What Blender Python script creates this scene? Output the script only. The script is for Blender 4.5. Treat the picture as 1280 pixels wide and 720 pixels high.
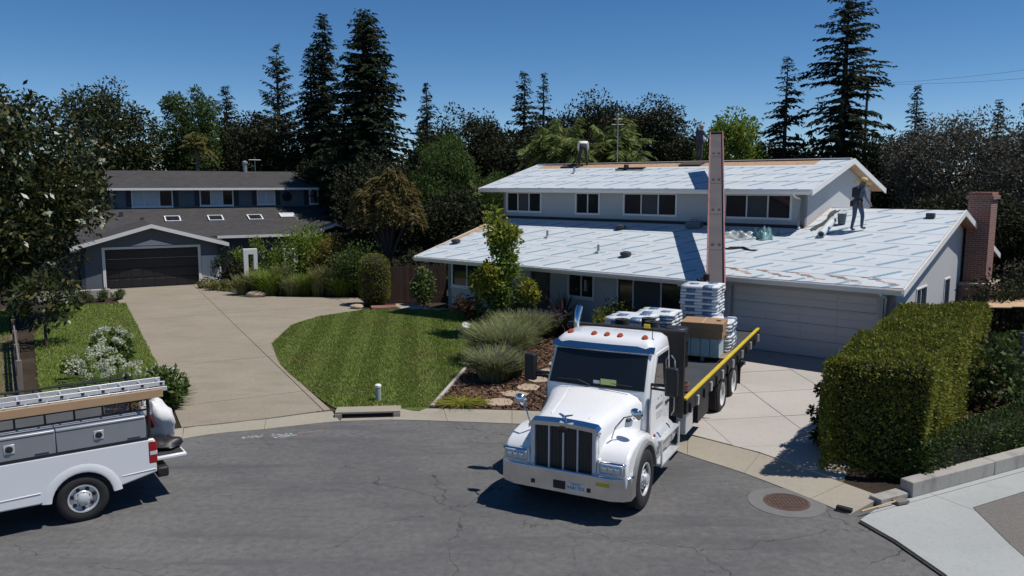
import bpy, math, random
import numpy as np
from mathutils import Vector, Matrix

for o in list(bpy.data.objects):
    bpy.data.objects.remove(o)
S = bpy.context.scene
COL = S.collection
R = math.radians
RND = random.Random(11)

# ------------------------------------------------------------------ camera, sky, sun, exposure
cam_data = bpy.data.cameras.new('camera')
cam = bpy.data.objects.new('camera', cam_data)
COL.objects.link(cam)
cam.location = (0, 0, 5.6)
cam.rotation_euler = (R(90 - 7.52), 0, 0)
cam_data.sensor_width = 36
cam_data.lens = 985 / 1280 * 36
cam_data.clip_end = 3000
S.camera = cam

SUN = Vector((0.49, -0.07, 1.0)).normalized()
world = bpy.data.worlds.new('World')
S.world = world
world.use_nodes = True
wn = world.node_tree.nodes
wl = world.node_tree.links
bgn = wn['Background']
sky = wn.new('ShaderNodeTexSky')
sky.sky_type = 'NISHITA'
sky.sun_disc = False
sky.sun_elevation = math.asin(SUN.z)
sky.sun_rotation = math.atan2(SUN.x, SUN.y)
sky.altitude = 300
sky.air_density = 0.6
sky.dust_density = 0.0
sky.ozone_density = 1.0
hue = wn.new('ShaderNodeHueSaturation')
hue.inputs['Saturation'].default_value = 1.3
wl.new(sky.outputs[0], hue.inputs['Color'])
wl.new(hue.outputs[0], bgn.inputs[0])
bgn.inputs[1].default_value = 0.1

sun_data = bpy.data.lights.new('sun', 'SUN')
sun = bpy.data.objects.new('sun', sun_data)
COL.objects.link(sun)
sun_data.energy = 4.3
sun_data.angle = R(0.53)
sun_data.color = (1.0, 0.955, 0.89)
sun.rotation_euler = SUN.to_track_quat('Z', 'Y').to_euler()
S.view_settings.view_transform = 'Standard'
S.view_settings.look = 'None'
S.view_settings.exposure = 0.0
S.view_settings.gamma = 1.0
S.view_settings.use_curve_mapping = False

# ------------------------------------------------------------------ helpers
def link(o, parent=None):
    COL.objects.link(o)
    if parent is not None:
        o.parent = parent
    return o

def tag(o, label=None, cat=None, group=None, kind=None):
    if label: o['label'] = label
    if cat: o['category'] = cat
    if group: o['group'] = group
    if kind: o['kind'] = kind
    return o

def empty(name, loc=(0, 0, 0), rz=0.0, parent=None):
    o = bpy.data.objects.new(name, None)
    o.location = loc
    o.rotation_euler = (0, 0, rz)
    o.empty_display_size = 0.2
    return link(o, parent)

def copy_tree(o, parent=None):
    c = o.copy()
    COL.objects.link(c)
    c.parent = parent
    for ch in o.children:
        copy_tree(ch, c)
    return c

class MB:
    """collects shapes for one mesh"""
    def __init__(self):
        self.v = []
        self.f = []
    def add(self, vs, fs):
        n = len(self.v)
        self.v += [tuple(p) for p in vs]
        self.f += [tuple(i + n for i in q) for q in fs]
        return self
    def box(self, x0, x1, y0, y1, z0, z1, M=None):
        vs = [(x0, y0, z0), (x1, y0, z0), (x1, y1, z0), (x0, y1, z0), (x0, y0, z1), (x1, y0, z1), (x1, y1, z1), (x0, y1, z1)]
        if M is not None:
            vs = [M @ Vector(p) for p in vs]
        return self.add(vs, [(3, 2, 1, 0), (4, 5, 6, 7), (0, 1, 5, 4), (1, 2, 6, 5), (2, 3, 7, 6), (3, 0, 4, 7)])
    def cbox(self, c, s, rz=0.0, M=None):
        m = Matrix.Translation(c) @ Matrix.Rotation(rz, 4, 'Z')
        if M is not None: m = M @ m
        return self.box(-s[0] / 2, s[0] / 2, -s[1] / 2, s[1] / 2, -s[2] / 2, s[2] / 2, m)
    def hexa(self, bot, top):
        return self.add(list(bot) + list(top), [(3, 2, 1, 0), (4, 5, 6, 7), (0, 1, 5, 4), (1, 2, 6, 5), (2, 3, 7, 6), (3, 0, 4, 7)])
    def prism(self, poly, z0, z1):
        n = len(poly)
        vs = [(p[0], p[1], z0) for p in poly] + [(p[0], p[1], z1) for p in poly]
        fs = [tuple(range(n - 1, -1, -1)), tuple(range(n, 2 * n))] + [(i, (i + 1) % n, n + (i + 1) % n, n + i) for i in range(n)]
        return self.add(vs, fs)
    def extr(self, poly, a, b):
        """poly: list of (p,q); a,b: functions (p,q)->xyz of both end faces"""
        n = len(poly)
        vs = [a(*p) for p in poly] + [b(*p) for p in poly]
        fs = [tuple(range(n - 1, -1, -1)), tuple(range(n, 2 * n))] + [(i, (i + 1) % n, n + (i + 1) % n, n + i) for i in range(n)]
        return self.add(vs, fs)
    def tube(self, pts, r, n=8, cap=True):
        pts = [Vector(p) for p in pts]
        rs = r if isinstance(r, (list, tuple)) else [r] * len(pts)
        vs, fs = [], []
        up = None
        for i, p in enumerate(pts):
            d = (pts[min(i + 1, len(pts) - 1)] - pts[max(i - 1, 0)])
            if d.length < 1e-9: d = Vector((0, 0, 1))
            d.normalize()
            if up is None:
                up = Vector((0, 0, 1)) if abs(d.z) < .9 else Vector((1, 0, 0))
            s = d.cross(up)
            if s.length < 1e-6: s = d.orthogonal()
            s.normalize()
            t = s.cross(d)
            for k in range(n):
                a = 2 * math.pi * k / n
                vs.append(p + (s * math.cos(a) + t * math.sin(a)) * rs[i])
        for i in range(len(pts) - 1):
            for k in range(n):
                a, b = i * n + k, i * n + (k + 1) % n
                fs.append((a, a + n, b + n, b))
        if cap:
            fs.append(tuple(range(n)))
            fs.append(tuple(range(len(pts) * n - 1, (len(pts) - 1) * n - 1, -1)))
        return self.add(vs, fs)
    def lathe(self, prof, n=16, M=None, caps=(True, True)):
        """prof: (r,h) list round local Z"""
        vs, fs = [], []
        for r, h in prof:
            for k in range(n):
                a = 2 * math.pi * k / n
                p = Vector((r * math.cos(a), r * math.sin(a), h))
                vs.append(M @ p if M is not None else p)
        m = len(prof)
        for i in range(m - 1):
            for k in range(n):
                a, b = i * n + k, i * n + (k + 1) % n
                fs.append((a, b, b + n, a + n))
        if caps[0]: fs.append(tuple(range(n - 1, -1, -1)))
        if caps[1]: fs.append(tuple(range((m - 1) * n, m * n)))
        return self.add(vs, fs)
    def loft(self, rings, close=True, caps=True):
        n = len(rings[0])
        vs = [p for r in rings for p in r]
        fs = []
        for i in range(len(rings) - 1):
            for k in range(n if close else n - 1):
                a, b = i * n + k, i * n + (k + 1) % n
                fs.append((a, b, b + n, a + n))
        if caps:
            fs.append(tuple(range(n - 1, -1, -1)))
            fs.append(tuple(range((len(rings) - 1) * n, len(rings) * n)))
        return self.add(vs, fs)
    def quad(self, a, b, c, d):
        return self.add([a, b, c, d], [(0, 1, 2, 3)])
    def mesh(self, name, mat, smooth=False):
        me = bpy.data.meshes.new(name)
        me.from_pydata([tuple(p) for p in self.v], [], self.f)
        me.validate()
        if mat: me.materials.append(mat)
        if smooth:
            me.polygons.foreach_set('use_smooth', [True] * len(me.polygons))
        return me
    def build(self, name, mat, parent=None, bevel=0.0, smooth=False, segs=2, sub=0, fixn=True, angle=35):
        me = self.mesh(name, mat, False)
        if fixn:
            import bmesh
            bm = bmesh.new(); bm.from_mesh(me)
            bmesh.ops.recalc_face_normals(bm, faces=bm.faces)
            bm.to_mesh(me); bm.free()
        if smooth or bevel or sub:
            me.polygons.foreach_set('use_smooth', [True] * len(me.polygons))
            if not sub:
                me.set_sharp_from_angle(angle=R(angle))
        o = link(bpy.data.objects.new(name, me), parent)
        if bevel:
            b = o.modifiers.new('bevel', 'BEVEL'); b.width = bevel; b.segments = segs; b.limit_method = 'ANGLE'; b.angle_limit = R(30)
            b.harden_normals = False
        if sub:
            s = o.modifiers.new('sub', 'SUBSURF'); s.levels = sub; s.render_levels = sub
        return o

def inst(name, me, parent, loc=(0, 0, 0), rot=(0, 0, 0), scale=(1, 1, 1)):
    o = bpy.data.objects.new(name, me)
    o.location = loc; o.rotation_euler = rot; o.scale = scale
    return link(o, parent)

# ------------------------------------------------------------------ materials
MATS = {}
def nn(nt, t, **kw):
    n = nt.nodes.new(t)
    for k, v in kw.items(): setattr(n, k, v)
    return n

def mth(nt, op, a, b=None, c=None, clamp=False):
    n = nt.nodes.new('ShaderNodeMath'); n.operation = op; n.use_clamp = clamp
    for i, x in enumerate((a, b, c)):
        if x is None: continue
        if isinstance(x, (int, float)): n.inputs[i].default_value = x
        else: nt.links.new(x, n.inputs[i])
    return n.outputs[0]

def mixc(nt, f, a, b, mode='MIX'):
    n = nt.nodes.new('ShaderNodeMix'); n.data_type = 'RGBA'; n.blend_type = mode
    for i, x in ((0, f), (6, a), (7, b)):
        if isinstance(x, (int, float)): n.inputs[i].default_value = x
        elif isinstance(x, (tuple, list)): n.inputs[i].default_value = (*x[:3], 1)
        else: nt.links.new(x, n.inputs[i])
    return n.outputs[2]

def noise(nt, vec, scale, detail=4, rough=.55, out=0):
    n = nt.nodes.new('ShaderNodeTexNoise')
    n.inputs['Scale'].default_value = scale; n.inputs['Detail'].default_value = detail; n.inputs['Roughness'].default_value = rough
    if vec is not None: nt.links.new(vec, n.inputs['Vector'])
    return n.outputs[out]

def ramp(nt, f, stops):
    n = nt.nodes.new('ShaderNodeValToRGB')
    cr = n.color_ramp
    while len(cr.elements) < len(stops): cr.elements.new(0.5)
    for e, (p, c) in zip(cr.elements, stops):
        e.position = p
        e.color = (c, c, c, 1) if isinstance(c, (int, float)) else (*c[:3], 1)
    nt.links.new(f, n.inputs[0])
    return n.outputs[0]

def base(name):
    m = bpy.data.materials.new(name); m.use_nodes = True
    nt = m.node_tree; p = nt.nodes['Principled BSDF']
    tc = nt.nodes.new('ShaderNodeTexCoord')
    return m, nt, p, tc.outputs['Object']

def bump(nt, p, h, strength, dist=.01):
    b = nt.nodes.new('ShaderNodeBump'); b.inputs['Strength'].default_value = strength; b.inputs['Distance'].default_value = dist
    nt.links.new(h, b.inputs['Height']); nt.links.new(b.outputs[0], p.inputs['Normal'])

def mat(name, col, rough=.6, metal=0.0, var=.12, scale=3.0, bmp=0.0, bscale=40, spec=.5, coat=0.0, orand=0.0, fine=.06):
    if name in MATS: return MATS[name]
    m, nt, p, oc = base(name)
    n1 = noise(nt, oc, scale, 5)
    n2 = noise(nt, oc, scale * 14, 3)
    f = mth(nt, 'ADD', mth(nt, 'MULTIPLY', mth(nt, 'SUBTRACT', n1, .5), 2 * var), mth(nt, 'MULTIPLY', mth(nt, 'SUBTRACT', n2, .5), 2 * fine))
    if orand:
        oi = nt.nodes.new('ShaderNodeObjectInfo')
        f = mth(nt, 'ADD', f, mth(nt, 'MULTIPLY', mth(nt, 'SUBTRACT', oi.outputs['Random'], .5), 2 * orand))
    f = mth(nt, 'ADD', f, 1.0)
    v = nt.nodes.new('ShaderNodeVectorMath'); v.operation = 'SCALE'; v.inputs[0].default_value = col[:3]
    nt.links.new(f, v.inputs['Scale'])
    nt.links.new(v.outputs[0], p.inputs['Base Color'])
    p.inputs['Roughness'].default_value = rough
    p.inputs['Metallic'].default_value = metal
    p.inputs['Specular IOR Level'].default_value = spec
    if coat:
        p.inputs['Coat Weight'].default_value = coat; p.inputs['Coat Roughness'].default_value = .06
    if rough > .05 and metal < .5:
        nt.links.new(mth(nt, 'ADD', rough, mth(nt, 'MULTIPLY', mth(nt, 'SUBTRACT', n1, .5), .25), clamp=True), p.inputs['Roughness'])
    if bmp:
        bump(nt, p, noise(nt, oc, bscale, 4), bmp)
    MATS[name] = m
    return m

def leafmat(name, c1, c2, trans=.28, rough=.55, spec=.35, c3=None):
    spec *= .45
    if name in MATS: return MATS[name]
    m, nt, p, oc = base(name)
    g = nt.nodes.new('ShaderNodeNewGeometry')
    st = [(0, c1), (.62, c2), (1, c3 or c2)]
    col = ramp(nt, g.outputs['Random Per Island'], st)
    n = noise(nt, oc, .7, 3)
    col2 = mixc(nt, mth(nt, 'MULTIPLY', mth(nt, 'SUBTRACT', n, .4), 1.2, clamp=True), col, tuple(x * .72 for x in c1))
    nt.links.new(col2, p.inputs['Base Color'])
    p.inputs['Roughness'].default_value = rough; p.inputs['Specular IOR Level'].default_value = spec
    t = nt.nodes.new('ShaderNodeBsdfTranslucent')
    hs = nt.nodes.new('ShaderNodeHueSaturation'); hs.inputs['Value'].default_value = 1.25; hs.inputs['Saturation'].default_value = 1.1
    nt.links.new(col2, hs.inputs['Color']); nt.links.new(hs.outputs[0], t.inputs[0])
    mx = nt.nodes.new('ShaderNodeMixShader'); mx.inputs[0].default_value = trans
    nt.links.new(p.outputs[0], mx.inputs[1]); nt.links.new(t.outputs[0], mx.inputs[2])
    out = nt.nodes['Material Output']; nt.links.new(mx.outputs[0], out.inputs[0])
    MATS[name] = m
    return m

def glassmat(name, tint=(.02, .025, .03), rough=.04):
    if name in MATS: return MATS[name]
    m, nt, p, oc = base(name)
    n = noise(nt, oc, .6, 2)
    nt.links.new(mixc(nt, n, tint, tuple(x * 2.2 for x in tint)), p.inputs['Base Color'])
    p.inputs['Roughness'].default_value = rough
    p.inputs['Specular IOR Level'].default_value = .6
    MATS[name] = m
    return m

def clip_cell(poly, cell):
    """Sutherland-Hodgman: poly clipped by a convex ccw cell"""
    out = list(poly)
    n = len(cell)
    for i in range(n):
        a, b = cell[i], cell[(i + 1) % n]
        inp, out = out, []
        if not inp: break
        side = lambda p: (b[0] - a[0]) * (p[1] - a[1]) - (b[1] - a[1]) * (p[0] - a[0])
        for j in range(len(inp)):
            p, q = inp[j - 1], inp[j]
            sp, sq = side(p), side(q)
            if sq >= 0:
                if sp < 0:
                    t = sp / (sp - sq); out.append((p[0] + (q[0] - p[0]) * t, p[1] + (q[1] - p[1]) * t))
                out.append(q)
            elif sp >= 0:
                t = sp / (sp - sq); out.append((p[0] + (q[0] - p[0]) * t, p[1] + (q[1] - p[1]) * t))
    return out

def area(p):
    return .5 * sum(p[i - 1][0] * p[i][1] - p[i][0] * p[i - 1][1] for i in range(len(p)))

def inside(pt, poly):
    x, y = pt; c = False
    for i in range(len(poly)):
        (x0, y0), (x1, y1) = poly[i - 1], poly[i]
        if (y0 > y) != (y1 > y) and x < (x1 - x0) * (y - y0) / (y1 - y0) + x0: c = not c
    return c

def smooth_line(pts, k=4):
    """Catmull-Rom through pts"""
    out = []
    for i in range(len(pts) - 1):
        p0, p1, p2, p3 = pts[max(i - 1, 0)], pts[i], pts[i + 1], pts[min(i + 2, len(pts) - 1)]
        for j in range(k):
            t = j / k
            out.append(tuple(.5 * (2 * p1[a] + (p2[a] - p0[a]) * t + (2 * p0[a] - 5 * p1[a] + 4 * p2[a] - p3[a]) * t * t + (3 * p1[a] - p0[a] - 3 * p2[a] + p3[a]) * t ** 3) for a in range(len(p1))))
    out.append(tuple(pts[-1]))
    return out

def ccw(p): return p if area(p) > 0 else p[::-1]

def slabs(poly, rot, sx, sy, z0, z1, gap, m, parent, name='slab', off=(0, 0), hz=None):
    """cuts a paved area into separate slabs with open joints between them"""
    poly = ccw(poly)
    ca, sa = math.cos(rot), math.sin(rot)
    loc = [(p[0] * ca + p[1] * sa, -p[0] * sa + p[1] * ca) for p in poly]
    x0, x1 = min(p[0] for p in loc), max(p[0] for p in loc); y0, y1 = min(p[1] for p in loc), max(p[1] for p in loc)
    for i in range(int((x0 - off[0]) // sx), int((x1 - off[0]) // sx) + 1):
        for j in range(int((y0 - off[1]) // sy), int((y1 - off[1]) // sy) + 1):
            a, b = off[0] + i * sx + gap / 2, off[0] + (i + 1) * sx - gap / 2
            c, d = off[1] + j * sy + gap / 2, off[1] + (j + 1) * sy - gap / 2
            q = clip_cell(loc, [(a, c), (b, c), (b, d), (a, d)])
            if len(q) < 3 or abs(area(q)) < .05: continue
            w = [(x * ca - y * sa, x * sa + y * ca) for x, y in q]
            dz = RND.uniform(-.004, .004)
            if hz:
                k = len(w); mb = MB().prism(w, z0, z1 + dz)
                mb.v = [(p[0], p[1], p[2] + hz(p[0], p[1])) for p in mb.v]
            else: mb = MB().prism(w, z0, z1 + dz)
            mb.build(name, m, parent, fixn=True)

def rise(x, y):
    """the front garden climbs a little towards the right-hand house"""
    v = (x - 10.47) * .644 + (y - 20.94) * .765
    t = min(max((v + 6.2) / 6.6, 0), 1)
    return .27 * t * min(max((x + 8) / 6, 0), 1)

def sheet_on(name, poly, z, hz, m, cell=.9, thick=.0):
    """ground sheet that follows the rise of the garden"""
    poly = ccw(poly); x0, x1 = min(p[0] for p in poly), max(p[0] for p in poly); y0, y1 = min(p[1] for p in poly), max(p[1] for p in poly)
    mb = MB(); i = 0
    for i in range(int((x1 - x0) / cell) + 1):
        for j in range(int((y1 - y0) / cell) + 1):
            a, c = x0 + i * cell, y0 + j * cell
            q = clip_cell(poly, [(a, c), (a + cell, c), (a + cell, c + cell), (a, c + cell)])
            if len(q) > 2 and abs(area(q)) > 1e-4: mb.add([(p[0], p[1], z + hz(*p)) for p in q], [tuple(range(len(q)))])
    if thick:
        n_ = len(poly)
        for i in range(n_):
            p, q = poly[i], poly[(i + 1) % n_]
            mb.quad((p[0], p[1], z - thick), (q[0], q[1], z - thick), (q[0], q[1], z + hz(*q)), (p[0], p[1], z + hz(*p)))
    return tag(mb.build(name, m, fixn=False), kind='structure')
# ------------------------------------------------------------------ ground materials
def asphalt():
    m, nt, p, oc = base('asphalt')
    n1 = noise(nt, oc, .22, 5, .6); n2 = noise(nt, oc, 1.3, 5, .6); n3 = noise(nt, oc, 55, 3, .7); n4 = noise(nt, oc, 190, 2, .8)
    c = ramp(nt, n1, [(.3, (.088, .087, .091)), (.5, (.128, .126, .126)), (.72, (.172, .167, .160))])
    c = mixc(nt, mth(nt, 'MULTIPLY', mth(nt, 'SUBTRACT', n2, .45), 1.6, clamp=True), c, (.165, .158, .15))
    c = mixc(nt, mth(nt, 'MULTIPLY', mth(nt, 'ABSOLUTE', mth(nt, 'SUBTRACT', n3, .5)), 1.8, clamp=True), c, (.045, .045, .046))
    c = mixc(nt, mth(nt, 'MULTIPLY', mth(nt, 'GREATER_THAN', n4, .62), .6), c, (.34, .33, .32))
    n5 = noise(nt, oc, 7, 6, .75)
    c = mixc(nt, mth(nt, 'MULTIPLY', mth(nt, 'SUBTRACT', n5, .47), 3.0, clamp=True), c, (.075, .074, .076))
    c = mixc(nt, mth(nt, 'MULTIPLY', mth(nt, 'SUBTRACT', .45, n5), 3.0, clamp=True), c, (.20, .195, .19))
    # seal streaks
    mp = nn(nt, 'ShaderNodeMapping'); mp.inputs['Scale'].default_value = (.35, 2.2, 1); mp.inputs['Rotation'].default_value = (0, 0, .5)
    nt.links.new(oc, mp.inputs[0])
    st = noise(nt, mp.outputs[0], .7, 6, .65)
    c = mixc(nt, mth(nt, 'MULTIPLY', mth(nt, 'SUBTRACT', st, .5), 3.4, clamp=True), c, (.078, .079, .084))
    # cracks: warped voronoi edges, only where a mask lets them through
    w = noise(nt, oc, .8, 4, .6, out=1)
    wv = nn(nt, 'ShaderNodeVectorMath', operation='MULTIPLY_ADD'); wv.inputs[1].default_value = (1.3, 1.3, 0)
    nt.links.new(w, wv.inputs[0]); nt.links.new(oc, wv.inputs[2])
    def crack(scale, width, lo, seed):
        v = nn(nt, 'ShaderNodeTexVoronoi', feature='DISTANCE_TO_EDGE'); v.inputs['Scale'].default_value = scale
        nt.links.new(wv.outputs[0], v.inputs['Vector'])
        k = mth(nt, 'LESS_THAN', v.outputs['Distance'], width)
        mpp = nn(nt, 'ShaderNodeMapping'); mpp.inputs['Location'].default_value = (seed, seed * 2, 0); nt.links.new(oc, mpp.inputs[0])
        return mth(nt, 'MULTIPLY', k, mth(nt, 'GREATER_THAN', noise(nt, mpp.outputs[0], .25, 3), lo))
    k = mth(nt, 'MAXIMUM', crack(.22, .0017, .45, 3.0), mth(nt, 'MULTIPLY', crack(.62, .0028, .5, 9.0), .6))
    c = mixc(nt, mth(nt, 'MULTIPLY', k, .6), c, (.028, .027, .027))
    nt.links.new(c, p.inputs['Base Color'])
    p.inputs['Roughness'].default_value = .9; p.inputs['Specular IOR Level'].default_value = .25
    bump(nt, p, mth(nt, 'SUBTRACT', n3, mth(nt, 'MULTIPLY', k, .8)), .5, .008)
    return m

def concrete(name, col, stain=.35, peb=0.0, streak=(1, 1, 1)):
    m, nt, p, oc = base(name)
    n1 = noise(nt, oc, .55, 5, .62); n2 = noise(nt, oc, 4, 5, .6); n3 = noise(nt, oc, 80, 3, .7)
    mp = nn(nt, 'ShaderNodeMapping'); mp.inputs['Scale'].default_value = streak; nt.links.new(oc, mp.inputs[0])
    n4 = noise(nt, mp.outputs[0], 1.1, 6, .65)
    oi = nt.nodes.new('ShaderNodeObjectInfo')
    d = tuple(x * .62 for x in col); l = tuple(min(x * 1.14, 1) for x in col)
    c = ramp(nt, n1, [(.25, tuple(x * .86 for x in col)), (.5, col), (.75, l)])
    c = mixc(nt, mth(nt, 'MULTIPLY', mth(nt, 'SUBTRACT', n4, .5), stain * 3.2, clamp=True), c, d)
    c = mixc(nt, mth(nt, 'MULTIPLY', mth(nt, 'SUBTRACT', n2, .55), 1.2, clamp=True), c, tuple(x * .8 for x in col))
    c = mixc(nt, mth(nt, 'MULTIPLY', oi.outputs['Random'], .16), c, tuple(x * .7 for x in col))
    n6 = noise(nt, oc, 14, 5, .75)
    c = mixc(nt, mth(nt, 'MULTIPLY', mth(nt, 'SUBTRACT', n6, .5), 2.2, clamp=True), c, tuple(x * .66 for x in col))
    if peb:
        v = nn(nt, 'ShaderNodeTexVoronoi'); v.inputs['Scale'].default_value = 42; nt.links.new(oc, v.inputs['Vector'])
        c = mixc(nt, mth(nt, 'MULTIPLY', v.outputs['Distance'], peb, clamp=True), c, tuple(x * .45 for x in col))
        c = mixc(nt, peb * .3, c, mixc(nt, .5, v.outputs['Color'], col), 'MULTIPLY')
    else:
        c = mixc(nt, mth(nt, 'MULTIPLY', mth(nt, 'GREATER_THAN', n3, .66), .3), c, d)
    nt.links.new(c, p.inputs['Base Color'])
    p.inputs['Roughness'].default_value = .88; p.inputs['Specular IOR Level'].default_value = .25
    bump(nt, p, n3, .35, .006)
    return m

def groundmat(name, c1, c2, c3, s=1.2):
    m, nt, p, oc = base(name)
    n1 = noise(nt, oc, s, 6, .65); n2 = noise(nt, oc, s * 22, 4, .7)
    c = ramp(nt, n1, [(.3, c1), (.52, c2), (.72, c3)])
    c = mixc(nt, mth(nt, 'MULTIPLY', mth(nt, 'SUBTRACT', n2, .45), 2, clamp=True), c, tuple(x * .4 for x in c1))
    nt.links.new(c, p.inputs['Base Color']); p.inputs['Roughness'].default_value = .95; p.inputs['Specular IOR Level'].default_value = .15
    bump(nt, p, n2, .8, .02)
    return m

M_ASPH = asphalt()
M_CONC = concrete('concrete_light', (.45, .42, .39), .30)
M_AGG = concrete('aggregate_drive', (.43, .375, .295), .8, peb=.75, streak=(.6, 2.0, 1))
M_KERB = concrete('kerb_concrete', (.345, .31, .25), .45)
M_WALK = concrete('sidewalk_concrete', (.38, .395, .385), .55)
M_PEB = concrete('pebble_panel', (.27, .25, .23), .3, peb=.9)
M_STONE = concrete('flagstone', (.42, .33, .24), .4)
M_OLDC = concrete('weathered_wall_concrete', (.36, .34, .31), 1.6, streak=(2.5, 2.5, .8))
M_SOIL = groundmat('soil', (.028, .022, .016), (.05, .038, .026), (.075, .058, .038), .6)
M_MULCH = groundmat('bark_mulch', (.08, .045, .03), (.14, .085, .058), (.20, .13, .095), 2.2)
M_DIRT = groundmat('dry_dirt', (.12, .09, .06), (.17, .13, .09), (.22, .17, .12), 2.0)

def flat(name, poly, z, m, kind='structure', thick=0.0):
    b = MB()
    if thick: b.prism(ccw(poly), z - thick, z)
    else:
        poly = ccw(poly); b.add([(x, y, z) for x, y in poly], [tuple(range(len(poly)))])
    o = b.build(name, m, fixn=bool(thick)); return tag(o, kind=kind)

flat('ground', [(-1500, -1500), (1500, -1500), (1500, 1500), (-1500, 1500)], -.06, M_SOIL)
flat('road', [(-60, -40), (14, -40), (14, 19.2), (-60, 19.2)], 0, M_ASPH)
KE = smooth_line([(-12.9, 3), (-12.0, 9.6), (-10.0, 14.2), (-7.3, 16.85), (-5.7, 17.54), (-4.09, 18.16), (-2.87, 18.28), (-1.52, 18.16), (0, 17.97), (1.12, 17.8), (2.3, 17.35), (3.1, 16.7), (3.65, 15.82), (4.53, 14.76), (5.35, 13.5), (5.75, 12.8)], 4)
KB = smooth_line([(-13.5, 3), (-12.6, 9.9), (-10.5, 14.7), (-7.44, 17.3), (-5.79, 18.0), (-4.39, 18.68), (-2.95, 18.82), (-1.7, 18.82), (0, 18.68), (1.16, 18.5), (2.3, 18.05), (3.2, 17.4), (3.89, 16.82), (5.1, 15.62), (6.15, 14.0), (6.55, 13.35)], 4)
yard = KB + [(7.05, 13.45), (10.15, 15.02), (30, 25.5), (140, 60), (160, 160), (-160, 160), (-160, 3)]
flat('yard', yard, .095, M_SOIL, thick=.14)

kerb = tag(empty('kerb'), kind='structure')
n = len(KE)
i = 0
while i < n - 1:
    j = min(i + 4, n - 1)
    apron = (12 <= i < 20) or i >= 46
    top = .108 if apron else .125
    rings = []
    for k in range(i, j + 1):
        a, b = Vector((*KE[k], 0)), Vector((*KB[k], 0))
        e = .005 if k == i else (-.005 if k == j else 0)
        t = (Vector((*KE[min(k + 1, n - 1)], 0)) - Vector((*KE[max(k - 1, 0)], 0))).normalized() * e
        if apron: prof = [(0, -.03), (0, .014), (.5, .058), (1, top), (1, -.03)]
        else: prof = [(0, -.03), (0, .012), (.38, .022), (.58, .10), (.7, top), (1, top), (1, -.03)]
        rings.append([a.lerp(b, f) + t + Vector((0, 0, z)) for f, z in prof])
    if i != 20:
        MB().loft(rings).build('kerb_section', M_KERB, kerb, smooth=True, angle=50)
    i = j

DRIVE_A = [(-21.3, 41.2), (-18.06, 35.9), (-11.72, 24.6), (-8.9, 19.9), (-7.5, 17.32), (-5.79, 18.02), (-4.45, 18.75), (-5.91, 21.42), (-7.12, 23.7), (-8.29, 26.74), (-8.6, 30.3), (-8.0, 32.4), (-6.6, 33.7), (-6.75, 36.0), (-7.5, 37.9), (-10.2, 38.0), (-13.03, 38.6), (-15.7, 41.0), (-16.6, 43.5)]
da = flat('driveway_base', DRIVE_A, .1, M_DIRT)
slabs(DRIVE_A, R(28), 5.4, 4.8, .09, .125, .022, M_AGG, da, off=(4.7, 35.1))
DRIVE_B = [(2.75, 18.0), (3.25, 17.45), (3.9, 16.85), (5.1, 15.65), (6.15, 14.03), (6.45, 14.6), (11.4, 21.2), (10.7, 21.9), (6.5, 25.42), (6.0, 25.0)]
db = sheet_on('concrete_driveway', DRIVE_B, .1, rise, M_DIRT)
slabs(DRIVE_B, R(5), 1.9, 1.9, .09, .125, .018, M_CONC, db, off=(.35, .3), hz=rise)
WALK = [(5.77, 12.5), (6.6, 13.25), (7.1, 13.4), (10.15, 14.97), (26, 23.2), (26, -20), (6.9, -20), (6.25, 8), (6.18, 10.67), (6.0, 11.75)]
wk = flat('sidewalk', WALK, .03, M_DIRT)
WALK_C = [(5.8, 12.5), (6.6, 13.25), (7.1, 13.4), (10.15, 14.97), (26, 23.2), (26, 22.4), (10.5, 14.35), (7.95, 13.0), (7.72, 11.6), (7.0, 5), (6.9, -20), (6.28, 8), (6.21, 10.67), (6.03, 11.75)]
slabs(WALK_C, R(27), 7.5, 5.2, .02, .062, .01, M_WALK, wk, off=(5.4, 3.4))
flat('pebble_paving', [(7.97, 12.99), (10.5, 14.33), (26, 22.38), (26, -20), (6.92, -20), (7.02, 5), (7.74, 11.6)], .054, M_PEB)

BED = [(-1.96, 18.92), (-.5, 18.82), (1.2, 18.62), (2.7, 18.1), (5.95, 25.0), (6.4, 25.5), (-3.2, 33.6), (-2.5, 32.9), (-1.65, 32), (-1.23, 29.8), (-1.36, 22.95)]
sheet_on('mulch_bed', BED, .118, rise, M_MULCH, thick=.1)

def lawnmat():
    m, nt, p, oc = base('lawn_turf')
    n1 = noise(nt, oc, .9, 5, .6); n2 = noise(nt, oc, 30, 3, .7)
    c = ramp(nt, n1, [(.3, (.09, .135, .03)), (.55, (.135, .18, .042)), (.75, (.22, .21, .08))])
    c = mixc(nt, mth(nt, 'MULTIPLY', n2, .5), c, (.02, .03, .01))
    nt.links.new(c, p.inputs['Base Color']); p.inputs['Roughness'].default_value = .95; p.inputs['Specular IOR Level'].default_value = .1
    bump(nt, p, n2, .8, .03)
    return m
M_LAWN = lawnmat()

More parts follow.
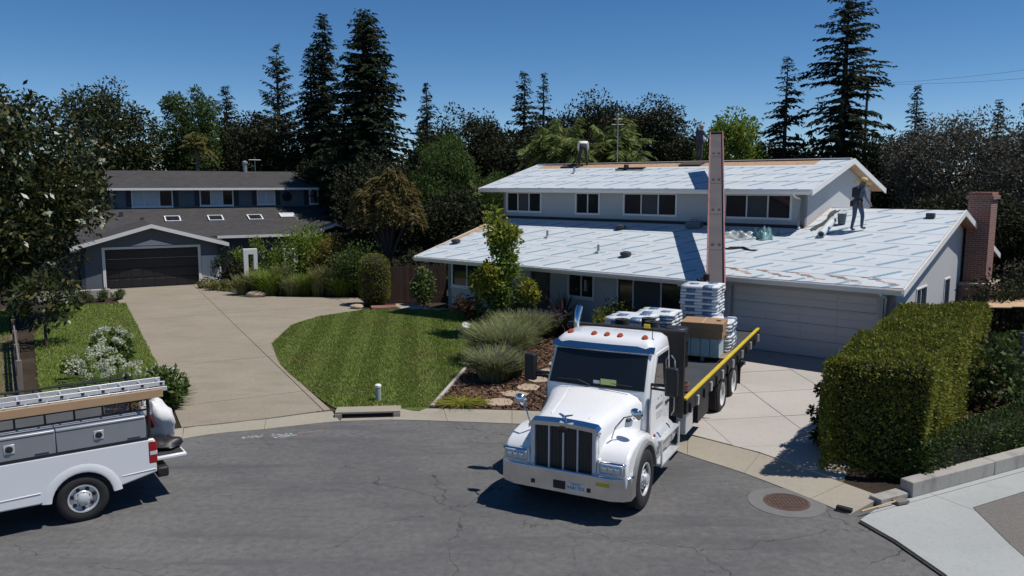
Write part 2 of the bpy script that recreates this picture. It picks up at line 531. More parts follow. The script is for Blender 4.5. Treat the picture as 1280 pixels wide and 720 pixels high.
def bladesmat():
    m, nt, p, oc = base('grass_blade')
    g = nt.nodes.new('ShaderNodeNewGeometry')
    c = ramp(nt, g.outputs['Random Per Island'], [(0, (.13, .20, .035)), (.55, (.205, .285, .055)), (.85, (.28, .315, .085)), (1, (.46, .40, .19))])
    n1 = noise(nt, oc, .55, 4, .6)
    c = mixc(nt, mth(nt, 'MULTIPLY', mth(nt, 'SUBTRACT', n1, .52), 3.2, clamp=True), c, (.26, .225, .10))
    nt.links.new(c, p.inputs['Base Color']); p.inputs['Roughness'].default_value = .7; p.inputs['Specular IOR Level'].default_value = .2
    t = nt.nodes.new('ShaderNodeBsdfTranslucent'); nt.links.new(c, t.inputs[0])
    mx = nt.nodes.new('ShaderNodeMixShader'); mx.inputs[0].default_value = .3
    nt.links.new(p.outputs[0], mx.inputs[1]); nt.links.new(t.outputs[0], mx.inputs[2]); nt.links.new(mx.outputs[0], nt.nodes['Material Output'].inputs[0])
    return m
M_BLADE = bladesmat()

def np_mesh(name, verts, nper, mat_, parent=None, smooth=False):
    """verts (N,nper,3): N separate polygons of nper corners"""
    N = len(verts)
    me = bpy.data.meshes.new(name)
    me.vertices.add(N * nper); me.loops.add(N * nper); me.polygons.add(N)
    me.vertices.foreach_set('co', np.ascontiguousarray(verts, dtype=np.float32).ravel())
    me.loops.foreach_set('vertex_index', np.arange(N * nper, dtype=np.int32))
    me.polygons.foreach_set('loop_start', np.arange(0, N * nper, nper, dtype=np.int32))
    me.polygons.foreach_set('loop_total', np.full(N, nper, dtype=np.int32))
    me.update(calc_edges=True)
    me.materials.append(mat_)
    return link(bpy.data.objects.new(name, me), parent)

def points_in(poly, count, rng):
    P = np.array(poly); lo, hi = P.min(0), P.max(0)
    q = lo + rng.random((count, 2)) * (hi - lo)
    ins = np.zeros(count, bool)
    for i in range(len(P)):
        (x0, y0), (x1, y1) = P[i - 1], P[i]
        if y0 == y1: continue
        ins ^= ((y0 > q[:, 1]) != (y1 > q[:, 1])) & (q[:, 0] < (x1 - x0) * (q[:, 1] - y0) / (y1 - y0) + x0)
    return q[ins]

def grass(poly, count, z, seed, label, stripe=0.0, h=.06):
    rng = np.random.default_rng(seed)
    q = points_in(poly, count, rng); N = len(q)
    a = rng.random(N) * 2 * np.pi
    w = .011 + .012 * rng.random(N); hh = h * (.5 + .8 * rng.random(N))
    lean = rng.normal(0, .5, (N, 2))
    if stripe:
        s = np.sign(np.sin((q[:, 0] * .98 + q[:, 1] * .12) * 2 * np.pi / stripe))
        lean[:, 1] += s * .2
    b = np.c_[q, z + np.array([rise(*p) for p in q])]
    sd = np.c_[np.cos(a), np.sin(a), np.zeros(N)] * w[:, None]
    tip = b + np.c_[lean * hh[:, None], hh]
    o = np_mesh('grass', np.stack([b - sd, b + sd, tip], 1), 3, M_BLADE)
    return tag(o, label, 'grass', kind='stuff')

LAWN = [(-8.29, 26.74), (-8.6, 30.3), (-8.0, 32.36), (-6.56, 33.6), (-4.63, 33.4), (-2.7, 32.8), (-1.7, 32), (-1.3, 29.8), (-1.45, 22.95), (-2.05, 18.92), (-2.94, 18.88), (-4.1, 18.8), (-4.6, 19.2), (-5.91, 21.42), (-7.12, 23.68)]
sheet_on('lawn', smooth_line(LAWN + LAWN[:1], 4)[:-1], .13, rise, M_LAWN, thick=.05)
grass(LAWN, 210000, .125, 3, 'mown green grass with pale stripes on the lawn between the two driveways', 1.1)
LAWN_L = [(-20.6, 35.2), (-17.9, 36.1), (-11.5, 24.75), (-8.9, 20.3), (-10.4, 18.4), (-12.7, 20.6), (-17.4, 28.2)]
flat('lawn', LAWN_L, .13, M_LAWN, thick=.03)
grass(LAWN_L, 85000, .125, 4, 'green grass on the narrow lawn beside the long driveway', 0, .07)
LAWN_F = [(-16.2, 25), (-13.0, 20.0), (-12.2, 17.5), (-14, 14.6), (-30, 15), (-30, 33), (-22, 34)]
flat('lawn', LAWN_F, .13, M_LAWN, thick=.03)
grass(LAWN_F, 90000, .125, 5, 'patch of sunlit grass beyond the low timber fence', 0, .07)

def chips(poly, count, z, seed, m, label, s=.05):
    rng = np.random.default_rng(seed)
    q = points_in(poly, count, rng); N = len(q)
    d = rng.normal(0, 1, (N, 3)); d[:, 2] *= .35; d /= np.linalg.norm(d, axis=1)[:, None]
    e = rng.normal(0, 1, (N, 3)); e -= d * (e * d).sum(1)[:, None]; e /= np.linalg.norm(e, axis=1)[:, None]
    L = s * (.4 + rng.random(N))[:, None]; W = L * (.25 + .3 * rng.random(N)[:, None])
    c = np.c_[q, z + .02 * rng.random(N) + np.array([rise(*p) for p in q])]
    o = np_mesh('mulch_chips', np.stack([c - d * L - e * W, c + d * L - e * W * .6, c + d * L * .9 + e * W, c - d * L + e * W * .8], 1), 4, m)
    return tag(o, label, 'mulch', kind='stuff')
M_CHIP = leafmat('bark_chip', (.07, .037, .025), (.17, .10, .07), 0.0, .9, .1, (.34, .25, .19))
chips(BED, 42000, .125, 8, M_CHIP, 'brown bark mulch chips covering the planting bed')
# ------------------------------------------------------------------ building materials
M_STUCCO = mat('stucco_pale', (.47, .475, .48), .9, var=.07, scale=1.2, bmp=.25, bscale=70)
M_TRIM = mat('white_trim', (.76, .75, .73), .55, var=.06, scale=2)
M_SOFFIT = mat('soffit', (.52, .50, .47), .8, var=.06)
M_GLASS = glassmat('window_glass', (.012, .014, .017))
M_GREYPANE = mat('grey_pane', (.055, .06, .066), .7, var=.2, scale=6)  # lighter grey for the middle pane of three-bay windows
M_DOORW = mat('garage_door_taupe', (.66, .62, .59), .6, var=.05, scale=1.5)
M_DARKDOOR = mat('dark_wood_door', (.03, .022, .018), .45, var=.25, scale=5)
M_STUCCO_A = mat('stucco_slate', (.125, .145, .17), .9, var=.07, scale=1.2, bmp=.2, bscale=60)
M_WHITEW = mat('white_render', (.70, .70, .68), .8, var=.08, scale=2, bmp=.15)
M_SHUTTER = mat('dark_shutter', (.018, .022, .03), .6)
M_CURT = mat('curtain_white', (.55, .56, .57), .8, var=.2, scale=8)
M_GREYM = mat('galvanised', (.42, .43, .44), .45, .6, var=.12)
M_BLACKP = mat('black_plastic', (.016, .016, .017), .45)
M_LEAD = mat('pipe_dark', (.05, .05, .052), .6)

def osb():
    m, nt, p, oc = base('osb_sheathing')
    mp = nn(nt, 'ShaderNodeMapping'); mp.inputs['Scale'].default_value = (5, 14, 5); nt.links.new(oc, mp.inputs[0])
    v = nn(nt, 'ShaderNodeTexVoronoi'); v.inputs['Scale'].default_value = 3.0; nt.links.new(mp.outputs[0], v.inputs['Vector'])
    sx = nn(nt, 'ShaderNodeSeparateColor'); nt.links.new(v.outputs['Color'], sx.inputs[0])
    c = ramp(nt, sx.outputs[0], [(0, (.30, .165, .085)), (.5, (.42, .26, .15)), (1, (.52, .36, .23))])
    n = noise(nt, oc, .8, 4)
    c = mixc(nt, mth(nt, 'MULTIPLY', mth(nt, 'SUBTRACT', n, .5), 1.6, clamp=True), c, (.50, .42, .34))
    nt.links.new(c, p.inputs['Base Color']); p.inputs['Roughness'].default_value = .85
    return m
M_OSB = osb()

def underlay():
    m, nt, p, oc = base('printed_underlayment')
    sp = nn(nt, 'ShaderNodeSeparateXYZ'); nt.links.new(oc, sp.inputs[0])
    oi = nn(nt, 'ShaderNodeObjectInfo')
    x = mth(nt, 'ADD', sp.outputs[0], mth(nt, 'MULTIPLY', oi.outputs['Random'], 7.0))
    PX, PY = 1.25, 1.05
    a = mth(nt, 'SUBTRACT', mth(nt, 'MULTIPLY', mth(nt, 'FRACT', mth(nt, 'DIVIDE', x, PX)), PX), PX / 2)
    b = mth(nt, 'SUBTRACT', mth(nt, 'MULTIPLY', mth(nt, 'FRACT', mth(nt, 'DIVIDE', mth(nt, 'ADD', sp.outputs[1], 10.5 + .5), PY)), PY), PY / 2)
    def dash(cx, cy, L, W):
        u = mth(nt, 'SUBTRACT', a, cx); v = mth(nt, 'SUBTRACT', b, cy)
        pp = mth(nt, 'MULTIPLY', mth(nt, 'ADD', u, v), .7071); qq = mth(nt, 'MULTIPLY', mth(nt, 'SUBTRACT', v, u), .7071)
        return mth(nt, 'MULTIPLY', mth(nt, 'LESS_THAN', mth(nt, 'ABSOLUTE', pp), L), mth(nt, 'LESS_THAN', mth(nt, 'ABSOLUTE', qq), W)), pp, qq
    d1, pp, qq = dash(-.12, 0, .5, .066)
    d2, pp2, qq2 = dash(.46, .12, .19, .045)
    # lettering: broken blocks along the line
    cb = nn(nt, 'ShaderNodeCombineXYZ'); nt.links.new(pp, cb.inputs[0]); nt.links.new(qq, cb.inputs[1])
    lt = noise(nt, cb.outputs[0], 22, 1)
    d1 = mth(nt, 'MULTIPLY', d1, mth(nt, 'ADD', .55, mth(nt, 'MULTIPLY', mth(nt, 'GREATER_THAN', lt, .46), .45)))
    n1 = noise(nt, oc, 1.1, 5, .6); n2 = noise(nt, oc, 9, 4)
    c = ramp(nt, n1, [(.3, (.50, .545, .575)), (.55, (.545, .585, .61)), (.75, (.585, .615, .63))])
    c = mixc(nt, mth(nt, 'MULTIPLY', mth(nt, 'SUBTRACT', n2, .58), 1.5, clamp=True), c, (.42, .44, .46))
    c = mixc(nt, mth(nt, 'MULTIPLY', d1, .92), c, (.13, .25, .33))
    c = mixc(nt, mth(nt, 'MULTIPLY', d2, .6), c, (.22, .30, .35))
    nt.links.new(c, p.inputs['Base Color']); p.inputs['Roughness'].default_value = .62; p.inputs['Specular IOR Level'].default_value = .35
    bump(nt, p, n2, .35, .015)
    return m
M_UNDER = underlay()

def shingles():
    m, nt, p, oc = base('asphalt_shingle')
    sp = nn(nt, 'ShaderNodeSeparateXYZ'); nt.links.new(oc, sp.inputs[0])
    br = nn(nt, 'ShaderNodeTexBrick'); br.inputs['Scale'].default_value = 1.0
    for k, v in (('Mortar Size', .006), ('Brick Width', .33), ('Row Height', .14)): br.inputs[k].default_value = v
    nt.links.new(oc, br.inputs['Vector'])
    br.inputs['Color1'].default_value = (.045, .043, .044, 1); br.inputs['Color2'].default_value = (.072, .068, .068, 1); br.inputs['Mortar'].default_value = (.03, .03, .03, 1)
    n = noise(nt, oc, .6, 4)
    c = mixc(nt, mth(nt, 'MULTIPLY', n, .5), br.outputs[0], (.085, .08, .079))
    nt.links.new(c, p.inputs['Base Color']); p.inputs['Roughness'].default_value = .95; p.inputs['Specular IOR Level'].default_value = .15
    bump(nt, p, noise(nt, oc, 40, 3), .6, .01)
    return m
M_SHING = shingles()

def brick():
    m, nt, p, oc = base('red_brick')
    br = nn(nt, 'ShaderNodeTexBrick')
    mp = nn(nt, 'ShaderNodeMapping'); mp.inputs['Rotation'].default_value = (R(90), 0, 0); nt.links.new(oc, mp.inputs[0])
    # use x+y as running coordinate so that both faces show courses
    sp = nn(nt, 'ShaderNodeSeparateXYZ'); nt.links.new(oc, sp.inputs[0])
    cb = nn(nt, 'ShaderNodeCombineXYZ'); nt.links.new(mth(nt, 'ADD', sp.outputs[0], sp.outputs[1]), cb.inputs[0]); nt.links.new(sp.outputs[2], cb.inputs[1])
    nt.links.new(cb.outputs[0], br.inputs['Vector'])
    br.inputs['Scale'].default_value = 1
    for k, v in (('Mortar Size', .009), ('Brick Width', .23), ('Row Height', .075), ('Bias', -.1)): br.inputs[k].default_value = v
    br.inputs['Color1'].default_value = (.20, .075, .052, 1); br.inputs['Color2'].default_value = (.30, .125, .085, 1); br.inputs['Mortar'].default_value = (.36, .31, .28, 1)
    n = noise(nt, oc, 3, 4)
    c = mixc(nt, mth(nt, 'MULTIPLY', n, .4), br.outputs[0], (.16, .07, .05))
    nt.links.new(c, p.inputs['Base Color']); p.inputs['Roughness'].default_value = .9
    bump(nt, p, br.outputs['Fac'], -.5, .008)
    return m
M_BRICK = brick()
M_FENCE = mat('redwood_fence', (.085, .05, .036), .85, var=.3, scale=3, orand=.25, bmp=.3, bscale=30)
M_GREYWOOD = mat('weathered_wood', (.17, .145, .125), .9, var=.3, scale=3, orand=.2, bmp=.4, bscale=30)
M_PLY = mat('plywood', (.50, .34, .20), .8, var=.15, scale=2, orand=.12)

def wall(a, b, z0, z1, th, openings, name, m, parent, inward=None):
    """upright wall from a to b (xy), thickness th to the left of a->b, with real openings (s0,s1,z0,z1)"""
    a, b = Vector(a), Vector(b); L = (b - a).length; d = (b - a) / L; nrm = Vector((-d.y, d.x))
    xs = sorted({0, L} | {round(o[0], 4) for o in openings} | {round(o[1], 4) for o in openings})
    zs = sorted({z0, z1} | {round(o[2], 4) for o in openings} | {round(o[3], 4) for o in openings})
    def P(s, z, t):
        q = a + d * s + nrm * t; return (q.x, q.y, z)
    def solid(i, j):
        if i < 0 or j < 0 or i >= len(xs) - 1 or j >= len(zs) - 1: return False
        cx, cz = (xs[i] + xs[i + 1]) / 2, (zs[j] + zs[j + 1]) / 2
        return not any(o[0] < cx < o[1] and o[2] < cz < o[3] for o in openings)
    mb = MB()
    for i in range(len(xs) - 1):
        for j in range(len(zs) - 1):
            if not solid(i, j): continue
            s0, s1, u0, u1 = xs[i], xs[i + 1], zs[j], zs[j + 1]
            mb.quad(P(s0, u0, 0), P(s1, u0, 0), P(s1, u1, 0), P(s0, u1, 0))
            mb.quad(P(s1, u0, th), P(s0, u0, th), P(s0, u1, th), P(s1, u1, th))
            if not solid(i - 1, j): mb.quad(P(s0, u0, th), P(s0, u0, 0), P(s0, u1, 0), P(s0, u1, th))
            if not solid(i + 1, j): mb.quad(P(s1, u0, 0), P(s1, u0, th), P(s1, u1, th), P(s1, u1, 0))
            if not solid(i, j - 1): mb.quad(P(s0, u0, th), P(s1, u0, th), P(s1, u0, 0), P(s0, u0, 0))
            if not solid(i, j + 1): mb.quad(P(s0, u1, 0), P(s1, u1, 0), P(s1, u1, th), P(s0, u1, th))
    return mb.build(name, m, parent, fixn=False), P

def window(P, s0, s1, z0, z1, parent, mull=(), m=None, curtain=None, trim=.075, proud=.03, name='window', glass=None, sill=True, rail=None):
    """frame round an opening; one pane per bay, set back from the wall face"""
    m = m or M_TRIM
    w = .045
    fr = MB()
    def bar(a, b, c, d, t0, t1):
        fr.hexa([P(a, c, t0), P(b, c, t0), P(b, c, t1), P(a, c, t1)], [P(a, d, t0), P(b, d, t0), P(b, d, t1), P(a, d, t1)])
    bar(s0 - trim, s0, z0 - trim, z1 + trim, -proud, .06); bar(s1, s1 + trim, z0 - trim, z1 + trim, -proud, .06)
    bar(s0, s1, z1, z1 + trim, -proud, .06); bar(s0, s1, z0 - trim, z0, -proud, .06)
    for q in mull: bar(q - w / 2, q + w / 2, z0, z1, -.005, .055)
    if rail: bar(s0, s1, rail - w / 2, rail + w / 2, 0, .05)
    f = fr.build(name, m, parent, fixn=True)
    e = [s0] + list(mull) + [s1]
    for k in range(len(e) - 1):
        a = e[k] + (w / 2 if k else 0); b = e[k + 1] - (w / 2 if k < len(e) - 2 else 0)
        g = MB(); g.hexa([P(a, z0, .03), P(b, z0, .03), P(b, z0, .045), P(a, z0, .045)], [P(a, z1, .03), P(b, z1, .03), P(b, z1, .045), P(a, z1, .045)])
        gm = M_CURT if (curtain and k in curtain) else (M_GREYPANE if (len(e) == 4 and k == 1) else (glass or M_GLASS))
        g.build('pane', gm, f)
    if sill:
        s = MB(); s.hexa([P(s0 - .1, z0 - trim - .05, -.07), P(s1 + .1, z0 - trim - .05, -.07), P(s1 + .1, z0 - trim - .05, .0), P(s0 - .1, z0 - trim - .05, .0)],
                         [P(s0 - .1, z0 - trim - .004, -.07), P(s1 + .1, z0 - trim - .004, -.07), P(s1 + .1, z0 - trim - .004, .0), P(s0 - .1, z0 - trim - .004, .0)])
        s.build('sill', m, f)
    return f

def slope_slab(poly, zf, th, name, m, parent):
    n_ = len(poly); mb = MB()
    mb.add([(x, y, zf(x, y)) for x, y in poly] + [(x, y, zf(x, y) - th) for x, y in poly],
           [tuple(range(n_)), tuple(range(2 * n_ - 1, n_ - 1, -1))] + [(i, n_ + i, n_ + (i + 1) % n_, (i + 1) % n_) for i in range(n_)])
    return mb.build(name, m, parent)

def board(p0, p1, h, t, out, name, m, parent, drop=0.0):
    """sloping trim board along p0->p1 (top edge), height h downwards, thickness t towards out"""
    p0, p1, out = Vector(p0), Vector(p1), Vector(out)
    up = Vector((0, 0, -h)); q = [p0, p1, p1 + up, p0 + up]
    return MB().hexa(q, [v + out * t for v in q]).build(name, m, parent)

def gutter(p0, p1, out, parent, m=None):
    p0, p1, out = Vector(p0), Vector(p1), Vector(out)
    prof = [(0, 0), (0, -.11), (.07, -.12), (.115, -.06), (.12, 0), (.108, 0), (.1, -.055), (.062, -.105), (.012, -.1), (.012, 0)]
    mb = MB(); r0 = [p0 + out * a + Vector((0, 0, b)) for a, b in prof]; r1 = [p1 + out * a + Vector((0, 0, b)) for a, b in prof]
    return mb.loft([r0, r1]).build('gutter', m or M_TRIM, parent)

def downspout(pts, parent, m=None):
    return MB().tube(pts, .042, 6).build('downspout', m or M_TRIM, parent, smooth=True)

# ------------------------------------------------------------------ the house being re-roofed
HB = empty('two_storey_house', (10.47, 20.94, 0), R(-40.10))
tag(HB, 'pale stucco two storey house with bare roof under printed white underlayment and brick chimney', 'house')
SL = .264
zl = lambda x, y: 2.75 + SL * min(y, 14.9 - y)
zu = lambda x, y: 5.41 + SL * min(y - 4.5, 13.1 - y)
# ground-floor walls
wf, PF = wall((-18.0, .9), (-.4, .9), .05, 2.78, .2, [(.3, 1.9, 1.4, 2.42), (4.5, 5.45, .42, 2.46), (6.35, 7.4, 1.5, 2.44), (8.5, 11.35, .6, 2.42), (12.75, 17.2, .385, 2.42)], 'wall', M_STUCCO, HB)
window(PF, .3, 1.9, 1.4, 2.42, HB, (1.1,))
window(PF, 6.35, 7.4, 1.5, 2.44, HB, (6.88,))
window(PF, 8.5, 11.35, .6, 2.42, HB, (9.1, 10.2), trim=.06)
ed = MB().cbox((-13.025, 1.02, 1.44), (.95, .05, 2.04)); edo = ed.build('door', M_DARKDOOR, HB)
for zz in (.75, 1.35, 2.0): MB().cbox((-13.025, .988, zz), (.62, .02, .46)).build('door_panel', M_DARKDOOR, edo, bevel=.01)
nb = MB().box(-11.0, -10.8, .93, .955, 1.7, 2.1); nb.build('paper_notice', M_CURT, HB)
# garage door: four hinged sections, each with raised panels
gdoor = empty('garage_door', (0, 0, 0), 0, HB)
for k in range(4):
    z0 = .40 + k * .507
    sec = MB().box(-5.24, -.81, 1.0, 1.04, z0, z0 + .497).build('door_section', M_DOORW, gdoor, bevel=.006)
    pm = None
    for r_ in range(2):
        for c_ in range(4):
            xa = -5.18 + c_ * 1.09
            MB().box(xa, xa + 1.03,   .984, 1.001, z0 + .04 + r_ * .228, z0 + .232 + r_ * .228).build('raised_panel', M_DOORW, gdoor, bevel=.012)
board((-5.37, .88, 2.52), (-.68, .88, 2.52), .1, .04, (0, -1, 0), 'door_trim', M_STUCCO, HB)
board((-5.37, .88, 2.42), (-5.25, .88, 2.42), 2.1, .04, (0, -1, 0), 'door_trim', M_STUCCO, HB)
board((-.8, .88, 2.42), (-.68, .88, 2.42), 2.1, .04, (0, -1, 0), 'door_trim', M_STUCCO, HB)
wr, PR = wall((-.4, .9), (-.4, 14.3), .05, 2.82, .2, [(2.4, 3.6, 1.15, 2.4), (6.15, 6.9, .6, 2.36)], 'wall', M_STUCCO, HB)
window(PR, 2.4, 3.6, 1.15, 2.4, HB, (3.0,), trim=.05)
window(PR, 6.15, 6.9, .6, 2.36, HB, (), trim=.05)
MB().extr([(.95, 2.82), (13.9, 2.82), (7.45, zl(0, 7.45) - .16)], lambda p, q: (-.4, p, q), lambda p, q: (-.6, p, q)).build('gable', M_STUCCO, HB)
wall((-18.0, 14.3), (-18.0, .9), .05, 2.75, .2, [], 'wall', M_STUCCO, HB)
wall((-.4, 14.3), (-18.0, 14.3), .05, 2.75, .2, [], 'wall', M_STUCCO, HB)
# lower roof: deck, edges and the underlayment courses
def ripple(nx, ny, f):
    vs = [f(i / nx, j / ny) for j in range(ny + 1) for i in range(nx + 1)]
    fs = [(j * (nx + 1) + i, j * (nx + 1) + i + 1, (j + 1) * (nx + 1) + i + 1, (j + 1) * (nx + 1) + i) for j in range(ny) for i in range(nx)]
    return vs, fs
def sheet(x0, x1, y0, y1, zf, parent, k):
    ph = RND.uniform(0, 6)
    def f(s, t):
        x = x0 + (x1 - x0) * s; y = y0 + (y1 - y0) * t
        e = .012 * math.sin(x * 2.1 + ph) * (1 - t) + .006 * math.sin(x * 5.3 + ph * 2 + y * 3)
        yy = y + (.02 * math.sin(x * .9 + ph) if t < .01 else 0)
        return (x, yy, zf(x, yy) + .011 - .005 * t + abs(e) * .35)
    mb = MB(); mb.add(*ripple(max(4, int((x1 - x0) * 2)), 3, f))
    o = mb.build('underlayment_sheet', M_UNDER, parent, fixn=False, smooth=True)
    return o
rl = slope_slab([(-18.55, -.45), (-5.7, -.45), (-5.7, .12), (0, .12), (0, 7.45), (-18.55, 7.45)], zl, .13, 'lower_roof', M_OSB, HB)
slope_slab([(-18.55, 7.45), (0, 7.45), (0, 14.9), (-18.55, 14.9)], zl, .13, 'lower_roof_back', M_OSB, HB)
for k in range(8):
    y0 = -.44 + 1.05 * k; y1 = y0 + 1.11
    if k == 0: sheet(-18.5, -5.75, -.46, y1, zl, rl, k)
    elif k == 1:
        sheet(-18.4, -5.72, y0, y1, zl, rl, k); sheet(-5.7, -.02, .78, y1, zl, rl, k)
    elif k <= 4: sheet(-18.4 + .2 * (k - 1), -.02, y0, min(y1, 4.97), zl, rl, k)
    if k >= 4: sheet(-4.44, -.02, 4.92 if k == 4 else y0, min(y1, 7.42), zl, rl, k)
for yb in (8.5, 9.55, 10.6, 11.65, 12.7, 13.75): sheet(-4.4, -.02, yb - 1.05, yb + .05, zl, rl, 9)
# loose kraft strips left on the bare edge over the garage
sheet(-5.7, -.02, .13, .82, zl, rl, 1)
for k in range(26):
    x = -5.6 + (k * .83) % 5.2; yy = .36 + .09 * (k % 5)
    MB().add(*ripple(4, 1, lambda s, t: (x + (.22 + .06 * (k % 4)) * s, yy + .05 * t + .003 * math.sin(9 * s + k), zl(0, yy + .05 * t) + .017 + .0004 * k))).build('kraft_strip', mat('kraft_strip', (.47, .32, .24), .8, orand=.3), rl, fixn=False)
for (xa, xb, y) in ((-18.55, -5.72, -.45), (-5.68, 0, .12)):
    z = zl(0, y)
    board((xa, y - .002, z - .005), (xb, y - .002, z - .005), .17, .03, (0, -1, 0), 'fascia', M_TRIM, HB)
    gutter((xa, y - .034, z - .02), (xb, y - .034, z - .02), (0, -1, 0), HB)
board((.002, .05, zl(0, .05) + .02), (.002, 7.45, zl(0, 7.45) + .02), .2, .035, (1, 0, 0), 'rake_board', M_TRIM, HB)
board((.002, 7.45, zl(0, 7.45) + .02), (.002, 14.9, zl(0, 14.9) + .02), .2, .035, (1, 0, 0), 'rake_board', M_TRIM, HB)
board((-18.55, -.5, zl(0, -.5) + .02), (-18.55, 7.45, zl(0, 7.45) + .02), .2, .035, (-1, 0, 0), 'rake_board', M_TRIM, HB)
# upper storey
wu, PU = wall((-18.4, 5.0), (-4.5, 5.0), 3.6, 5.5, .2, [(.25, 2.15, 4.4, 5.18), (4.13, 5.25, 4.38, 5.18), (6.53, 8.85, 4.4, 5.18), (10.95, 13.36, 4.4, 5.18)], 'upper_wall', M_STUCCO, HB)
window(PU, .25, 2.15, 4.4, 5.18, HB, (.85, 1.5), sill=False); window(PU, 4.13, 5.25, 4.38, 5.18, HB, (4.69,), sill=False)
window(PU, 6.53, 8.85, 4.4, 5.18, HB, (7.3, 8.08), sill=False); window(PU, 10.95, 13.36, 4.4, 5.18, HB, (11.75, 12.55), sill=False)
for xa in (-18.4, -4.5):
    s = -1 if xa < -10 else 1
    wall((xa, 5.0) if s > 0 else (xa, 12.6), (xa, 12.6) if s > 0 else (xa, 5.0), 2.6, 5.38, .2, [], 'upper_wall', M_STUCCO, HB)
    MB().extr([(5.0, 5.38), (12.6, 5.38), (8.8, zu(0, 8.8) - .16)], lambda p, q: (xa, p, q), lambda p, q: (xa - .2 * s, p, q)).build('gable', M_STUCCO, HB)
wall((-4.5, 12.6), (-18.4, 12.6), 2.6, 5.5, .2, [], 'upper_wall', M_STUCCO, HB)
# blocking strip left where siding meets the lower roof
MB().box(-18.38, -4.52, 4.93, 4.995, 4.04, 4.16).build('flashing', mat('black_flashing', (.03, .03, .032), .7, var=.3), HB)
ru = slope_slab([(-19.4, 4.5), (-4.1, 4.5), (-4.1, 8.8), (-19.4, 8.8)], zu, .12, 'upper_roof', M_OSB, HB)
slope_slab([(-19.4, 8.8), (-4.1, 8.8), (-4.1, 13.1), (-19.4, 13.1)], zu, .12, 'upper_roof_back', M_OSB, HB)
for k in range(3):
    y0 = 4.48 + 1.05 * k; sheet(-19.36, -4.12, y0, y0 + 1.11, zu, ru, k)
sheet(-18.9, -4.12, 7.63, 7.97, zu, ru, 3); sheet(-5.3, -4.12, 7.9, 8.74, zu, ru, 3); sheet(-19.36, -18.75, 7.6, 8.74, zu, ru, 3)
MB().box(-19.3, -4.2, 8.66, 8.94, 6.548, 6.585).build('ridge_strip', M_WHITEW, ru, bevel=.01)
board((-19.4, 4.498, 5.4), (-4.1, 4.498, 5.4), .17, .03, (0, -1, 0), 'fascia', M_TRIM, HB)
gutter((-19.4, 4.466, 5.39), (-4.1, 4.466, 5.39), (0, -1, 0), HB)
for xa, s in ((-19.4, -1), (-4.1, 1)):
    board((xa + .002 * s, 4.4, zu(0, 4.4) + .02), (xa + .002 * s, 8.8, zu(0, 8.8) + .02), .2, .035, (s, 0, 0), 'rake_board', M_TRIM, HB)
    board((xa + .002 * s, 8.8, zu(0, 8.8) + .02), (xa + .002 * s, 13.2, zu(0, 13.2) + .02), .2, .035, (s, 0, 0), 'rake_board', M_TRIM, HB)
downspout([(-4.75, 4.42, 5.27), (-4.72, 4.6, 5.15), (-4.68, 4.93, 5.08), (-4.68, 4.93, 4.15), (-4.6, 4.75, 4.06)], HB)
downspout([(-.55, .05, 2.6), (-.55, .3, 2.5), (-.62, .83, 2.4), (-.62, .83, .4)], HB)
downspout([(-6.4, -.5, 2.45), (-6.4, -.2, 2.35), (-6.4, .83, 2.3), (-6.4, .83, .4)], HB)
# chimney
ch = MB().box(-.3, .42, 9.45, 10.7, .05, 5.05).build('chimney', M_BRICK, HB)
MB().box(-.37, .49, 9.38, 10.77, 5.05, 5.19).build('chimney_cap', M_BRICK, ch, bevel=.01)
MB().box(-.31, .43, 9.44, 10.71, 5.19, 5.31).build('chimney_cap', M_BRICK, ch, bevel=.01)
MB().box(-.385, .62, 9.2, 10.95, .05, 2.0).build('hearth_base', M_BRICK, ch)
MB().box(-.39, .66, 9.16, 10.99, 2.0, 2.09).build('shoulder', M_STONE, ch, bevel=.01)
# vents and pipes on the roofs
def vent(x, y, zf, kind):
    z = zf(x, y)
    if kind == 0:
        MB().lathe([(.14, -.02), (.11, .04), (.05, .07), (.05, .3), (.045, .3)], 10, Matrix.Translation((x, y, z))).build('vent_pipe', M_GREYM, HB, smooth=True)
    elif kind == 1:
        MB().lathe([(.16, -.02), (.16, .05), (.2, .06), (.2, .16), (.06, .2)], 10, Matrix.Translation((x, y, z))).build('roof_vent', M_LEAD, HB, smooth=True)
    else:
        MB().cbox((x, y, z + .08), (.26, .22, .2)).build('roof_vent', M_LEAD, HB, bevel=.02)
for x, y, k in ((-10.66, 1.32, 0), (-9.36, 1.11, 1), (-11.42, 4.0, 1), (-17.9, 1.3, 1), (-.84, 6.47, 2), (-14.0, 2.6, 0)): vent(x, y, zl, k)
for x, y, k in ((-15.85, 7.0, 0),): vent(x, y, zu, k)
lv = MB(); lv.box(-13.9, -12.5, 7.4, 7.5, 6.22, 6.28).box(-13.9, -12.5, 7.62, 7.68, 6.28, 6.33).box(-13.45, -13.35, 7.4, 7.65, 6.2, 6.45)
lv.build('ridge_jack', M_BLACKP, HB)

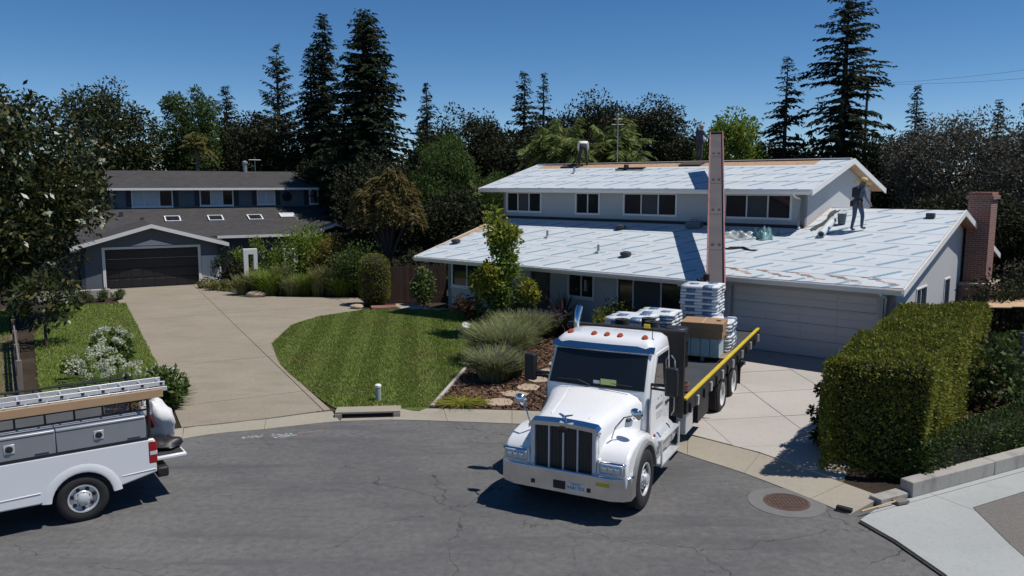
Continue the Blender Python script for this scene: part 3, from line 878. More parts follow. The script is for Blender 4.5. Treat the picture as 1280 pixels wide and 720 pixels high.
# ------------------------------------------------------------------ neighbouring dark house
HA = empty('neighbour_house', (-21.2, 40.9, 0), R(28))
tag(HA, 'dark grey two storey house with black double garage door and shingle roofs', 'house')
zg = lambda x, y: 2.39 + .286 * (3.85 - abs(x - 2.26))
wg, PG = wall((-1.15, 0), (5.7, 0), .05, 2.55, .2, [(1.15, 5.68, .125, 2.2)], 'garage_wall', M_STUCCO_A, HA)
MB().extr([(-1.15, 2.55), (5.7, 2.55), (2.26, 3.38)], lambda p, q: (p, 0, q), lambda p, q: (p, .2, q)).build('gable', M_STUCCO_A, HA)
M_BLKDOOR = mat('black_garage_door', (.013, .011, .012), .5, var=.2, scale=3)
gd = empty('garage_door', (0, 0, 0), 0, HA)
for k in range(4):
    sec = MB().box(.0, 4.53, .1, .14, .13 + .518 * k, .13 + .518 * k + .5).build('door_section', M_BLKDOOR, gd, bevel=.008)
    for c in range(8): MB().box(.06 + c * .56, .55 + c * .56, .085, .101, .18 + .518 * k, .58 + .518 * k).build('raised_panel', M_BLKDOOR, gd, bevel=.01)
for a, b, c, d in ((-.14, 0, .1, 2.32), (4.53, 4.67, .1, 2.32), (0, 4.53, 2.2, 2.32)): MB().box(a, b, -.04, .05, c, d).build('door_trim', M_TRIM, HA)
MB().box(4.69, 5.7, -.02, .0, .05, 1.7).build('white_panel', M_WHITEW, HA)
MB().extr([(1.25, 2.36), (3.3, 2.36), (2.26, 2.66)], lambda p, q: (p, -.05, q), lambda p, q: (p, .0, q)).build('pediment_vent', M_TRIM, HA)
wall((5.7, 0), (5.7, 5.5), .05, 2.4, .2, [], 'garage_wall', M_STUCCO_A, HA); wall((-1.15, 9), (-1.15, 0), .05, 2.4, .2, [], 'garage_wall', M_STUCCO_A, HA)
slope_slab([(-1.6, -.5), (2.26, -.5), (2.26, 9), (-1.6, 9)], zg, .14, 'garage_roof', M_SHING, HA)
slope_slab([(2.26, -.5), (6.1, -.5), (6.1, 6.5), (2.26, 9)], zg, .14, 'garage_roof', M_SHING, HA)
board((-1.6, -.502, zg(-1.6, 0) + .01), (2.26, -.502, zg(2.26, 0) + .01), .2, .035, (0, -1, 0), 'rake_board', M_TRIM, HA)
board((2.26, -.502, zg(2.26, 0) + .01), (6.1, -.502, zg(6.1, 0) + .01), .2, .035, (0, -1, 0), 'rake_board', M_TRIM, HA)
zm = lambda x, y: 2.55 + .29 * (y - 3.6)
wall((5.7, 4.4), (14.2, 4.4), .05, 2.65, .2, [], 'front_wall', M_STUCCO_A, HA)
lr = slope_slab([(-1.4, 3.6), (14.4, 3.6), (14.4, 9.0), (-1.4, 9.0)], zm, .14, 'main_roof', M_SHING, HA)
board((6.05, 3.598, 2.54), (14.4, 3.598, 2.54), .16, .03, (0, -1, 0), 'fascia', M_TRIM, HA)
wa, PA = wall((.75, 8.9), (13.2, 8.9), 3.6, 5.45, .2, [(1.1, 3.35, 4.22, 5.16), (5.1, 7.05, 4.25, 5.16), (8.7, 9.75, 4.3, 5.14), (12.2, 12.68, 4.3, 5.14)], 'upper_wall', M_STUCCO_A, HA)
window(PA, 1.1, 3.35, 4.22, 5.16, HA, (1.75, 2.65), curtain=(0, 1)); window(PA, 5.1, 7.05, 4.25, 5.16, HA, (5.7, 6.45), curtain=(1,))
window(PA, 8.7, 9.75, 4.3, 5.14, HA, (9.22,), curtain=(0, 1)); window(PA, 12.2, 12.68, 4.3, 5.14, HA)
for s in (.72, 3.45, 4.72, 7.15, 8.3, 9.85, 11.75):
    MB().hexa([PA(s, 4.18, -.03), PA(s + .3, 4.18, -.03), PA(s + .3, 4.18, -.002), PA(s, 4.18, -.002)], [PA(s, 5.22, -.03), PA(s + .3, 5.22, -.03), PA(s + .3, 5.22, -.002), PA(s, 5.22, -.002)]).build('shutter', M_SHUTTER, wa)
MB().lathe([(.34, -.03), (.34, .03), (.26, .035)], 20, Matrix.Translation((11.35, 8.88, 4.75)) @ Matrix.Rotation(R(90), 4, 'X')).build('round_window', M_SHUTTER, wa, smooth=True)
MB().lathe([(.25, .03), (.25, .042)], 20, Matrix.Translation((11.35, 8.88, 4.75)) @ Matrix.Rotation(R(90), 4, 'X')).build('pane', M_GLASS, wa)
wall((13.2, 8.9), (13.2, 16.4), 2.4, 5.4, .2, [], 'upper_wall', M_STUCCO_A, HA); wall((.75, 16.4), (.75, 8.9), 2.4, 5.4, .2, [], 'upper_wall', M_STUCCO_A, HA)
zt = lambda x, y: 5.36 + .265 * min(y - 8.4, 16.9 - y)
slope_slab([(.45, 8.4), (13.5, 8.4), (13.5, 12.65), (.45, 12.65)], zt, .13, 'upper_roof', M_SHING, HA)
slope_slab([(.45, 12.65), (13.5, 12.65), (13.5, 16.9), (.45, 16.9)], zt, .13, 'upper_roof', M_SHING, HA)
board((.45, 8.398, 5.35), (13.5, 8.398, 5.35), .14, .03, (0, -1, 0), 'fascia', M_TRIM, HA)
for (x, y, w, h) in ((3.9, 6.6, .9, 1.0), (6.4, 6.6, .9, 1.0), (8.8, 6.6, .9, 1.0), (10.9, 6.9, .95, .8)):
    z = zm(x, y); A = math.atan(.29); Mx = Matrix.Translation((x, y, z)) @ Matrix.Rotation(A, 4, 'X')
    sk = MB()
    for a, b, c, d in ((-w / 2, w / 2, -h / 2, -h / 2 + .07), (-w / 2, w / 2, h / 2 - .07, h / 2), (-w / 2, -w / 2 + .07, -h / 2 + .07, h / 2 - .07), (w / 2 - .07, w / 2, -h / 2 + .07, h / 2 - .07)): sk.box(a, b, c, d, -.02, .1, Mx)
    so = sk.build('skylight', M_TRIM, HA); MB().box(-w / 2 + .07, w / 2 - .07, -h / 2 + .07, h / 2 - .07, 0, .07, Mx).build('pane', M_GLASS if x < 10 else M_CURT, so)
for x, y in ((1.1, 7.4), (2.2, 6.3), (12.3, 7.2)): MB().cbox((x, y, zm(x, y) + .12), (.22, .22, .3)).build('roof_vent', M_LEAD, lr)
MB().lathe([(.14, -.1), (.14, .55), (.2, .57), (.2, .7), (.05, .78)], 10, Matrix.Translation((9.3, 12.5, 6.45))).build('flue', M_GREYM, HA, smooth=True)
zs = lambda x, y: 2.5 + .34 * (2.1 - abs(x - 12.9))
slope_slab([(10.8, 2.2), (12.9, 2.2), (12.9, 6.5), (10.8, 4.2)], zs, .12, 'porch_roof', M_SHING, HA); slope_slab([(12.9, 2.2), (15, 2.2), (15, 4.2), (12.9, 6.5)], zs, .12, 'porch_roof', M_SHING, HA)
board((10.8, 2.198, 2.51), (12.9, 2.198, 3.22), .18, .03, (0, -1, 0), 'rake_board', M_TRIM, HA); board((12.9, 2.198, 3.22), (15, 2.198, 2.51), .18, .03, (0, -1, 0), 'rake_board', M_TRIM, HA)
for x in (10.95, 14.8): MB().box(x, x + .14, 2.3, 2.44, .1, 2.5).build('porch_post', M_STUCCO_A, HA)
# antenna mast on the neighbour's ridge
am = MB().tube([(10.0, 12.6, 6.4), (10.0, 12.6, 7.5)], .02, 6); am.tube([(9.6, 12.6, 7.3), (10.4, 12.6, 7.3)], .012, 5)
am.build('antenna', M_GREYM, HA)
# ------------------------------------------------------------------ vehicle materials
M_PAINT = mat('white_truck_paint', (.80, .80, .80), .28, var=.03, scale=1.5, coat=.6, fine=.015)
M_PAINT2 = mat('white_pickup_paint', (.74, .75, .76), .32, var=.04, scale=1.5, coat=.5, fine=.015)
M_CHROME = mat('chrome', (.72, .73, .75), .12, 1.0, var=.08, scale=6)
M_ALU = mat('brushed_aluminium', (.66, .67, .68), .38, .45, var=.12, scale=8)
M_TYRE = mat('tyre_rubber', (.018, .018, .019), .85, var=.2, scale=8, bmp=.3, bscale=60)
M_CHASSIS = mat('black_chassis', (.014, .014, .015), .55, var=.3, scale=4)
M_AUTOG = glassmat('vehicle_glass', (.008, .010, .012), .03)
M_MESHG = mat('grille_mesh', (.11, .10, .09), .5, .3, var=.2, scale=30)
M_LENS = glassmat('lamp_lens', (.34, .36, .38), .08)
M_AMBER = mat('amber_lens', (.36, .07, .02), .25, var=.1)
M_RED = mat('red_lens', (.30, .012, .015), .2, var=.15)
M_DECK = mat('bed_deck_steel', (.06, .066, .075), .6, .2, var=.3, scale=2.5, fine=.15)
M_YELLOW = mat('yellow_paint', (.62, .46, .03), .5, var=.2, scale=4, fine=.15)
M_RIMW = mat('white_rim', (.62, .62, .62), .4, var=.12, scale=5)
M_GREYBOX = mat('grey_toolbox', (.30, .31, .32), .5, .35, var=.08, scale=3)
M_WRAPW = mat('white_wrap', (.62, .64, .66), .45, var=.22, scale=6, bmp=.7, bscale=9)
M_WRAPB = mat('blue_wrap', (.10, .17, .28), .4, var=.35, scale=6, bmp=.6, bscale=10)
M_CARD = mat('cardboard', (.34, .20, .105), .8, var=.12, scale=3)
M_CYAN = mat('pale_cyan_carton', (.38, .50, .51), .6, var=.15, scale=4)
M_PALLET = mat('pallet_wood', (.36, .27, .18), .85, var=.2, scale=4, orand=.15)
M_FELT = mat('black_felt', (.022, .021, .02), .9, var=.3, scale=8, bmp=.5)
M_PAPER = mat('tan_paper', (.40, .30, .20), .8, var=.2)

def wheel(parent, x, y, r, w, side, rimmat, rear=False, rim_r=.29, name='wheel'):
    """tyre with rim, hub and hand holes; side = outward direction on x"""
    Mx = Matrix.Translation((x, y, r)) @ Matrix.Rotation(R(90) * side, 4, 'Y')
    h = w / 2
    prof = [(rim_r, -h * .85), (rim_r + .05, -h), (r * .82, -h * 1.02), (r * .955, -h * .9), (r, -h * .7), (r, -h * .28), (r - .012, -h * .26), (r - .012, -h * .2), (r, -h * .18), (r, h * .18), (r - .012, h * .2), (r - .012, h * .26), (r, h * .28), (r, h * .7), (r * .955, h * .9), (r * .82, h * 1.02), (rim_r + .05, h), (rim_r, h * .85)]
    t = MB().lathe(prof, 36, Mx, (False, False)).build('wheel', M_TYRE, parent, smooth=True, angle=40)
    q = rim_r / .29
    if rear: rp = [(rim_r + .004, h * .8), (rim_r, h * .92), (rim_r - .02, h * .86), (rim_r - .03, h * .1), (.2 * q, -h * .25), (.13 * q, -h * .2), (.12 * q, h * .5), (.07 * q, h * .62)]
    else: rp = [(rim_r + .004, h * .8), (rim_r, h * .92), (rim_r - .022, h * .9), (rim_r - .035, h * .38), (.2 * q, h * .42), (.15 * q, h * .82), (.11 * q, h * .84), (.1 * q, h * 1.2), (.06 * q, h * 1.32)]
    ro = MB().lathe(rp, 28, Mx, (False, True)).build('rim', rimmat, t, smooth=True, angle=40)
    k = 10 if not name.startswith('small') else 7
    zz = h * .0 if rear else h * .5
    hm = MB().lathe([(.036 * q, zz - .06), (.036 * q, zz + (.02 if rear else .03))], 8).mesh('hand_hole', M_CHASSIS)
    bm_ = MB().lathe([(.012 * q, h * .5), (.012 * q, h * .9)], 6).mesh('lug_nut', M_CHASSIS if not rear else rimmat)
    for i in range(k):
        a = 2 * math.pi * i / k
        o = inst('hand_hole', hm, t); o.matrix_local = Mx @ Matrix.Rotation(a, 4, 'Z') @ Matrix.Translation((.205 * q, 0, 0))
        o = inst('lug_nut', bm_, t); o.matrix_local = Mx @ Matrix.Rotation(a + .3, 4, 'Z') @ Matrix.Translation((.14 * q, 0, -h * (.45 if rear else 0)))
    return t

def rring(x0, x1, y0, y1, z, r, n=4):
    """rounded rectangle ring at height z"""
    pts = []
    for cx, cy, a0 in ((x1 - r, y0 + r, -90), (x1 - r, y1 - r, 0), (x0 + r, y1 - r, 90), (x0 + r, y0 + r, 180)):
        for i in range(n):
            a = R(a0 + 90 * i / (n - 1)); pts.append((cx + r * math.cos(a), cy + r * math.sin(a), z))
    return pts

# ------------------------------------------------------------------ flatbed delivery truck
TR = empty('flatbed_truck', (.86, 12.82, 0), R(-26.5))
tag(TR, 'white long nosed flatbed truck with chrome grille, black headboard and yellow bed rail', 'truck')
ch_ = MB()
for s in (-1, 1): ch_.box(s * .43 - .045, s * .43 + .045, .5, 11.6, .72, .98)
for y in (1.2, 2.6, 4.6, 6.3, 7.9, 9.3, 11.4): ch_.box(-.385, .385, y, y + .12, .76, .94)
ch_.tube([(-.95, .92, .52), (.95, .92, .52)], .06, 8)
for y in (7.2, 8.58): ch_.tube([(-.95, y, .52), (.95, y, .52)], .085, 8)
ch_.box(-.55, .55, .35, 1.5, .55, 1.1)
ch_.build('chassis', M_CHASSIS, TR)
for s in (-1, 1):
    wheel(TR, s * 1.04, .92, .52, .28, s, M_ALU)
    for y in (7.2, 8.58):
        wheel(TR, s * 1.07, y, .52, .27, s, M_RIMW, True); wheel(TR, s * .74, y, .52, .27, s, M_RIMW, True)
# hood
def hoodring(y, w, zt, zb, crown):
    half = [(w, zb), (w * 1.0, zb + (zt - zb) * .5), (w * .985, zt - .12), (w * .90, zt - .035), (w * .72, zt + crown * .45), (w * .36, zt + crown * .85)]
    return [(x, y, z) for x, z in half] + [(0, y, zt + crown)] + [(-x, y, z) for x, z in half[::-1]]
hood = MB().loft([hoodring(.10, .61, 1.58, .70, .02), hoodring(.16, .63, 1.62, .70, .03), hoodring(.5, .68, 1.67, .72, .035), hoodring(.95, .77, 1.73, .74, .04), hoodring(1.3, .86, 1.79, .78, .06), hoodring(1.6, .94, 1.84, .82, .06)])
ho = hood.build('hood', M_PAINT, TR, smooth=True, angle=45)
for s in (-1, 1):
    MB().tube([(s * .35, .3, 1.672), (s * .42, .9, 1.748), (s * .5, 1.5, 1.86)], .009, 6).build('hood_crease', M_PAINT, ho, smooth=True)
    c0, arc = (.92, .52), []
    for i in range(13):
        a = R(4 + 172 * i / 12); arc.append((c0[0] + .635 * math.cos(a), c0[1] + .635 * math.sin(a)))
    out = [(.2, .50), (.02, .56), (.0, .84), (.03, 1.02), (.14, 1.14), (.36, 1.235), (.65, 1.285), (1.0, 1.285), (1.3, 1.22), (1.52, 1.08), (1.7, .86), (1.76, .5)]
    poly = arc + out
    inn = lambda y, z: (s * .56, y, z + (.16 * (z - 1.0) / .28 if z > 1.0 and (y, z) in out else 0))
    MB().extr(poly, inn, lambda y, z: (s * 1.13, y, z)).build('fender', M_PAINT, TR, bevel=.075, segs=4)
    fl = MB(); rr_ = []
    for i in range(15):
        a = R(6 + 160 * i / 14)
        rr_.append([(s * xx, c0[0] + q * math.cos(a), c0[1] + q * math.sin(a)) for xx, q in ((1.10, .60), (1.185, .60), (1.185, .66), (1.10, .665))])
    fl.loft(rr_).build('wheel_arch_trim', mat('grey_trim', (.22, .22, .22), .6), TR, smooth=True)
    hb = MB().box(s * .66, s * 1.1, -.035, .1, .86, 1.07).build('headlight', M_CHROME, TR, bevel=.03)
    MB().box(s * .69, s * 1.07, -.045, -.02, .885, 1.045).build('lens', M_LENS, hb, bevel=.02)
    for k in range(3): MB().lathe([(.052, 0), (.05, .02), (.02, .035)], 12, Matrix.Translation((s * (.76 + .11 * k), -.042, .965)) @ Matrix.Rotation(R(90), 4, 'X')).build('bulb', M_CHROME, hb, smooth=True)
    MB().box(s * .62, s * .66, -.02, .08, .84, 1.09).build('side_lamp', M_TRIM, hb, bevel=.01)
    MB().lathe([(.03, 0), (.03, .02), (.01, .035)], 10, Matrix.Translation((s * 1.13, 1.5, 1.13)) @ Matrix.Rotation(R(90) * s, 4, 'Y')).build('side_marker', M_AMBER, TR)
    # air intake on the hood flank
    MB().tube([(s * .80, .98, 1.50), (s * .86, 1.2, 1.56)], [.035, .055], 10).build('intake', M_CHASSIS, TR, smooth=True)
    # fender mirror on a bent arm
    arm = MB().tube([(s * .74, .34, 1.36), (s * .80, .32, 1.55), (s * .92, .42, 1.72), (s * 1.06, .55, 1.74)], .014, 8).build('fender_mirror', M_CHROME, TR, smooth=True)
    MB().lathe([(.0, -.07), (.06, -.06), (.105, -.02), (.115, .03), (.1, .045), (0, .05)], 16, Matrix.Translation((s * 1.08, .57, 1.75)) @ Matrix.Rotation(R(-75), 4, 'X')).build('mirror_head', M_CHROME, arm, smooth=True)
    # cab side mirror
    ma = MB().tube([(s * .98, 1.72, 2.0), (s * 1.36, 1.68, 2.02)], .03, 6).tube([(s * 1.0, 1.72, 1.93), (s * 1.36, 1.68, 1.93)], .022, 6).build('side_mirror', M_BLACKP, TR)
    MB().box(s * 1.27, s * 1.50, 1.6, 1.74, 1.84, 2.36).build('mirror_head', M_BLACKP, ma, bevel=.035, segs=3)
    MB().box(s * 1.295, s * 1.475, 1.741, 1.746, 1.88, 2.32).build('mirror_glass', M_CHROME, ma)
# grille
gs = MB()
gs.box(-.60, -.52, -.02, .12, .66, 1.58).box(.52, .60, -.02, .12, .66, 1.58).box(-.52, .52, -.02, .12, .66, .75)
gso = gs.build('grille_surround', M_ALU, TR, bevel=.02)
cr = MB(); cr.loft([[(x, -.03, z - .07), (x, -.03, z), (x, .14, z + .035), (x, .14, z - .07)] for x, z in ((-.63, 1.54), (-.58, 1.60), (-.3, 1.62), (0, 1.63), (.3, 1.62), (.58, 1.60), (.63, 1.54))]).build('grille_crown', M_CHROME, gso, smooth=True, angle=40)
for k in range(4):
    x0 = -.52 + k * .26; MB().box(x0, x0 + .235, .05, .06, .75, 1.54).build('grille_mesh', M_MESHG, gso)
    sl = MB()
    for j in range(9): sl.box(x0 + .012 + j * .0265, x0 + .018 + j * .0265, .03, .05, .75, 1.54)
    sl.build('grille_slats', M_MESHG, gso)
for x in (-.272, -.012, .248): MB().box(x, x + .028, -.012, .045, .75, 1.55).build('grille_bar', M_ALU, gso, bevel=.006)
MB().lathe([(.0, 0), (.075, 0), (.085, .012), (.06, .03), (0, .032)], 20, Matrix.Translation((0, -.032, 1.52)) @ Matrix.Diagonal((1.25, 1, .62, 1)) @ Matrix.Rotation(R(90), 4, 'X')).build('emblem', mat('emblem_dark', (.03, .012, .014), .3), gso, smooth=True)
orn = MB().tube([(0, .12, 1.635), (0, .10, 1.695), (0, .02, 1.725), (0, -.06, 1.720)], [.018, .016, .014, .004], 8)
orn.hexa([(-.005, .0, 1.715), (-.13, .10, 1.735), (-.12, .15, 1.737), (-.005, .07, 1.725)], [(-.005, .0, 1.727), (-.13, .10, 1.742), (-.12, .15, 1.744), (-.005, .07, 1.737)])
orn.hexa([(.005, .0, 1.715), (.13, .10, 1.735), (.12, .15, 1.737), (.005, .07, 1.725)], [(.005, .0, 1.727), (.13, .10, 1.742), (.12, .15, 1.744), (.005, .07, 1.737)])
orn.build('hood_ornament', M_CHROME, TR)
# bumper
plan = [(-1.19, .34), (-1.19, .10), (-1.08, .0), (-.88, -.08), (.88, -.08), (1.08, .0), (1.19, .10), (1.19, .34), (1.10, .34), (1.08, .13), (.84, .02), (-.84, .02), (-1.08, .13), (-1.10, .34)]
bu = MB().prism(plan, .42, .83).build('bumper', M_CHROME, TR, bevel=.025, segs=3)
for x in (-.52, .50): MB().box(x - .035, x + .035, -.086, -.07, .52, .59).build('tow_hole', M_CHASSIS, bu)
MB().box(-.14, .08, -.088, -.07, .50, .64).build('tow_plate', M_CHASSIS, bu)
def text(name, s, size, m, parent, M_, ext=.001):
    cu = bpy.data.curves.new(name, 'FONT'); cu.body = s; cu.size = size; cu.extrude = ext; cu.align_x = 'CENTER'; cu.align_y = 'CENTER'
    tmp = bpy.data.objects.new(name, cu); COL.objects.link(tmp)
    bpy.context.view_layer.update()
    me = bpy.data.meshes.new_from_object(tmp.evaluated_get(bpy.context.evaluated_depsgraph_get()))
    bpy.data.objects.remove(tmp); me.transform(M_); me.materials.clear(); me.materials.append(m)
    o = bpy.data.objects.new(name, me); return link(o, parent)
M_NAVY = mat('navy_print', (.03, .04, .12), .5)
pl = MB().box(.12, .42, -.092, -.075, .485, .645).build('licence_plate', M_TRIM, TR, bevel=.006)
FRONT = Matrix.Rotation(R(90), 4, 'X')
text('plate_number', '9A81703', .085, M_NAVY, pl, Matrix.Translation((.27, -.094, .555)) @ FRONT)
text('plate_state', 'California', .045, M_RED, pl, Matrix.Translation((.27, -.094, .622)) @ FRONT)
MB().box(.62, .86, -.084, -.078, .66, .72).build('sticker', M_YELLOW, bu)
# cab
cab = MB().loft([rring(-.98, .98, 1.52, 3.05, .82, .08), rring(-1.0, 1.0, 1.5, 3.05, 1.3, .1), rring(-1.0, 1.0, 1.5, 3.05, 1.86, .1), rring(-.975, .975, 1.84, 3.05, 2.52, .12), rring(-.95, .95, 1.9, 3.03, 2.66, .14), rring(-.87, .87, 2.0, 2.96, 2.74, .16), rring(-.62, .62, 2.2, 2.8, 2.775, .18)])
cabo = cab.build('cab', M_PAINT, TR, smooth=True, angle=50)
# windscreen: gently bowed, bonded a little proud of the cab, with a rubber surround
def wsr(z, half, y, bow): return [(half * t, y - bow * (1 - t * t), z) for t in [i / 6 - 1 for i in range(13)]]
def band(lo, hi, off):
    a = [(x, y - off, z) for x, y, z in lo]; b = [(x, y - off, z) for x, y, z in hi]
    return a, b
def screen(z0, z1, h0, h1, off, th, name, m, parent):
    y0 = 1.5 + (z0 - 1.86) * .515; y1 = 1.5 + (z1 - 1.86) * .515
    mb = MB(); lo = wsr(z0, h0, y0 - off, .03); hi = wsr(z1, h1, y1 - off, .03)
    lo2 = [(x, y + th, z) for x, y, z in lo]; hi2 = [(x, y + th, z) for x, y, z in hi]
    n_ = 13; mb.add(lo + hi + hi2 + lo2, [])
    for k in range(n_ - 1):
        for r_ in range(4):
            a = r_ * n_ + k; b = ((r_ + 1) % 4) * n_ + k
            mb.f.append((a, a + 1, b + 1, b))
    mb.f.append((0, n_, 2 * n_, 3 * n_)); mb.f.append((n_ - 1, 4 * n_ - 1, 3 * n_ - 1, 2 * n_ - 1))
    return mb.build(name, m, parent, smooth=True, angle=40)
screen(1.90, 2.5, .93, .90, .0, .05, 'screen_seal', M_CHASSIS, cabo)
screen(1.93, 2.48, .90, .875, .006, .02, 'windscreen', M_AUTOG, cabo)
for s in (-1, 1): MB().tube([(s * .1, 1.49, 1.92), (s * .32, 1.47, 2.0), (s * .72, 1.46, 1.99)], .01, 5).build('wiper', M_CHASSIS, cabo)
MB().box(.12, .42, 1.462, 1.466, 1.965, 2.07).build('paper_slip', mat('lime_paper', (.50, .62, .22), .7), cabo)
MB().box(-.02, .10, 1.464, 1.468, 1.97, 2.03).build('paper_slip', M_CURT, cabo)
vs_ = MB(); vs_.loft([[(x, yy - .02, 2.60), (x, yy - .09, 2.52), (x, yy - .1, 2.535), (x, yy - .0, 2.64)] for x, yy in [(1.0 * t, 1.93 - .07 * (1 - t * t)) for t in [i / 8 - 1 for i in range(17)]]])
vs_.build('sun_visor', M_CHROME, cabo, smooth=True, angle=50)
for x in (-.74, -.26, 0, .26, .74):
    l = MB().lathe([(.075, 0), (.072, .03), (.05, .055), (0, .06)], 12, Matrix.Translation((x, 2.12, 2.742)) @ Matrix.Rotation(R(18), 4, 'X') @ Matrix.Diagonal((.8, 1.2, 1, 1))).build('marker_light', M_AMBER, cabo, smooth=True)
MB().lathe([(.03, 0), (.03, .04), (.008, .05), (.006, .35)], 8, Matrix.Translation((.86, 2.2, 2.70))).build('aerial', M_CHASSIS, cabo)
for s in (-1, 1):
    # doors are panels of their own, a little proud of the cab side
    dp = [(1.66, .98), (2.92, .98), (2.92, 1.84), (2.90, 2.50), (2.06, 2.50), (1.70, 1.90)]
    sx = lambda z: 1.003 if z < 1.87 else 1.003 - (z - 1.86) * .036
    do = MB().extr(dp, lambda y, z: (s * (sx(z) + .012), y, z), lambda y, z: (s * (sx(z) - .02), y, z)).build('door', M_PAINT, TR, bevel=.008)
    wp = [(1.86, 1.90), (2.84, 1.80), (2.83, 2.44), (2.13, 2.44)]
    MB().extr(wp, lambda y, z: (s * (sx(z) + .018), y, z), lambda y, z: (s * (sx(z) - .01), y, z)).build('side_window', M_AUTOG, do)
    MB().box(s * 1.015, s * 1.045, 2.62, 2.82, 1.42, 1.47).build('handle', M_BLACKP, do, bevel=.008)
    # faint printed lettering on the door
    pr_ = MB()
    for (a, b, z, h) in ((2.15, 2.20, 1.62, .04), (2.34, 2.39, 1.62, .04), (2.02, 2.5, 1.46, .07), (2.05, 2.44, 1.36, .022), (2.05, 2.46, 1.31, .022), (2.05, 2.40, 1.26, .022)):
        nseg = max(1, int((b - a) / .05))
        for q in range(nseg): pr_.box(s * 1.0151, s * 1.0165, a + q * .05, a + q * .05 + (.034 if (q * 7 + int(z * 100)) % 3 else .042), z, z + h)
    pr_.build('door_print', mat('grey_print', (.28, .29, .31), .6), do)
    MB().box(s * .98, s * 1.0, 1.53, 1.64, .9, 1.78).build('cowl_panel', mat('grey_trim', (.22, .22, .22), .6), TR, bevel=.008)
    # steps and tank
    tk = MB().lathe([(.0, -.62), (.26, -.62), (.29, -.58), (.29, .58), (.26, .62), (0, .62)], 24, Matrix.Translation((s * .84, 2.45, .76)) @ Matrix.Rotation(R(90), 4, 'X')).build('fuel_tank', M_ALU, TR, smooth=True)
    for yy in (2.1, 2.75): MB().lathe([(.295, -.025), (.302, -.02), (.302, .02), (.295, .025)], 24, Matrix.Translation((s * .84, yy, .76)) @ Matrix.Rotation(R(90), 4, 'X')).build('strap', M_CHROME, tk, smooth=True)
    MB().box(s * .95, s * 1.2, 1.86, 3.1, .43, .48).build('step', M_ALU, TR, bevel=.01); MB().box(s * .98, s * 1.19, 1.9, 3.08, .88, .92).build('step', M_ALU, TR, bevel=.01)
    MB().box(s * 1.17, s * 1.195, 1.84, 1.9, .42, .95).build('step_bracket', M_ALU, TR); MB().box(s * 1.17, s * 1.195, 3.05, 3.11, .42, .95).build('step_bracket', M_ALU, TR)
    MB().tube([(s * 1.05, 2.98, 1.1), (s * 1.1, 2.98, 1.2), (s * 1.1, 2.98, 2.2), (s * 1.03, 2.98, 2.3)], .016, 6).build('grab_rail', M_CHROME, TR, smooth=True)
ex = MB().tube([(-1.0, 3.1, .9), (-1.0, 3.1, 2.75), (-1.0, 3.12, 2.95), (-1.0, 3.22, 3.08)], .07, 14); ex.build('exhaust_stack', M_CHROME, TR, smooth=True)
# headboard
hbd = MB().box(-1.22, 1.22, 3.24, 3.28, 1.0, 2.68).build('headboard', M_CHASSIS, TR)
for x in (-1.22, -.42, .38, 1.14): MB().box(x, x + .08, 3.17, 3.24, 1.0, 2.68).build('headboard_post', M_CHASSIS, hbd)
MB().box(-1.24, 1.24, 3.15, 3.32, 2.68, 2.75).build('headboard_rail', M_CHASSIS, hbd, bevel=.01)
MB().box(.40, .52, 3.16, 3.2, 2.75, 2.83).build('tag', M_YELLOW, hbd)
# bed
bd = MB().box(-1.2, 1.2, 3.3, 11.9, 1.14, 1.24).build('bed', M_DECK, TR)
for k in range(22): MB().box(-1.2, 1.2, 3.55 + k * .38, 3.63 + k * .38, 1.02, 1.14).build('cross_member', M_CHASSIS, bd)
for s in (-1, 1):
    MB().box(s * 1.2, s * 1.27, 3.3, 11.93, 1.05, 1.333).build('bed_side_channel', M_CHASSIS, bd)
    MB().box(s * 1.185, s * 1.265, 3.3, 11.94, 1.335, 1.385).build('bed_rail', M_YELLOW, bd, bevel=.008)
    for k in range(14): MB().box(s * 1.271, s * 1.31, 3.5 + k * .62, 3.6 + k * .62, 1.04, 1.24).build('stake_pocket', M_ALU if k % 2 else M_CHASSIS, bd)
    MB().box(s * 1.0, s * 1.2, 3.55, 4.15, .55, 1.0).build('side_box', M_ALU, TR, bevel=.01)
    MB().box(s * .95, s * 1.2, 4.6, 5.6, .5, 1.0).build('side_box', M_CHASSIS, TR, bevel=.01)
    MB().box(s * .62, s * 1.2, 9.45, 9.47, .25, 1.0).build('mud_flap', M_TYRE, TR)
    MB().box(s * .62, s * 1.2, 6.35, 6.37, .35, 1.0).build('mud_flap', M_TYRE, TR)
    MB().box(s * .8, s * 1.05, 11.9, 11.95, 1.06, 1.16).build('tail_lamp', M_RED, bd)
MB().box(-1.2, 1.2, 11.9, 11.96, 1.03, 1.27).build('bed_end', M_CHASSIS, bd)

# ------------------------------------------------------------------ load on the flatbed
def on_truck(x, y, z):
    a = R(-26.5); return (.86 + x * math.cos(a) - y * math.sin(a), 12.82 + x * math.sin(a) + y * math.cos(a), z)
TRZ = R(-26.5)
def pallet(x, y, label):
    p = empty('pallet', on_truck(x, y, 1.24), TRZ)
    for k in range(7): MB().box(-.55, .55, -.5 + k * .155, -.41 + k * .155, .105, .125).build('deck_board', M_PALLET, p)
    for k in (-.53, -.04, .45): MB().box(k, k + .08, -.5, .52, .0, .105).build('stringer', M_PALLET, p)
    return tag(p, label, 'pallet')
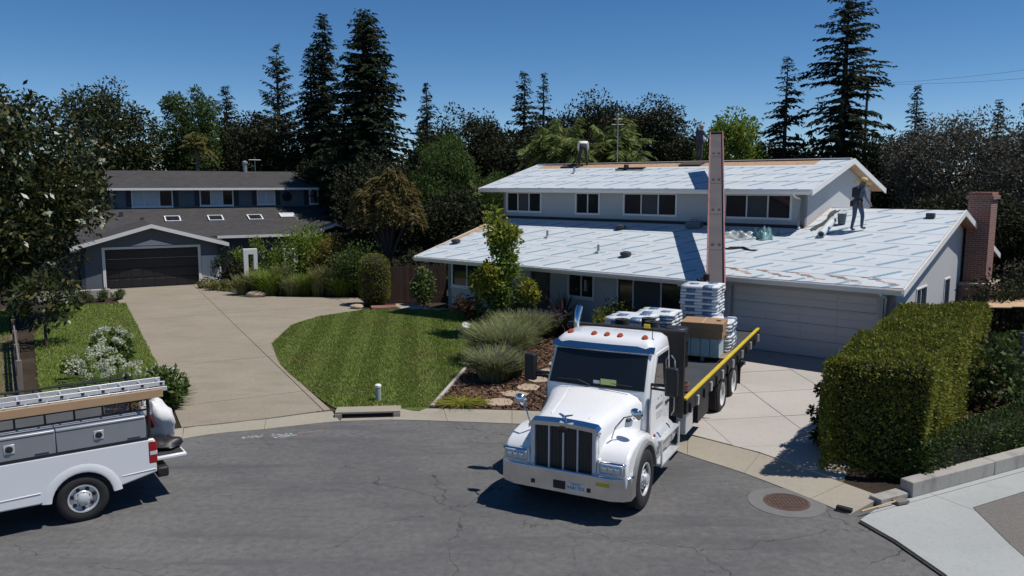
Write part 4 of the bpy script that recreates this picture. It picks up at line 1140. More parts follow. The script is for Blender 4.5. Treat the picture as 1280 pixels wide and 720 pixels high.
# one wrapped bundle: slightly bulged slab with a blue band
def bundle_meshes():
    rings = []
    for i in range(7):
        t = i / 6; x = -.5 + t; e = 1 - (abs(t - .5) * 2) ** 6 * .25
        rings.append([(x, -.165 * e, .008), (x, -.168 * e, .05), (x, -.12 * e, .078), (x, .12 * e, .08 + .006 * math.sin(5 * t)), (x, .168 * e, .05), (x, .165 * e, .008), (x, 0, 0)])
    a = MB().loft(rings).mesh('bundle', M_WRAPW, True)
    rb = []
    for x in (-.34, -.1, .1, .27): rb.append([(x, -.171, .006), (x, -.173, .05), (x, -.124, .083), (x, .124, .087), (x, .173, .05), (x, .171, .006), (x, 0, -.001)])
    b = MB().loft([rb[0], rb[1]]).mesh('bundle_band', M_WRAPB, True)
    return a, b
B_ME, BB_ME = bundle_meshes()
ORD = ('top', 'second', 'third', 'fourth', 'fifth', 'sixth', 'seventh', 'eighth', 'ninth', 'tenth', 'eleventh', 'twelfth', 'thirteenth', 'fourteenth', 'fifteenth', 'sixteenth', 'seventeenth', 'lowest')
def bundles(x, y, z, nlay, label, group, across=True, cols=3, rz=0.0):
    for l in range(nlay):
        for c in range(cols):
            o = (c - (cols - 1) / 2) * .345
            lx, ly = (0, o) if across else (o, 0)
            jx, jy = RND.uniform(-.02, .02), RND.uniform(-.015, .015)
            ca, sa = math.cos(rz), math.sin(rz)
            px, py = x + (lx + jx) * ca - (ly + jy) * sa, y + (lx + jx) * sa + (ly + jy) * ca
            b = empty('shingle_bundle', on_truck(px, py, z + l * .086), TRZ + rz + (0 if across else R(90)) + RND.uniform(-.03, .03) + (math.pi if (l + c) % 2 else 0))
            inst('wrapper', B_ME, b); inst('printed_band', BB_ME, b)
            tag(b, label % ORD[nlay - 1 - l], 'shingle bundle', group)
pallet(.12, 9.45, 'wooden pallet under the tallest stack of shingle bundles'); pallet(.62, 7.9, 'wooden pallet under the cartons and cardboard box'); pallet(-.62, 5.6, 'wooden pallet behind the truck headboard'); pallet(-.7, 8.1, 'wooden pallet under the lower shingle bundles by the left rail')
bundles(.12, 9.45, 1.37, 18, 'white wrapped shingle bundle in the %s layer of the tallest stack on the flatbed', 'bundles in the tall stack')
bundles(-.7, 8.1, 1.37, 11, 'white wrapped shingle bundle in the %s layer of the lower stack beside the tallest one', 'bundles in the lower stack')
bundles(-.62, 5.6, 1.37, 14, 'white wrapped shingle bundle in the %s layer of the stack right behind the headboard', 'bundles behind the headboard')
bundles(.82, 8.55, 1.37, 9, 'white wrapped shingle bundle in the %s layer behind the cardboard box', 'bundles behind the cardboard box', across=False, cols=2)
# cartons with a cardboard box on top
for k in range(4):
    cx = .22 + (k % 4) * .235
    ct = MB().box(-.112, .112, -.27, .27, 0, .46).build('pale_carton', M_CYAN, None, bevel=.01)
    ct.location = on_truck(cx, 7.62, 1.367); ct.rotation_euler = (0, 0, TRZ)
    tag(ct, 'pale blue carton under the cardboard box, %s from the yellow rail' % ('fourth', 'third', 'second', 'first')[k], 'carton', 'pale blue cartons')
bx = empty('cardboard_box', on_truck(.58, 7.72, 1.835), TRZ + R(4))
MB().box(-.5, .5, -.42, .42, 0, .26).build('carton_body', M_CARD, bx, bevel=.008)
MB().box(-.515, .515, -.435, .435, .2, .385).build('lid', M_CARD, bx, bevel=.008)
MB().box(-.03, .03, -.437, .437, .378, .3865).build('tape', M_PAPER, bx); MB().box(.30, .40, -.05, .05, .386, .40).build('hand_hole', M_CHASSIS, bx)
tag(bx, 'brown lidded cardboard box on top of the pale cartons', 'box')
for k, (x, y) in enumerate(((-.35, 4.05), (-.02, 4.1), (.3, 4.05), (-.68, 4.08), (.12, 4.42))):
    r_ = empty('felt_roll', on_truck(x, y, 1.242), TRZ)
    MB().lathe([(.0, 0), (.15, 0), (.15, 1.5 - .3 * (k % 2)), (.05, 1.5 - .3 * (k % 2)), (.05, 1.2)], 18).build('roll', M_FELT, r_, smooth=True, angle=40)
    MB().lathe([(.153, .7), (.153, 1.1)], 18).build('paper_sleeve', M_PAPER, r_, smooth=True)
    tag(r_, 'black roofing felt roll with tan sleeve standing behind the headboard', 'felt roll', 'felt rolls behind the headboard')
dr = empty('dark_drum', on_truck(.18, 6.6, 1.242), TRZ)
MB().lathe([(0, 0), (.27, 0), (.28, .02), (.28, .3), (.287, .31), (.28, .33), (.28, .62), (.287, .63), (.28, .65), (.28, .93), (.26, .95), (0, .945)], 24).build('shell', M_CHASSIS, dr, smooth=True, angle=40)
tag(dr, 'dark steel drum standing before the tall shingle stack', 'drum')
cl = MB()
for k in range(5): cl.tube([(.2 * math.cos(a / 8 * math.pi + k), .16 * math.sin(a / 8 * math.pi + k), .03 + .035 * k + .01 * math.sin(a)) for a in range(17)], .018, 6)
cl = cl.build('strap_heap', mat('rusty_strap', (.16, .07, .05), .8, var=.3), None, smooth=True); cl.location = on_truck(.85, 4.3, 1.245); cl.rotation_euler = (0, 0, TRZ)
tag(cl, 'coil of rusty brown strap lying on the deck by the yellow rail', 'strap')

# ------------------------------------------------------------------ shingle conveyor
CB, CT = Vector((5.69, 21.8, 2.62)), Vector((8.29, 32.5, 7.65))
cd = (CT - CB); CL = cd.length; cd.normalize(); cs = cd.cross(Vector((0, 0, 1))).normalized(); cu_ = cs.cross(cd)
CV = empty('roof_conveyor', CB); CV.rotation_euler = Matrix((cs, cd, cu_)).transposed().to_euler()
tag(CV, 'long grey roof loading conveyor with red edges reaching from flatbed to upper roof', 'conveyor')
M_CONV = mat('conveyor_grey', (.092, .082, .086), .55, .3, var=.15, scale=1.5)
M_CEDGE = mat('conveyor_red_edge', (.32, .13, .135), .5, .2, var=.2)
for k in range(5):
    y0 = k * CL / 5 + .012; y1 = (k + 1) * CL / 5 - .012
    MB().box(-.225, .225, y0, y1, -.06, -.02).build('trough_panel', M_CONV, CV)
    for s in (-1, 1):
        MB().box(s * .225, s * .27, y0, y1, -.13, .06).build('side_rail', M_CEDGE, CV, bevel=.006)
        MB().lathe([(.05, -.03), (.05, .006)], 12, Matrix.Translation((s * .1, y0 + .32, -.018)) @ Matrix.Diagonal((1, 1.9, 1, 1))).build('roller_hole', M_CHASSIS, CV)
    for q in range(3): MB().box(-.27, .27, y0 + .2 + q * .6, y0 + .26 + q * .6, -.128, -.102).build('cross_brace', M_CONV, CV)
MB().tube([(-.26, 0, 0), (.26, 0, 0)], .07, 12).build('tail_roller', M_CHASSIS, CV, smooth=True); MB().tube([(-.29, CL, 0), (.29, CL, 0)], .06, 12).build('head_roller', M_CHASSIS, CV, smooth=True)
base_m = CV.matrix_basis.inverted() if False else Matrix.Translation(CB) @ Matrix((cs, cd, cu_)).transposed().to_4x4()
im = base_m.inverted()
mastw = [on_truck(-.05, 10.6, 1.24), on_truck(-.05, 10.6, 3.05)]
mp_ = [im @ Vector(p) for p in mastw]
MB().tube(mp_, .09, 12).build('mast', M_CHASSIS, CV, smooth=True)
MB().tube([im @ Vector(on_truck(-.05, 10.6, 1.5)), im @ (CB + cd * 2.2 - cu_ * .12)], [.05, .035], 10).build('lift_ram', M_CHROME, CV, smooth=True)
MB().tube([im @ Vector(on_truck(-.3, 10.6, 2.9)), im @ (CB - cu_ * .1)], .04, 8).build('pivot_arm', M_CHASSIS, CV)
mb_ = MB().cbox((0, 0, 0), (.7, .7, .06)).build('mast_base', M_CHASSIS, CV); mb_.matrix_local = im @ Matrix.Translation(on_truck(-.05, 10.6, 1.27))

# ------------------------------------------------------------------ pickup
PK = empty('pickup_truck', (-7.72, 13.36, 0), R(-54))
tag(PK, 'white pickup truck with grey side tool boxes and tailgate down', 'truck')
M_BEDL = mat('bed_liner', (.03, .03, .032), .8, var=.3)
for s in (-1, 1):
    arc = [(.47 * math.cos(R(a)), .40 + .47 * math.sin(R(a))) for a in range(8, 173, 12)]
    poly = arc + [(-.62, .45), (-1.62, .46), (-1.62, 1.22), (1.14, 1.22), (1.16, 1.1), (1.16, .62), (.62, .5)]
    MB().extr(poly, lambda y, z: (s * 1.0, y, z), lambda y, z: (s * .93, y, z)).build('bed_side', M_PAINT2, PK, bevel=.025, segs=3)
    rr_ = []
    for i in range(15):
        a = R(4 + 172 * i / 14)
        rr_.append([(s * xx, q * math.cos(a), .40 + q * math.sin(a)) for xx, q in ((.93, .455), (1.015, .46), (1.028, .50), (1.0, .60), (.94, .60))])
    MB().loft(rr_).build('wheel_flare', M_PAINT2, PK, smooth=True, angle=60)
    MB().tube([(s * 1.0, -1.6, .62), (s * 1.004, -.6, .64)], .008, 5).build('body_crease', M_PAINT2, PK); MB().tube([(s * 1.0, .6, .66), (s * 1.004, 1.14, .68)], .008, 5).build('body_crease', M_PAINT2, PK)
    wheel(PK, s * .86, 0, .395, .26, s, M_ALU, False, .235, 'small_wheel'); wheel(PK, s * .86, -3.75, .395, .26, s, M_ALU, False, .235, 'small_wheel')
    MB().box(s * .87, s * 1.005, 1.03, 1.175, .78, 1.18).build('tail_light', M_RED, PK, bevel=.02)
    MB().box(s * .90, s * 1.006, 1.05, 1.177, .93, 1.01).build('reverse_lens', M_LENS, PK, bevel=.01)
    # side tool box: two lockers with round latches
    for k, (y0, y1) in enumerate(((-1.6, -.34), (-.33, 1.02))):
        tb = MB().box(s * .56, s * .985, y0, y1, 1.255, 1.60).build('tool_box', M_GREYBOX, PK, bevel=.012)
        MB().box(s * .55, s * .995, y0 + .002, y1 - .002, 1.602, 1.645).build('lid', mat('tool_box_lid', (.42, .43, .44), .45, .4, var=.1), tb, bevel=.012)
        ym = y0 + .62
        MB().box(s * .986, s * .996, ym - .075, ym + .075, 1.37, 1.52).build('latch_plate', M_ALU, tb, bevel=.004)
        MB().lathe([(.055, 0), (.05, .018), (.03, .02)], 16, Matrix.Translation((s * .996, ym, 1.445)) @ Matrix.Rotation(R(90) * s, 4, 'Y')).build('latch', M_BLACKP, tb, smooth=True)
        MB().box(s * .986, s * .99, y1 - .3, y1 - .1, 1.28, 1.30).build('badge', M_CHASSIS, tb)
    MB().box(s * .9, s * 1.0, -1.6, 1.05, 1.225, 1.252).build('rail_seal', M_CHASSIS, PK)
    # ladder rack
    rk = MB().tube([(s * .93, 1.08, 1.24), (s * .93, 1.08, 2.0)], .028, 8).build('rack_post', M_CHASSIS, PK, smooth=True)
    MB().tube([(s * .93, -1.5, 1.24), (s * .93, -1.5, 2.0)], .028, 8).build('rack_post', M_CHASSIS, PK, smooth=True)
    MB().tube([(s * .93, -4.4, 1.92), (s * .93, 1.08, 1.92)], .022, 8).build('rack_rail', M_CHASSIS, PK, smooth=True); MB().tube([(s * .93, -1.5, 1.74), (s * .93, 1.08, 1.74)], .016, 8).build('rack_rail', M_CHASSIS, PK, smooth=True)
    for k in range(6): MB().tube([(s * .93, -1.3 + k * .42, 1.74), (s * .93, -1.3 + k * .42, 1.92)], .016, 6).build('rack_strut', M_CHASSIS, PK)
for y in (1.08, -1.5, -4.3): MB().tube([(-.93, y, 1.985), (.93, y, 1.985)], .025, 8).build('rack_crossbar', M_CHASSIS, PK, smooth=True)
MB().box(-.93, .93, -1.62, 1.14, .60, .68).build('bed_floor', M_BEDL, PK); MB().box(-.93, .93, -1.66, -1.625, .6, 1.22).build('bed_front', M_PAINT2, PK)
tg = MB().box(-.82, .82, 1.165, 1.70, .74, .81).build('tailgate', M_PAINT2, PK, bevel=.02)
MB().box(-.76, .76, 1.2, 1.66, .812, .818).build('tailgate_liner', M_BEDL, tg)
MB().box(-.95, .95, 1.17, 1.36, .48, .66).build('rear_bumper', M_CHASSIS, PK, bevel=.03)
MB().box(-.7, .7, -5.6, 1.1, .42, .6).build('chassis', M_CHASSIS, PK)
pcab = MB().loft([rring(-.97, .97, -4.35, -1.7, .40, .08), rring(-1.0, 1.0, -4.35, -1.7, .8, .1), rring(-.98, .98, -4.35, -1.7, 1.25, .1), rring(-.80, .80, -3.55, -1.85, 1.86, .15), rring(-.6, .6, -3.3, -2.1, 1.92, .2)]).build('cab', M_PAINT2, PK, smooth=True, angle=45)
for s in (-1, 1):
    MB().hexa([(s * .985, -3.95, 1.27), (s * .985, -1.95, 1.27), (s * .96, -1.95, 1.27), (s * .96, -3.95, 1.27)], [(s * .845, -3.45, 1.78), (s * .845, -2.0, 1.78), (s * .82, -2.0, 1.78), (s * .82, -3.45, 1.78)]).build('side_window', M_AUTOG, pcab)
MB().hexa([(-.85, -4.35, 1.28), (.85, -4.35, 1.28), (.85, -4.3, 1.28), (-.85, -4.3, 1.28)], [(-.7, -3.61, 1.82), (.7, -3.61, 1.82), (.7, -3.56, 1.82), (-.7, -3.56, 1.82)]).build('windscreen', M_AUTOG, pcab)
MB().loft([[(x, y, z) for x, z in ((-.98, .45), (-.98, zt - .15), (-.85, zt), (.85, zt), (.98, zt - .15), (.98, .45))] for y, zt in ((-5.6, 1.0), (-5.45, 1.1), (-4.3, 1.22))]).build('hood', M_PAINT2, PK, smooth=True, angle=50)
MB().box(-.97, .97, -5.72, -5.6, .42, .66).build('front_bumper', M_CHROME, PK, bevel=.03)
def on_pick(x, y, z):
    a = R(-54); return (-7.72 + x * math.cos(a) - y * math.sin(a), 13.36 + x * math.sin(a) + y * math.cos(a), z)
def ladder(x, y0, y1, z, label, wdt=.42):
    l = empty('ladder', on_pick(x, 0, z), R(-54))
    for s in (-1, 1): MB().box(s * wdt / 2 - .014, s * wdt / 2 + .014, y0, y1, 0, .075).build('stile', M_ALU, l, bevel=.004)
    k = y0 + .15
    while k < y1: MB().tube([(-wdt / 2, k, .037), (wdt / 2, k, .037)], .017, 8).build('rung', M_ALU, l, smooth=True); k += .305
    for s in (-1, 1):
        kk = y0 + .15; 
        while kk < y1: MB().box(s * (wdt / 2 + .0145), s * (wdt / 2 + .02), kk - .022, kk + .022, .015, .06).build('rung_cap', M_CHASSIS, l); kk += .305 * 1
    return tag(l, label, 'ladder')
ladder(.66, -4.2, 1.42, 2.012, 'silver aluminium ladder lying lowest on the pickup rack')
ladder(.62, -4.3, 1.40, 2.092, 'silver aluminium ladder lying topmost on the pickup rack', .36)
pk = MB().box(-.03, .03, -4.2, 1.32, 0, .14).build('timber_plank', mat('plank_wood', (.42, .27, .15), .8, var=.18, scale=3), None, bevel=.004)
pk.location = on_pick(.985, 0, 1.94); pk.rotation_euler = (0, 0, R(-54)); tag(pk, 'long tan timber plank strapped to the pickup ladder rack', 'plank')
def blob(name, c, s, m, seed, parent=None, amp=.18, n=14):
    rng = random.Random(seed); ph = [rng.uniform(0, 6) for _ in range(6)]; rings = []
    for i in range(1, n):
        t = math.pi * i / n; ring = []
        for k in range(2 * n):
            a = 2 * math.pi * k / (2 * n)
            d = 1 + amp * (math.sin(3 * a + ph[0] + 2 * t) * .5 + math.sin(5 * t + ph[1] + a) * .4 + math.sin(7 * a + ph[2]) * .25 + math.sin(9 * t + 4 * a + ph[3]) * .25)
            ring.append((c[0] + s[0] * d * math.sin(t) * math.cos(a), c[1] + s[1] * d * math.sin(t) * math.sin(a), c[2] - s[2] * d * math.cos(t)))
        rings.append(ring)
    return MB().loft(rings).build(name, m, parent, smooth=True, angle=60)
bag = blob('white_sack', (0, 0, 0), (.40, .27, .40), mat('white_canvas', (.66, .66, .66), .7, var=.15, scale=5, bmp=.8, bscale=7), 5); bag.location = on_pick(-.30, 1.46, 1.2); bag.rotation_euler = (.25, 0, R(-40))
MB().box(-.06, .05, -.01, .012, -.1, .16, Matrix.Translation((.24, -.235, .08)) @ Matrix.Rotation(.7, 4, 'Z')).build('red_print', M_RED, bag)
tag(bag, 'bulging white sack on the lowered pickup tailgate', 'sack')
MBt = MB()
rt = random.Random(4)
for k in range(420):
    a, t = rt.uniform(0, 6.28), rt.uniform(0, 1)
    p = Vector((.42 * math.cos(a) * t, .38 * math.sin(a) * t, .5 * (1 - t * t) + rt.uniform(-.06, .1))); q = p + Vector((rt.uniform(-.2, .2), rt.uniform(-.2, .2), rt.uniform(-.03, .16)))
    MBt.tube([p, q], [.008, .003], 3, False)
db_ = MBt.build('dry_debris', mat('dry_twig', (.12, .07, .05), .9, orand=.0, var=.4, scale=9), None, fixn=False); db_.location = on_pick(-.45, .98, 1.25); tag(db_, 'heap of dry brown twigs at the back of the pickup bed', 'twigs')
pl_ = blob('garden_tool_pile', (0, 0, 0), (.34, .26, .1), M_BLACKP, 9); pl_.location = on_pick(.3, 1.42, .9); pl_['label'] = 'black tool bags heaped on the lowered pickup tailgate'; pl_['category'] = 'tool bag'; pl_.name = 'tool_bag'
# ------------------------------------------------------------------ plants
M_BARK = mat('bark', (.075, .055, .042), .95, var=.35, scale=5, bmp=.6, bscale=25)
M_BARKG = mat('bark_grey', (.14, .12, .10), .95, var=.3, scale=5, bmp=.5, bscale=25)
L_CON = leafmat('conifer_needles', (0.014, 0.024, 0.013), (0.026, 0.040, 0.021), .12, .75, .2, (0.050, 0.061, 0.029))
L_OAK = leafmat('oak_leaf', (0.019, 0.024, 0.012), (0.033, 0.040, 0.019), .15, .6, .3, (0.066, 0.064, 0.031))
L_OAKB = leafmat('brown_oak_leaf', (.085, .084, .064), (.135, .125, .098), .15, .7, .25, (.19, .175, .14))
L_MAG = leafmat('magnolia_leaf', (0.019, 0.030, 0.012), (0.043, 0.057, 0.019), .12, .32, .55, (0.135, 0.115, 0.038))
L_MID = leafmat('mid_green_leaf', (0.039, 0.063, 0.021), (0.075, 0.112, 0.033), .3, .55, .3, (0.135, 0.180, 0.053))
L_PEP = leafmat('feathery_green_leaf', (0.041, 0.070, 0.020), (0.081, 0.128, 0.035), .32, .6, .25, (0.135, 0.189, 0.054))
L_LIME = leafmat('lime_leaf', (0.098, 0.150, 0.029), (0.182, 0.247, 0.046), .32, .6, .25, (0.286, 0.325, 0.065))
L_YEL = leafmat('yellow_green_leaf', (.12, .15, .03), (.26, .26, .04), .32, .55, .3, (.42, .34, .05))
L_ORG = leafmat('orange_brown_leaf', (.14, .09, .03), (.20, .14, .04), .25, .6, .25, (.16, .17, .04))
L_PALM = leafmat('palm_frond', (.10, .14, .04), (.18, .225, .065), .3, .5, .4, (.28, .29, .10))
L_YUC = leafmat('dry_yucca', (.08, .075, .025), (.17, .13, .05), .2, .6, .3, (.26, .20, .08))
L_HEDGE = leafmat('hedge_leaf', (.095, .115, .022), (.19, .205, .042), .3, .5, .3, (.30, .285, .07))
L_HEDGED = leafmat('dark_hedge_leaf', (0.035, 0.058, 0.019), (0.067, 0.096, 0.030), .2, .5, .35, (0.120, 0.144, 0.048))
L_LAV = leafmat('grey_green_blade', (.14, .165, .07), (.24, .265, .125), .28, .8, .15, (.34, .345, .20))
L_GRS = leafmat('ornamental_grass_blade', (0.112, 0.126, 0.042), (0.210, 0.217, 0.077), .25, .7, .2, (0.350, 0.322, 0.154))
L_BURG = leafmat('burgundy_leaf', (0.060, 0.026, 0.022), (0.114, 0.054, 0.036), .22, .5, .35, (0.120, 0.096, 0.036))
L_CORD = leafmat('cordyline_leaf', (.06, .032, .038), (.12, .07, .078), .18, .4, .45, (.20, .14, .145))
L_AGA = leafmat('agapanthus_leaf', (0.052, 0.091, 0.023), (0.098, 0.150, 0.039), .25, .45, .4, (0.169, 0.208, 0.065))
L_WHITE = leafmat('white_petal', (.40, .43, .30), (.56, .58, .44), .3, .7, .2, (.68, .68, .58))
L_PURP = leafmat('lavender_flower', (.13, .10, .16), (.21, .17, .24), .2, .8, .1)
L_VAR = leafmat('glossy_shrub_leaf', (0.052, 0.091, 0.026), (0.117, 0.169, 0.052), .22, .35, .55, (0.260, 0.299, 0.117))
M_CORE = mat('dark_blocker', (.02, .018, .012), .95, var=.4, scale=6)  # dark filler added inside clipped plants to block light, not real twigs

def unit(a): return a / np.maximum(np.linalg.norm(a, axis=-1, keepdims=True), 1e-9)

def cards(P, D, L, W, rng, fold=.0):
    S_ = unit(np.cross(D, rng.normal(0, 1, D.shape)))
    L = L[:, None]; W = W[:, None]
    m = P + D * L * .45
    return np.stack([P, m + S_ * W * .5, P + D * L, m - S_ * W * .5], 1)

def puffs(rng, C, r, n, leaf, asp=.5, out=.7, droop=.15, shell=.5, flat_=1.0):
    """n leaves round every clump centre in C"""
    M_ = len(C); N = M_ * n
    c = np.repeat(C, n, 0); rr = np.repeat(r, n)
    d = unit(rng.normal(0, 1, (N, 3))); d[:, 2] *= flat_
    t = shell + (1 - shell) * rng.random(N)
    P = c + d * (rr * t)[:, None]
    D = unit(d * out + rng.normal(0, .7, (N, 3)) + np.array([0, 0, -droop]))
    L = leaf * (.6 + .8 * rng.random(N))
    return cards(P, D, L, L * asp, rng)

def lumpy(rng, M_, rx, ry, z0, z1, top=.5, bias=.45, flat_bottom=True):
    """clump centres filling an uneven crown"""
    d = unit(rng.normal(0, 1, (M_, 3)))
    rad = (1 - bias) + bias * rng.random(M_) ** .6
    rad *= .82 + .3 * np.sin(3 * np.arctan2(d[:, 1], d[:, 0]) + rng.random() * 6) * .4 + .12 * rng.random(M_)
    zc = z0 + (z1 - z0) * (1 - top); 
    z = np.where(d[:, 2] > 0, zc + d[:, 2] * rad * (z1 - zc), zc + d[:, 2] * rad * (zc - z0))
    return np.c_[d[:, 0] * rad * rx, d[:, 1] * rad * ry, z]

FINE = .74
def tree(name, label, loc, h, rx, z0, m, seed, leaf=.3, n=7000, clumps=70, ry=None, group=None, bark=None, lean=0.0, top=.5, asp=.5, droop=.15, cat='tree', cr=.24, limbs=5, trunk_r=None, bias=.45, extra=None):
    rng = np.random.default_rng(seed); ry = ry or rx
    root = empty(name, loc)
    if loc[1] > 33: leaf *= FINE; n = int(n * 2.3); cr *= 1.12
    C = lumpy(rng, clumps, rx * .86, ry * .86, z0 + .1 * (h - z0), h * .97, top, bias)
    r = (cr * min(rx, (h - z0) * .6)) * (.7 + .7 * rng.random(clumps))
    V_ = puffs(rng, C, r, max(1, n // clumps), leaf, asp, droop=droop)
    np_mesh('crown', V_, 4, m, root)
    if extra: np_mesh('tip_foliage', puffs(rng, C[extra[2](C)], r[extra[2](C)] * 1.05, extra[1], leaf, asp, droop=droop), 4, extra[0], root)
    tr_ = trunk_r or max(.06, h * .022)
    mb = MB(); zt = z0 + (h - z0) * .55
    mb.tube([(0, 0, -.05), (.03 * h * .2, 0, z0 * .5), (lean * .4, .02 * h * .3, z0), (lean, 0, zt)], [tr_ * 1.25, tr_, tr_ * .85, tr_ * .35], 8)
    for k in range(limbs):
        c = C[int(rng.integers(0, clumps))]
        mb.tube([(lean * .3, 0, z0 * .85 + .1 * k), (c[0] * .45, c[1] * .45, (z0 + c[2]) / 2), tuple(c)], [tr_ * .5, tr_ * .32, tr_ * .1], 6)
    mb.build('trunk', bark or M_BARK, root, smooth=True)
    return tag(root, label, cat, group)

def conifer(name, label, loc, h, R0, z0, seed, step=.42, nb=6, card=.42, up=.1, droop=.35, dens=9, group=None, m=None, top_pow=.85, gap=0.0, asp=.34):
    rng = np.random.default_rng(seed); root = empty(name, loc)
    mb = MB(); mb.tube([(0, 0, -.05), (0, 0, h * .3), (0, 0, h * .7), (0, 0, h * .97)], [h * .02, h * .015, h * .008, .015], 8)
    Ps, Ds, Ls = [], [], []
    z = z0
    while z < h * .985:
        t = (z - z0) / (h - z0)
        for k in range(nb):
            if rng.random() < gap: continue
            a = rng.random() * 2 * np.pi; Lb = max(.15, R0 * (1 - t) ** top_pow * (.55 + .6 * rng.random()))
            n_ = max(3, int(Lb * dens))
            s = np.linspace(.08, 1, n_)
            out_ = np.array([np.cos(a), np.sin(a)])
            zz = z + rng.uniform(-.2, .2) + Lb * (up * s * (1 - .3 * t) + (.22 * t) * s - droop * (1 - .6 * t) * s ** 2)
            pts = np.c_[out_[0] * Lb * s, out_[1] * Lb * s, zz]
            if Lb > .9: mb.tube([(0, 0, z), tuple(pts[n_ // 2]), tuple(pts[-1])], [.035 + .012 * Lb, .02 + .004 * Lb, .006], 4, False)
            for rep in range(2):
                sd = np.array([-out_[1], out_[0]]) * (1 if rep else -1)
                d = np.c_[out_[0] * .7 + sd[0] * (.75 + .2 * rng.random(n_)), out_[1] * .7 + sd[1] * (.75 + .2 * rng.random(n_)), -.25 - .45 * rng.random(n_)]
                Ps.append(pts + rng.normal(0, .04, pts.shape)); Ds.append(unit(d + rng.normal(0, .18, d.shape))); Ls.append(card * (.55 + .7 * rng.random(n_)) * (.5 + .5 * (1 - t)))
        z += step * (.7 + .6 * rng.random()) * (.55 + .45 * (1 - t))
    P, D, L = np.concatenate(Ps), np.concatenate(Ds), np.concatenate(Ls)
    np_mesh('crown', cards(P, D, L, L * asp, rng), 4, m or L_CON, root)
    mb.build('trunk', M_BARK, root, smooth=True, fixn=False)
    return tag(root, label, 'tree', group)

def palm(name, label, loc, h, fl, nf, seed, m, trunk_r=.14, leaflet=.5, heads=None, droop=.9, group=None, cat='palm'):
    rng = np.random.default_rng(seed); root = empty(name, loc); mb = MB()
    hs = heads or [(0, 0, h)]
    for hx, hy, hz_ in hs:
        mb.tube([(0, 0, -.05), (hx * .06, hy * .06, hz_ * .42), (hx * .55, hy * .55, hz_ * .74), (hx, hy, hz_)], [trunk_r * 1.3, trunk_r * 1.05, trunk_r * .8, trunk_r * .6], 8)
    Ps, Ds, Ls = [], [], []
    for hx, hy, hz_ in hs:
        for k in range(nf):
            a = rng.random() * 2 * np.pi; e = rng.uniform(-.35, 1.35); Lf = fl * (.75 + .4 * rng.random()); n_ = 22
            s = np.linspace(.05, 1, n_); o = np.array([np.cos(a), np.sin(a)])
            rad_ = Lf * s * np.cos(e) * (1 - .15 * s); zz = hz_ + Lf * (s * np.sin(e) - droop * .55 * s ** 2 * np.cos(e * .7))
            pts = np.c_[hx + o[0] * rad_, hy + o[1] * rad_, zz]
            mb.tube([tuple(pts[0]), tuple(pts[n_ // 2]), tuple(pts[-1])], [.02, .013, .004], 4, False)
            for sg in (-1, 1):
                sd = np.array([-o[1], o[0]]) * sg
                d = np.c_[np.full(n_, o[0] * .55 + sd[0] * .8), np.full(n_, o[1] * .55 + sd[1] * .8), np.full(n_, -.45)] + rng.normal(0, .14, (n_, 3))
                Ps.append(pts); Ds.append(unit(d)); Ls.append(leaflet * (.7 + .5 * rng.random(n_)) * (1 - .5 * s))
    P, D, L = np.concatenate(Ps), np.concatenate(Ds), np.concatenate(Ls)
    np_mesh('fronds', cards(P, D, L, L * .17, rng), 4, m, root)
    mb.build('trunk', M_BARK if heads else M_BARKG, root, smooth=True, fixn=False)
    return tag(root, label, cat, group)

def shrub(name, label, loc, rx, h, m, seed, leaf=.09, n=2600, clumps=26, ry=None, asp=.5, cat='shrub', group=None, droop=.0, z0=.05, core=True, cr=.36, bias=.4):
    rng = np.random.default_rng(seed); ry = ry or rx; root = empty(name, loc)
    C = lumpy(rng, clumps, rx * .78, ry * .78, z0, h * .9, .55, bias)
    r = cr * min(rx, h * .7) * (.7 + .6 * rng.random(clumps))
    np_mesh('foliage', puffs(rng, C, r, n // clumps, leaf, asp, droop=droop), 4, m, root)
    mb = MB()
    for k in range(7):
        c = C[int(rng.integers(0, clumps))]; mb.tube([(c[0] * .1, c[1] * .1, -.02), (c[0] * .6, c[1] * .6, c[2] * .6), tuple(c)], [.03, .02, .008], 5)
    mb.build('stems', M_BARK, root, fixn=False)
    return tag(root, label, cat, group)

def tuft(name, label, loc, rad, h, m, seed, n=900, w=.014, spread=.6, group=None, cat='shrub', flower=None, nfl=0, fl_size=.05, arch=.4, ry=None):
    """upright narrow blades, optionally with flower spikes"""
    rng = np.random.default_rng(seed); root = empty(name, loc)
    a = rng.random(n) * 2 * np.pi; q = np.sqrt(rng.random(n)) * rad * .55; ry = (ry or rad) / rad
    b = np.c_[np.cos(a) * q, np.sin(a) * q * ry, np.zeros(n)]
    H_ = h * (.5 + .55 * rng.random(n)); o = unit(np.c_[np.cos(a), np.sin(a) * ry, np.zeros(n)] + rng.normal(0, .5, (n, 3)) * [1, 1, 0])
    out_ = (spread * rad * (.2 + .8 * q / (rad * .55)))[:, None]
    mid = b + o * out_ * .4 + np.c_[np.zeros((n, 2)), H_ * .62]; tip = b + o * out_ * (1 + arch) + np.c_[np.zeros((n, 2)), H_ * (1 - arch * .25)]
    sd = unit(np.cross(o, [0, 0, 1]) + rng.normal(0, .4, (n, 3))) * w
    np_mesh('blades', np.concatenate([np.stack([b - sd, b + sd, mid + sd * .9, mid - sd * .9], 1), np.stack([mid - sd * .9, mid + sd * .9, tip + sd * .15, tip - sd * .15], 1)]), 4, m, root)
    if flower is not None and nfl:
        k = rng.choice(n, nfl); T = tip[k] + [0, 0, .03]
        np_mesh('flower_spikes', puffs(rng, T, np.full(nfl, fl_size), 9, fl_size * .8, .7, shell=.1), 4, flower, root)
    return tag(root, label, cat, group)

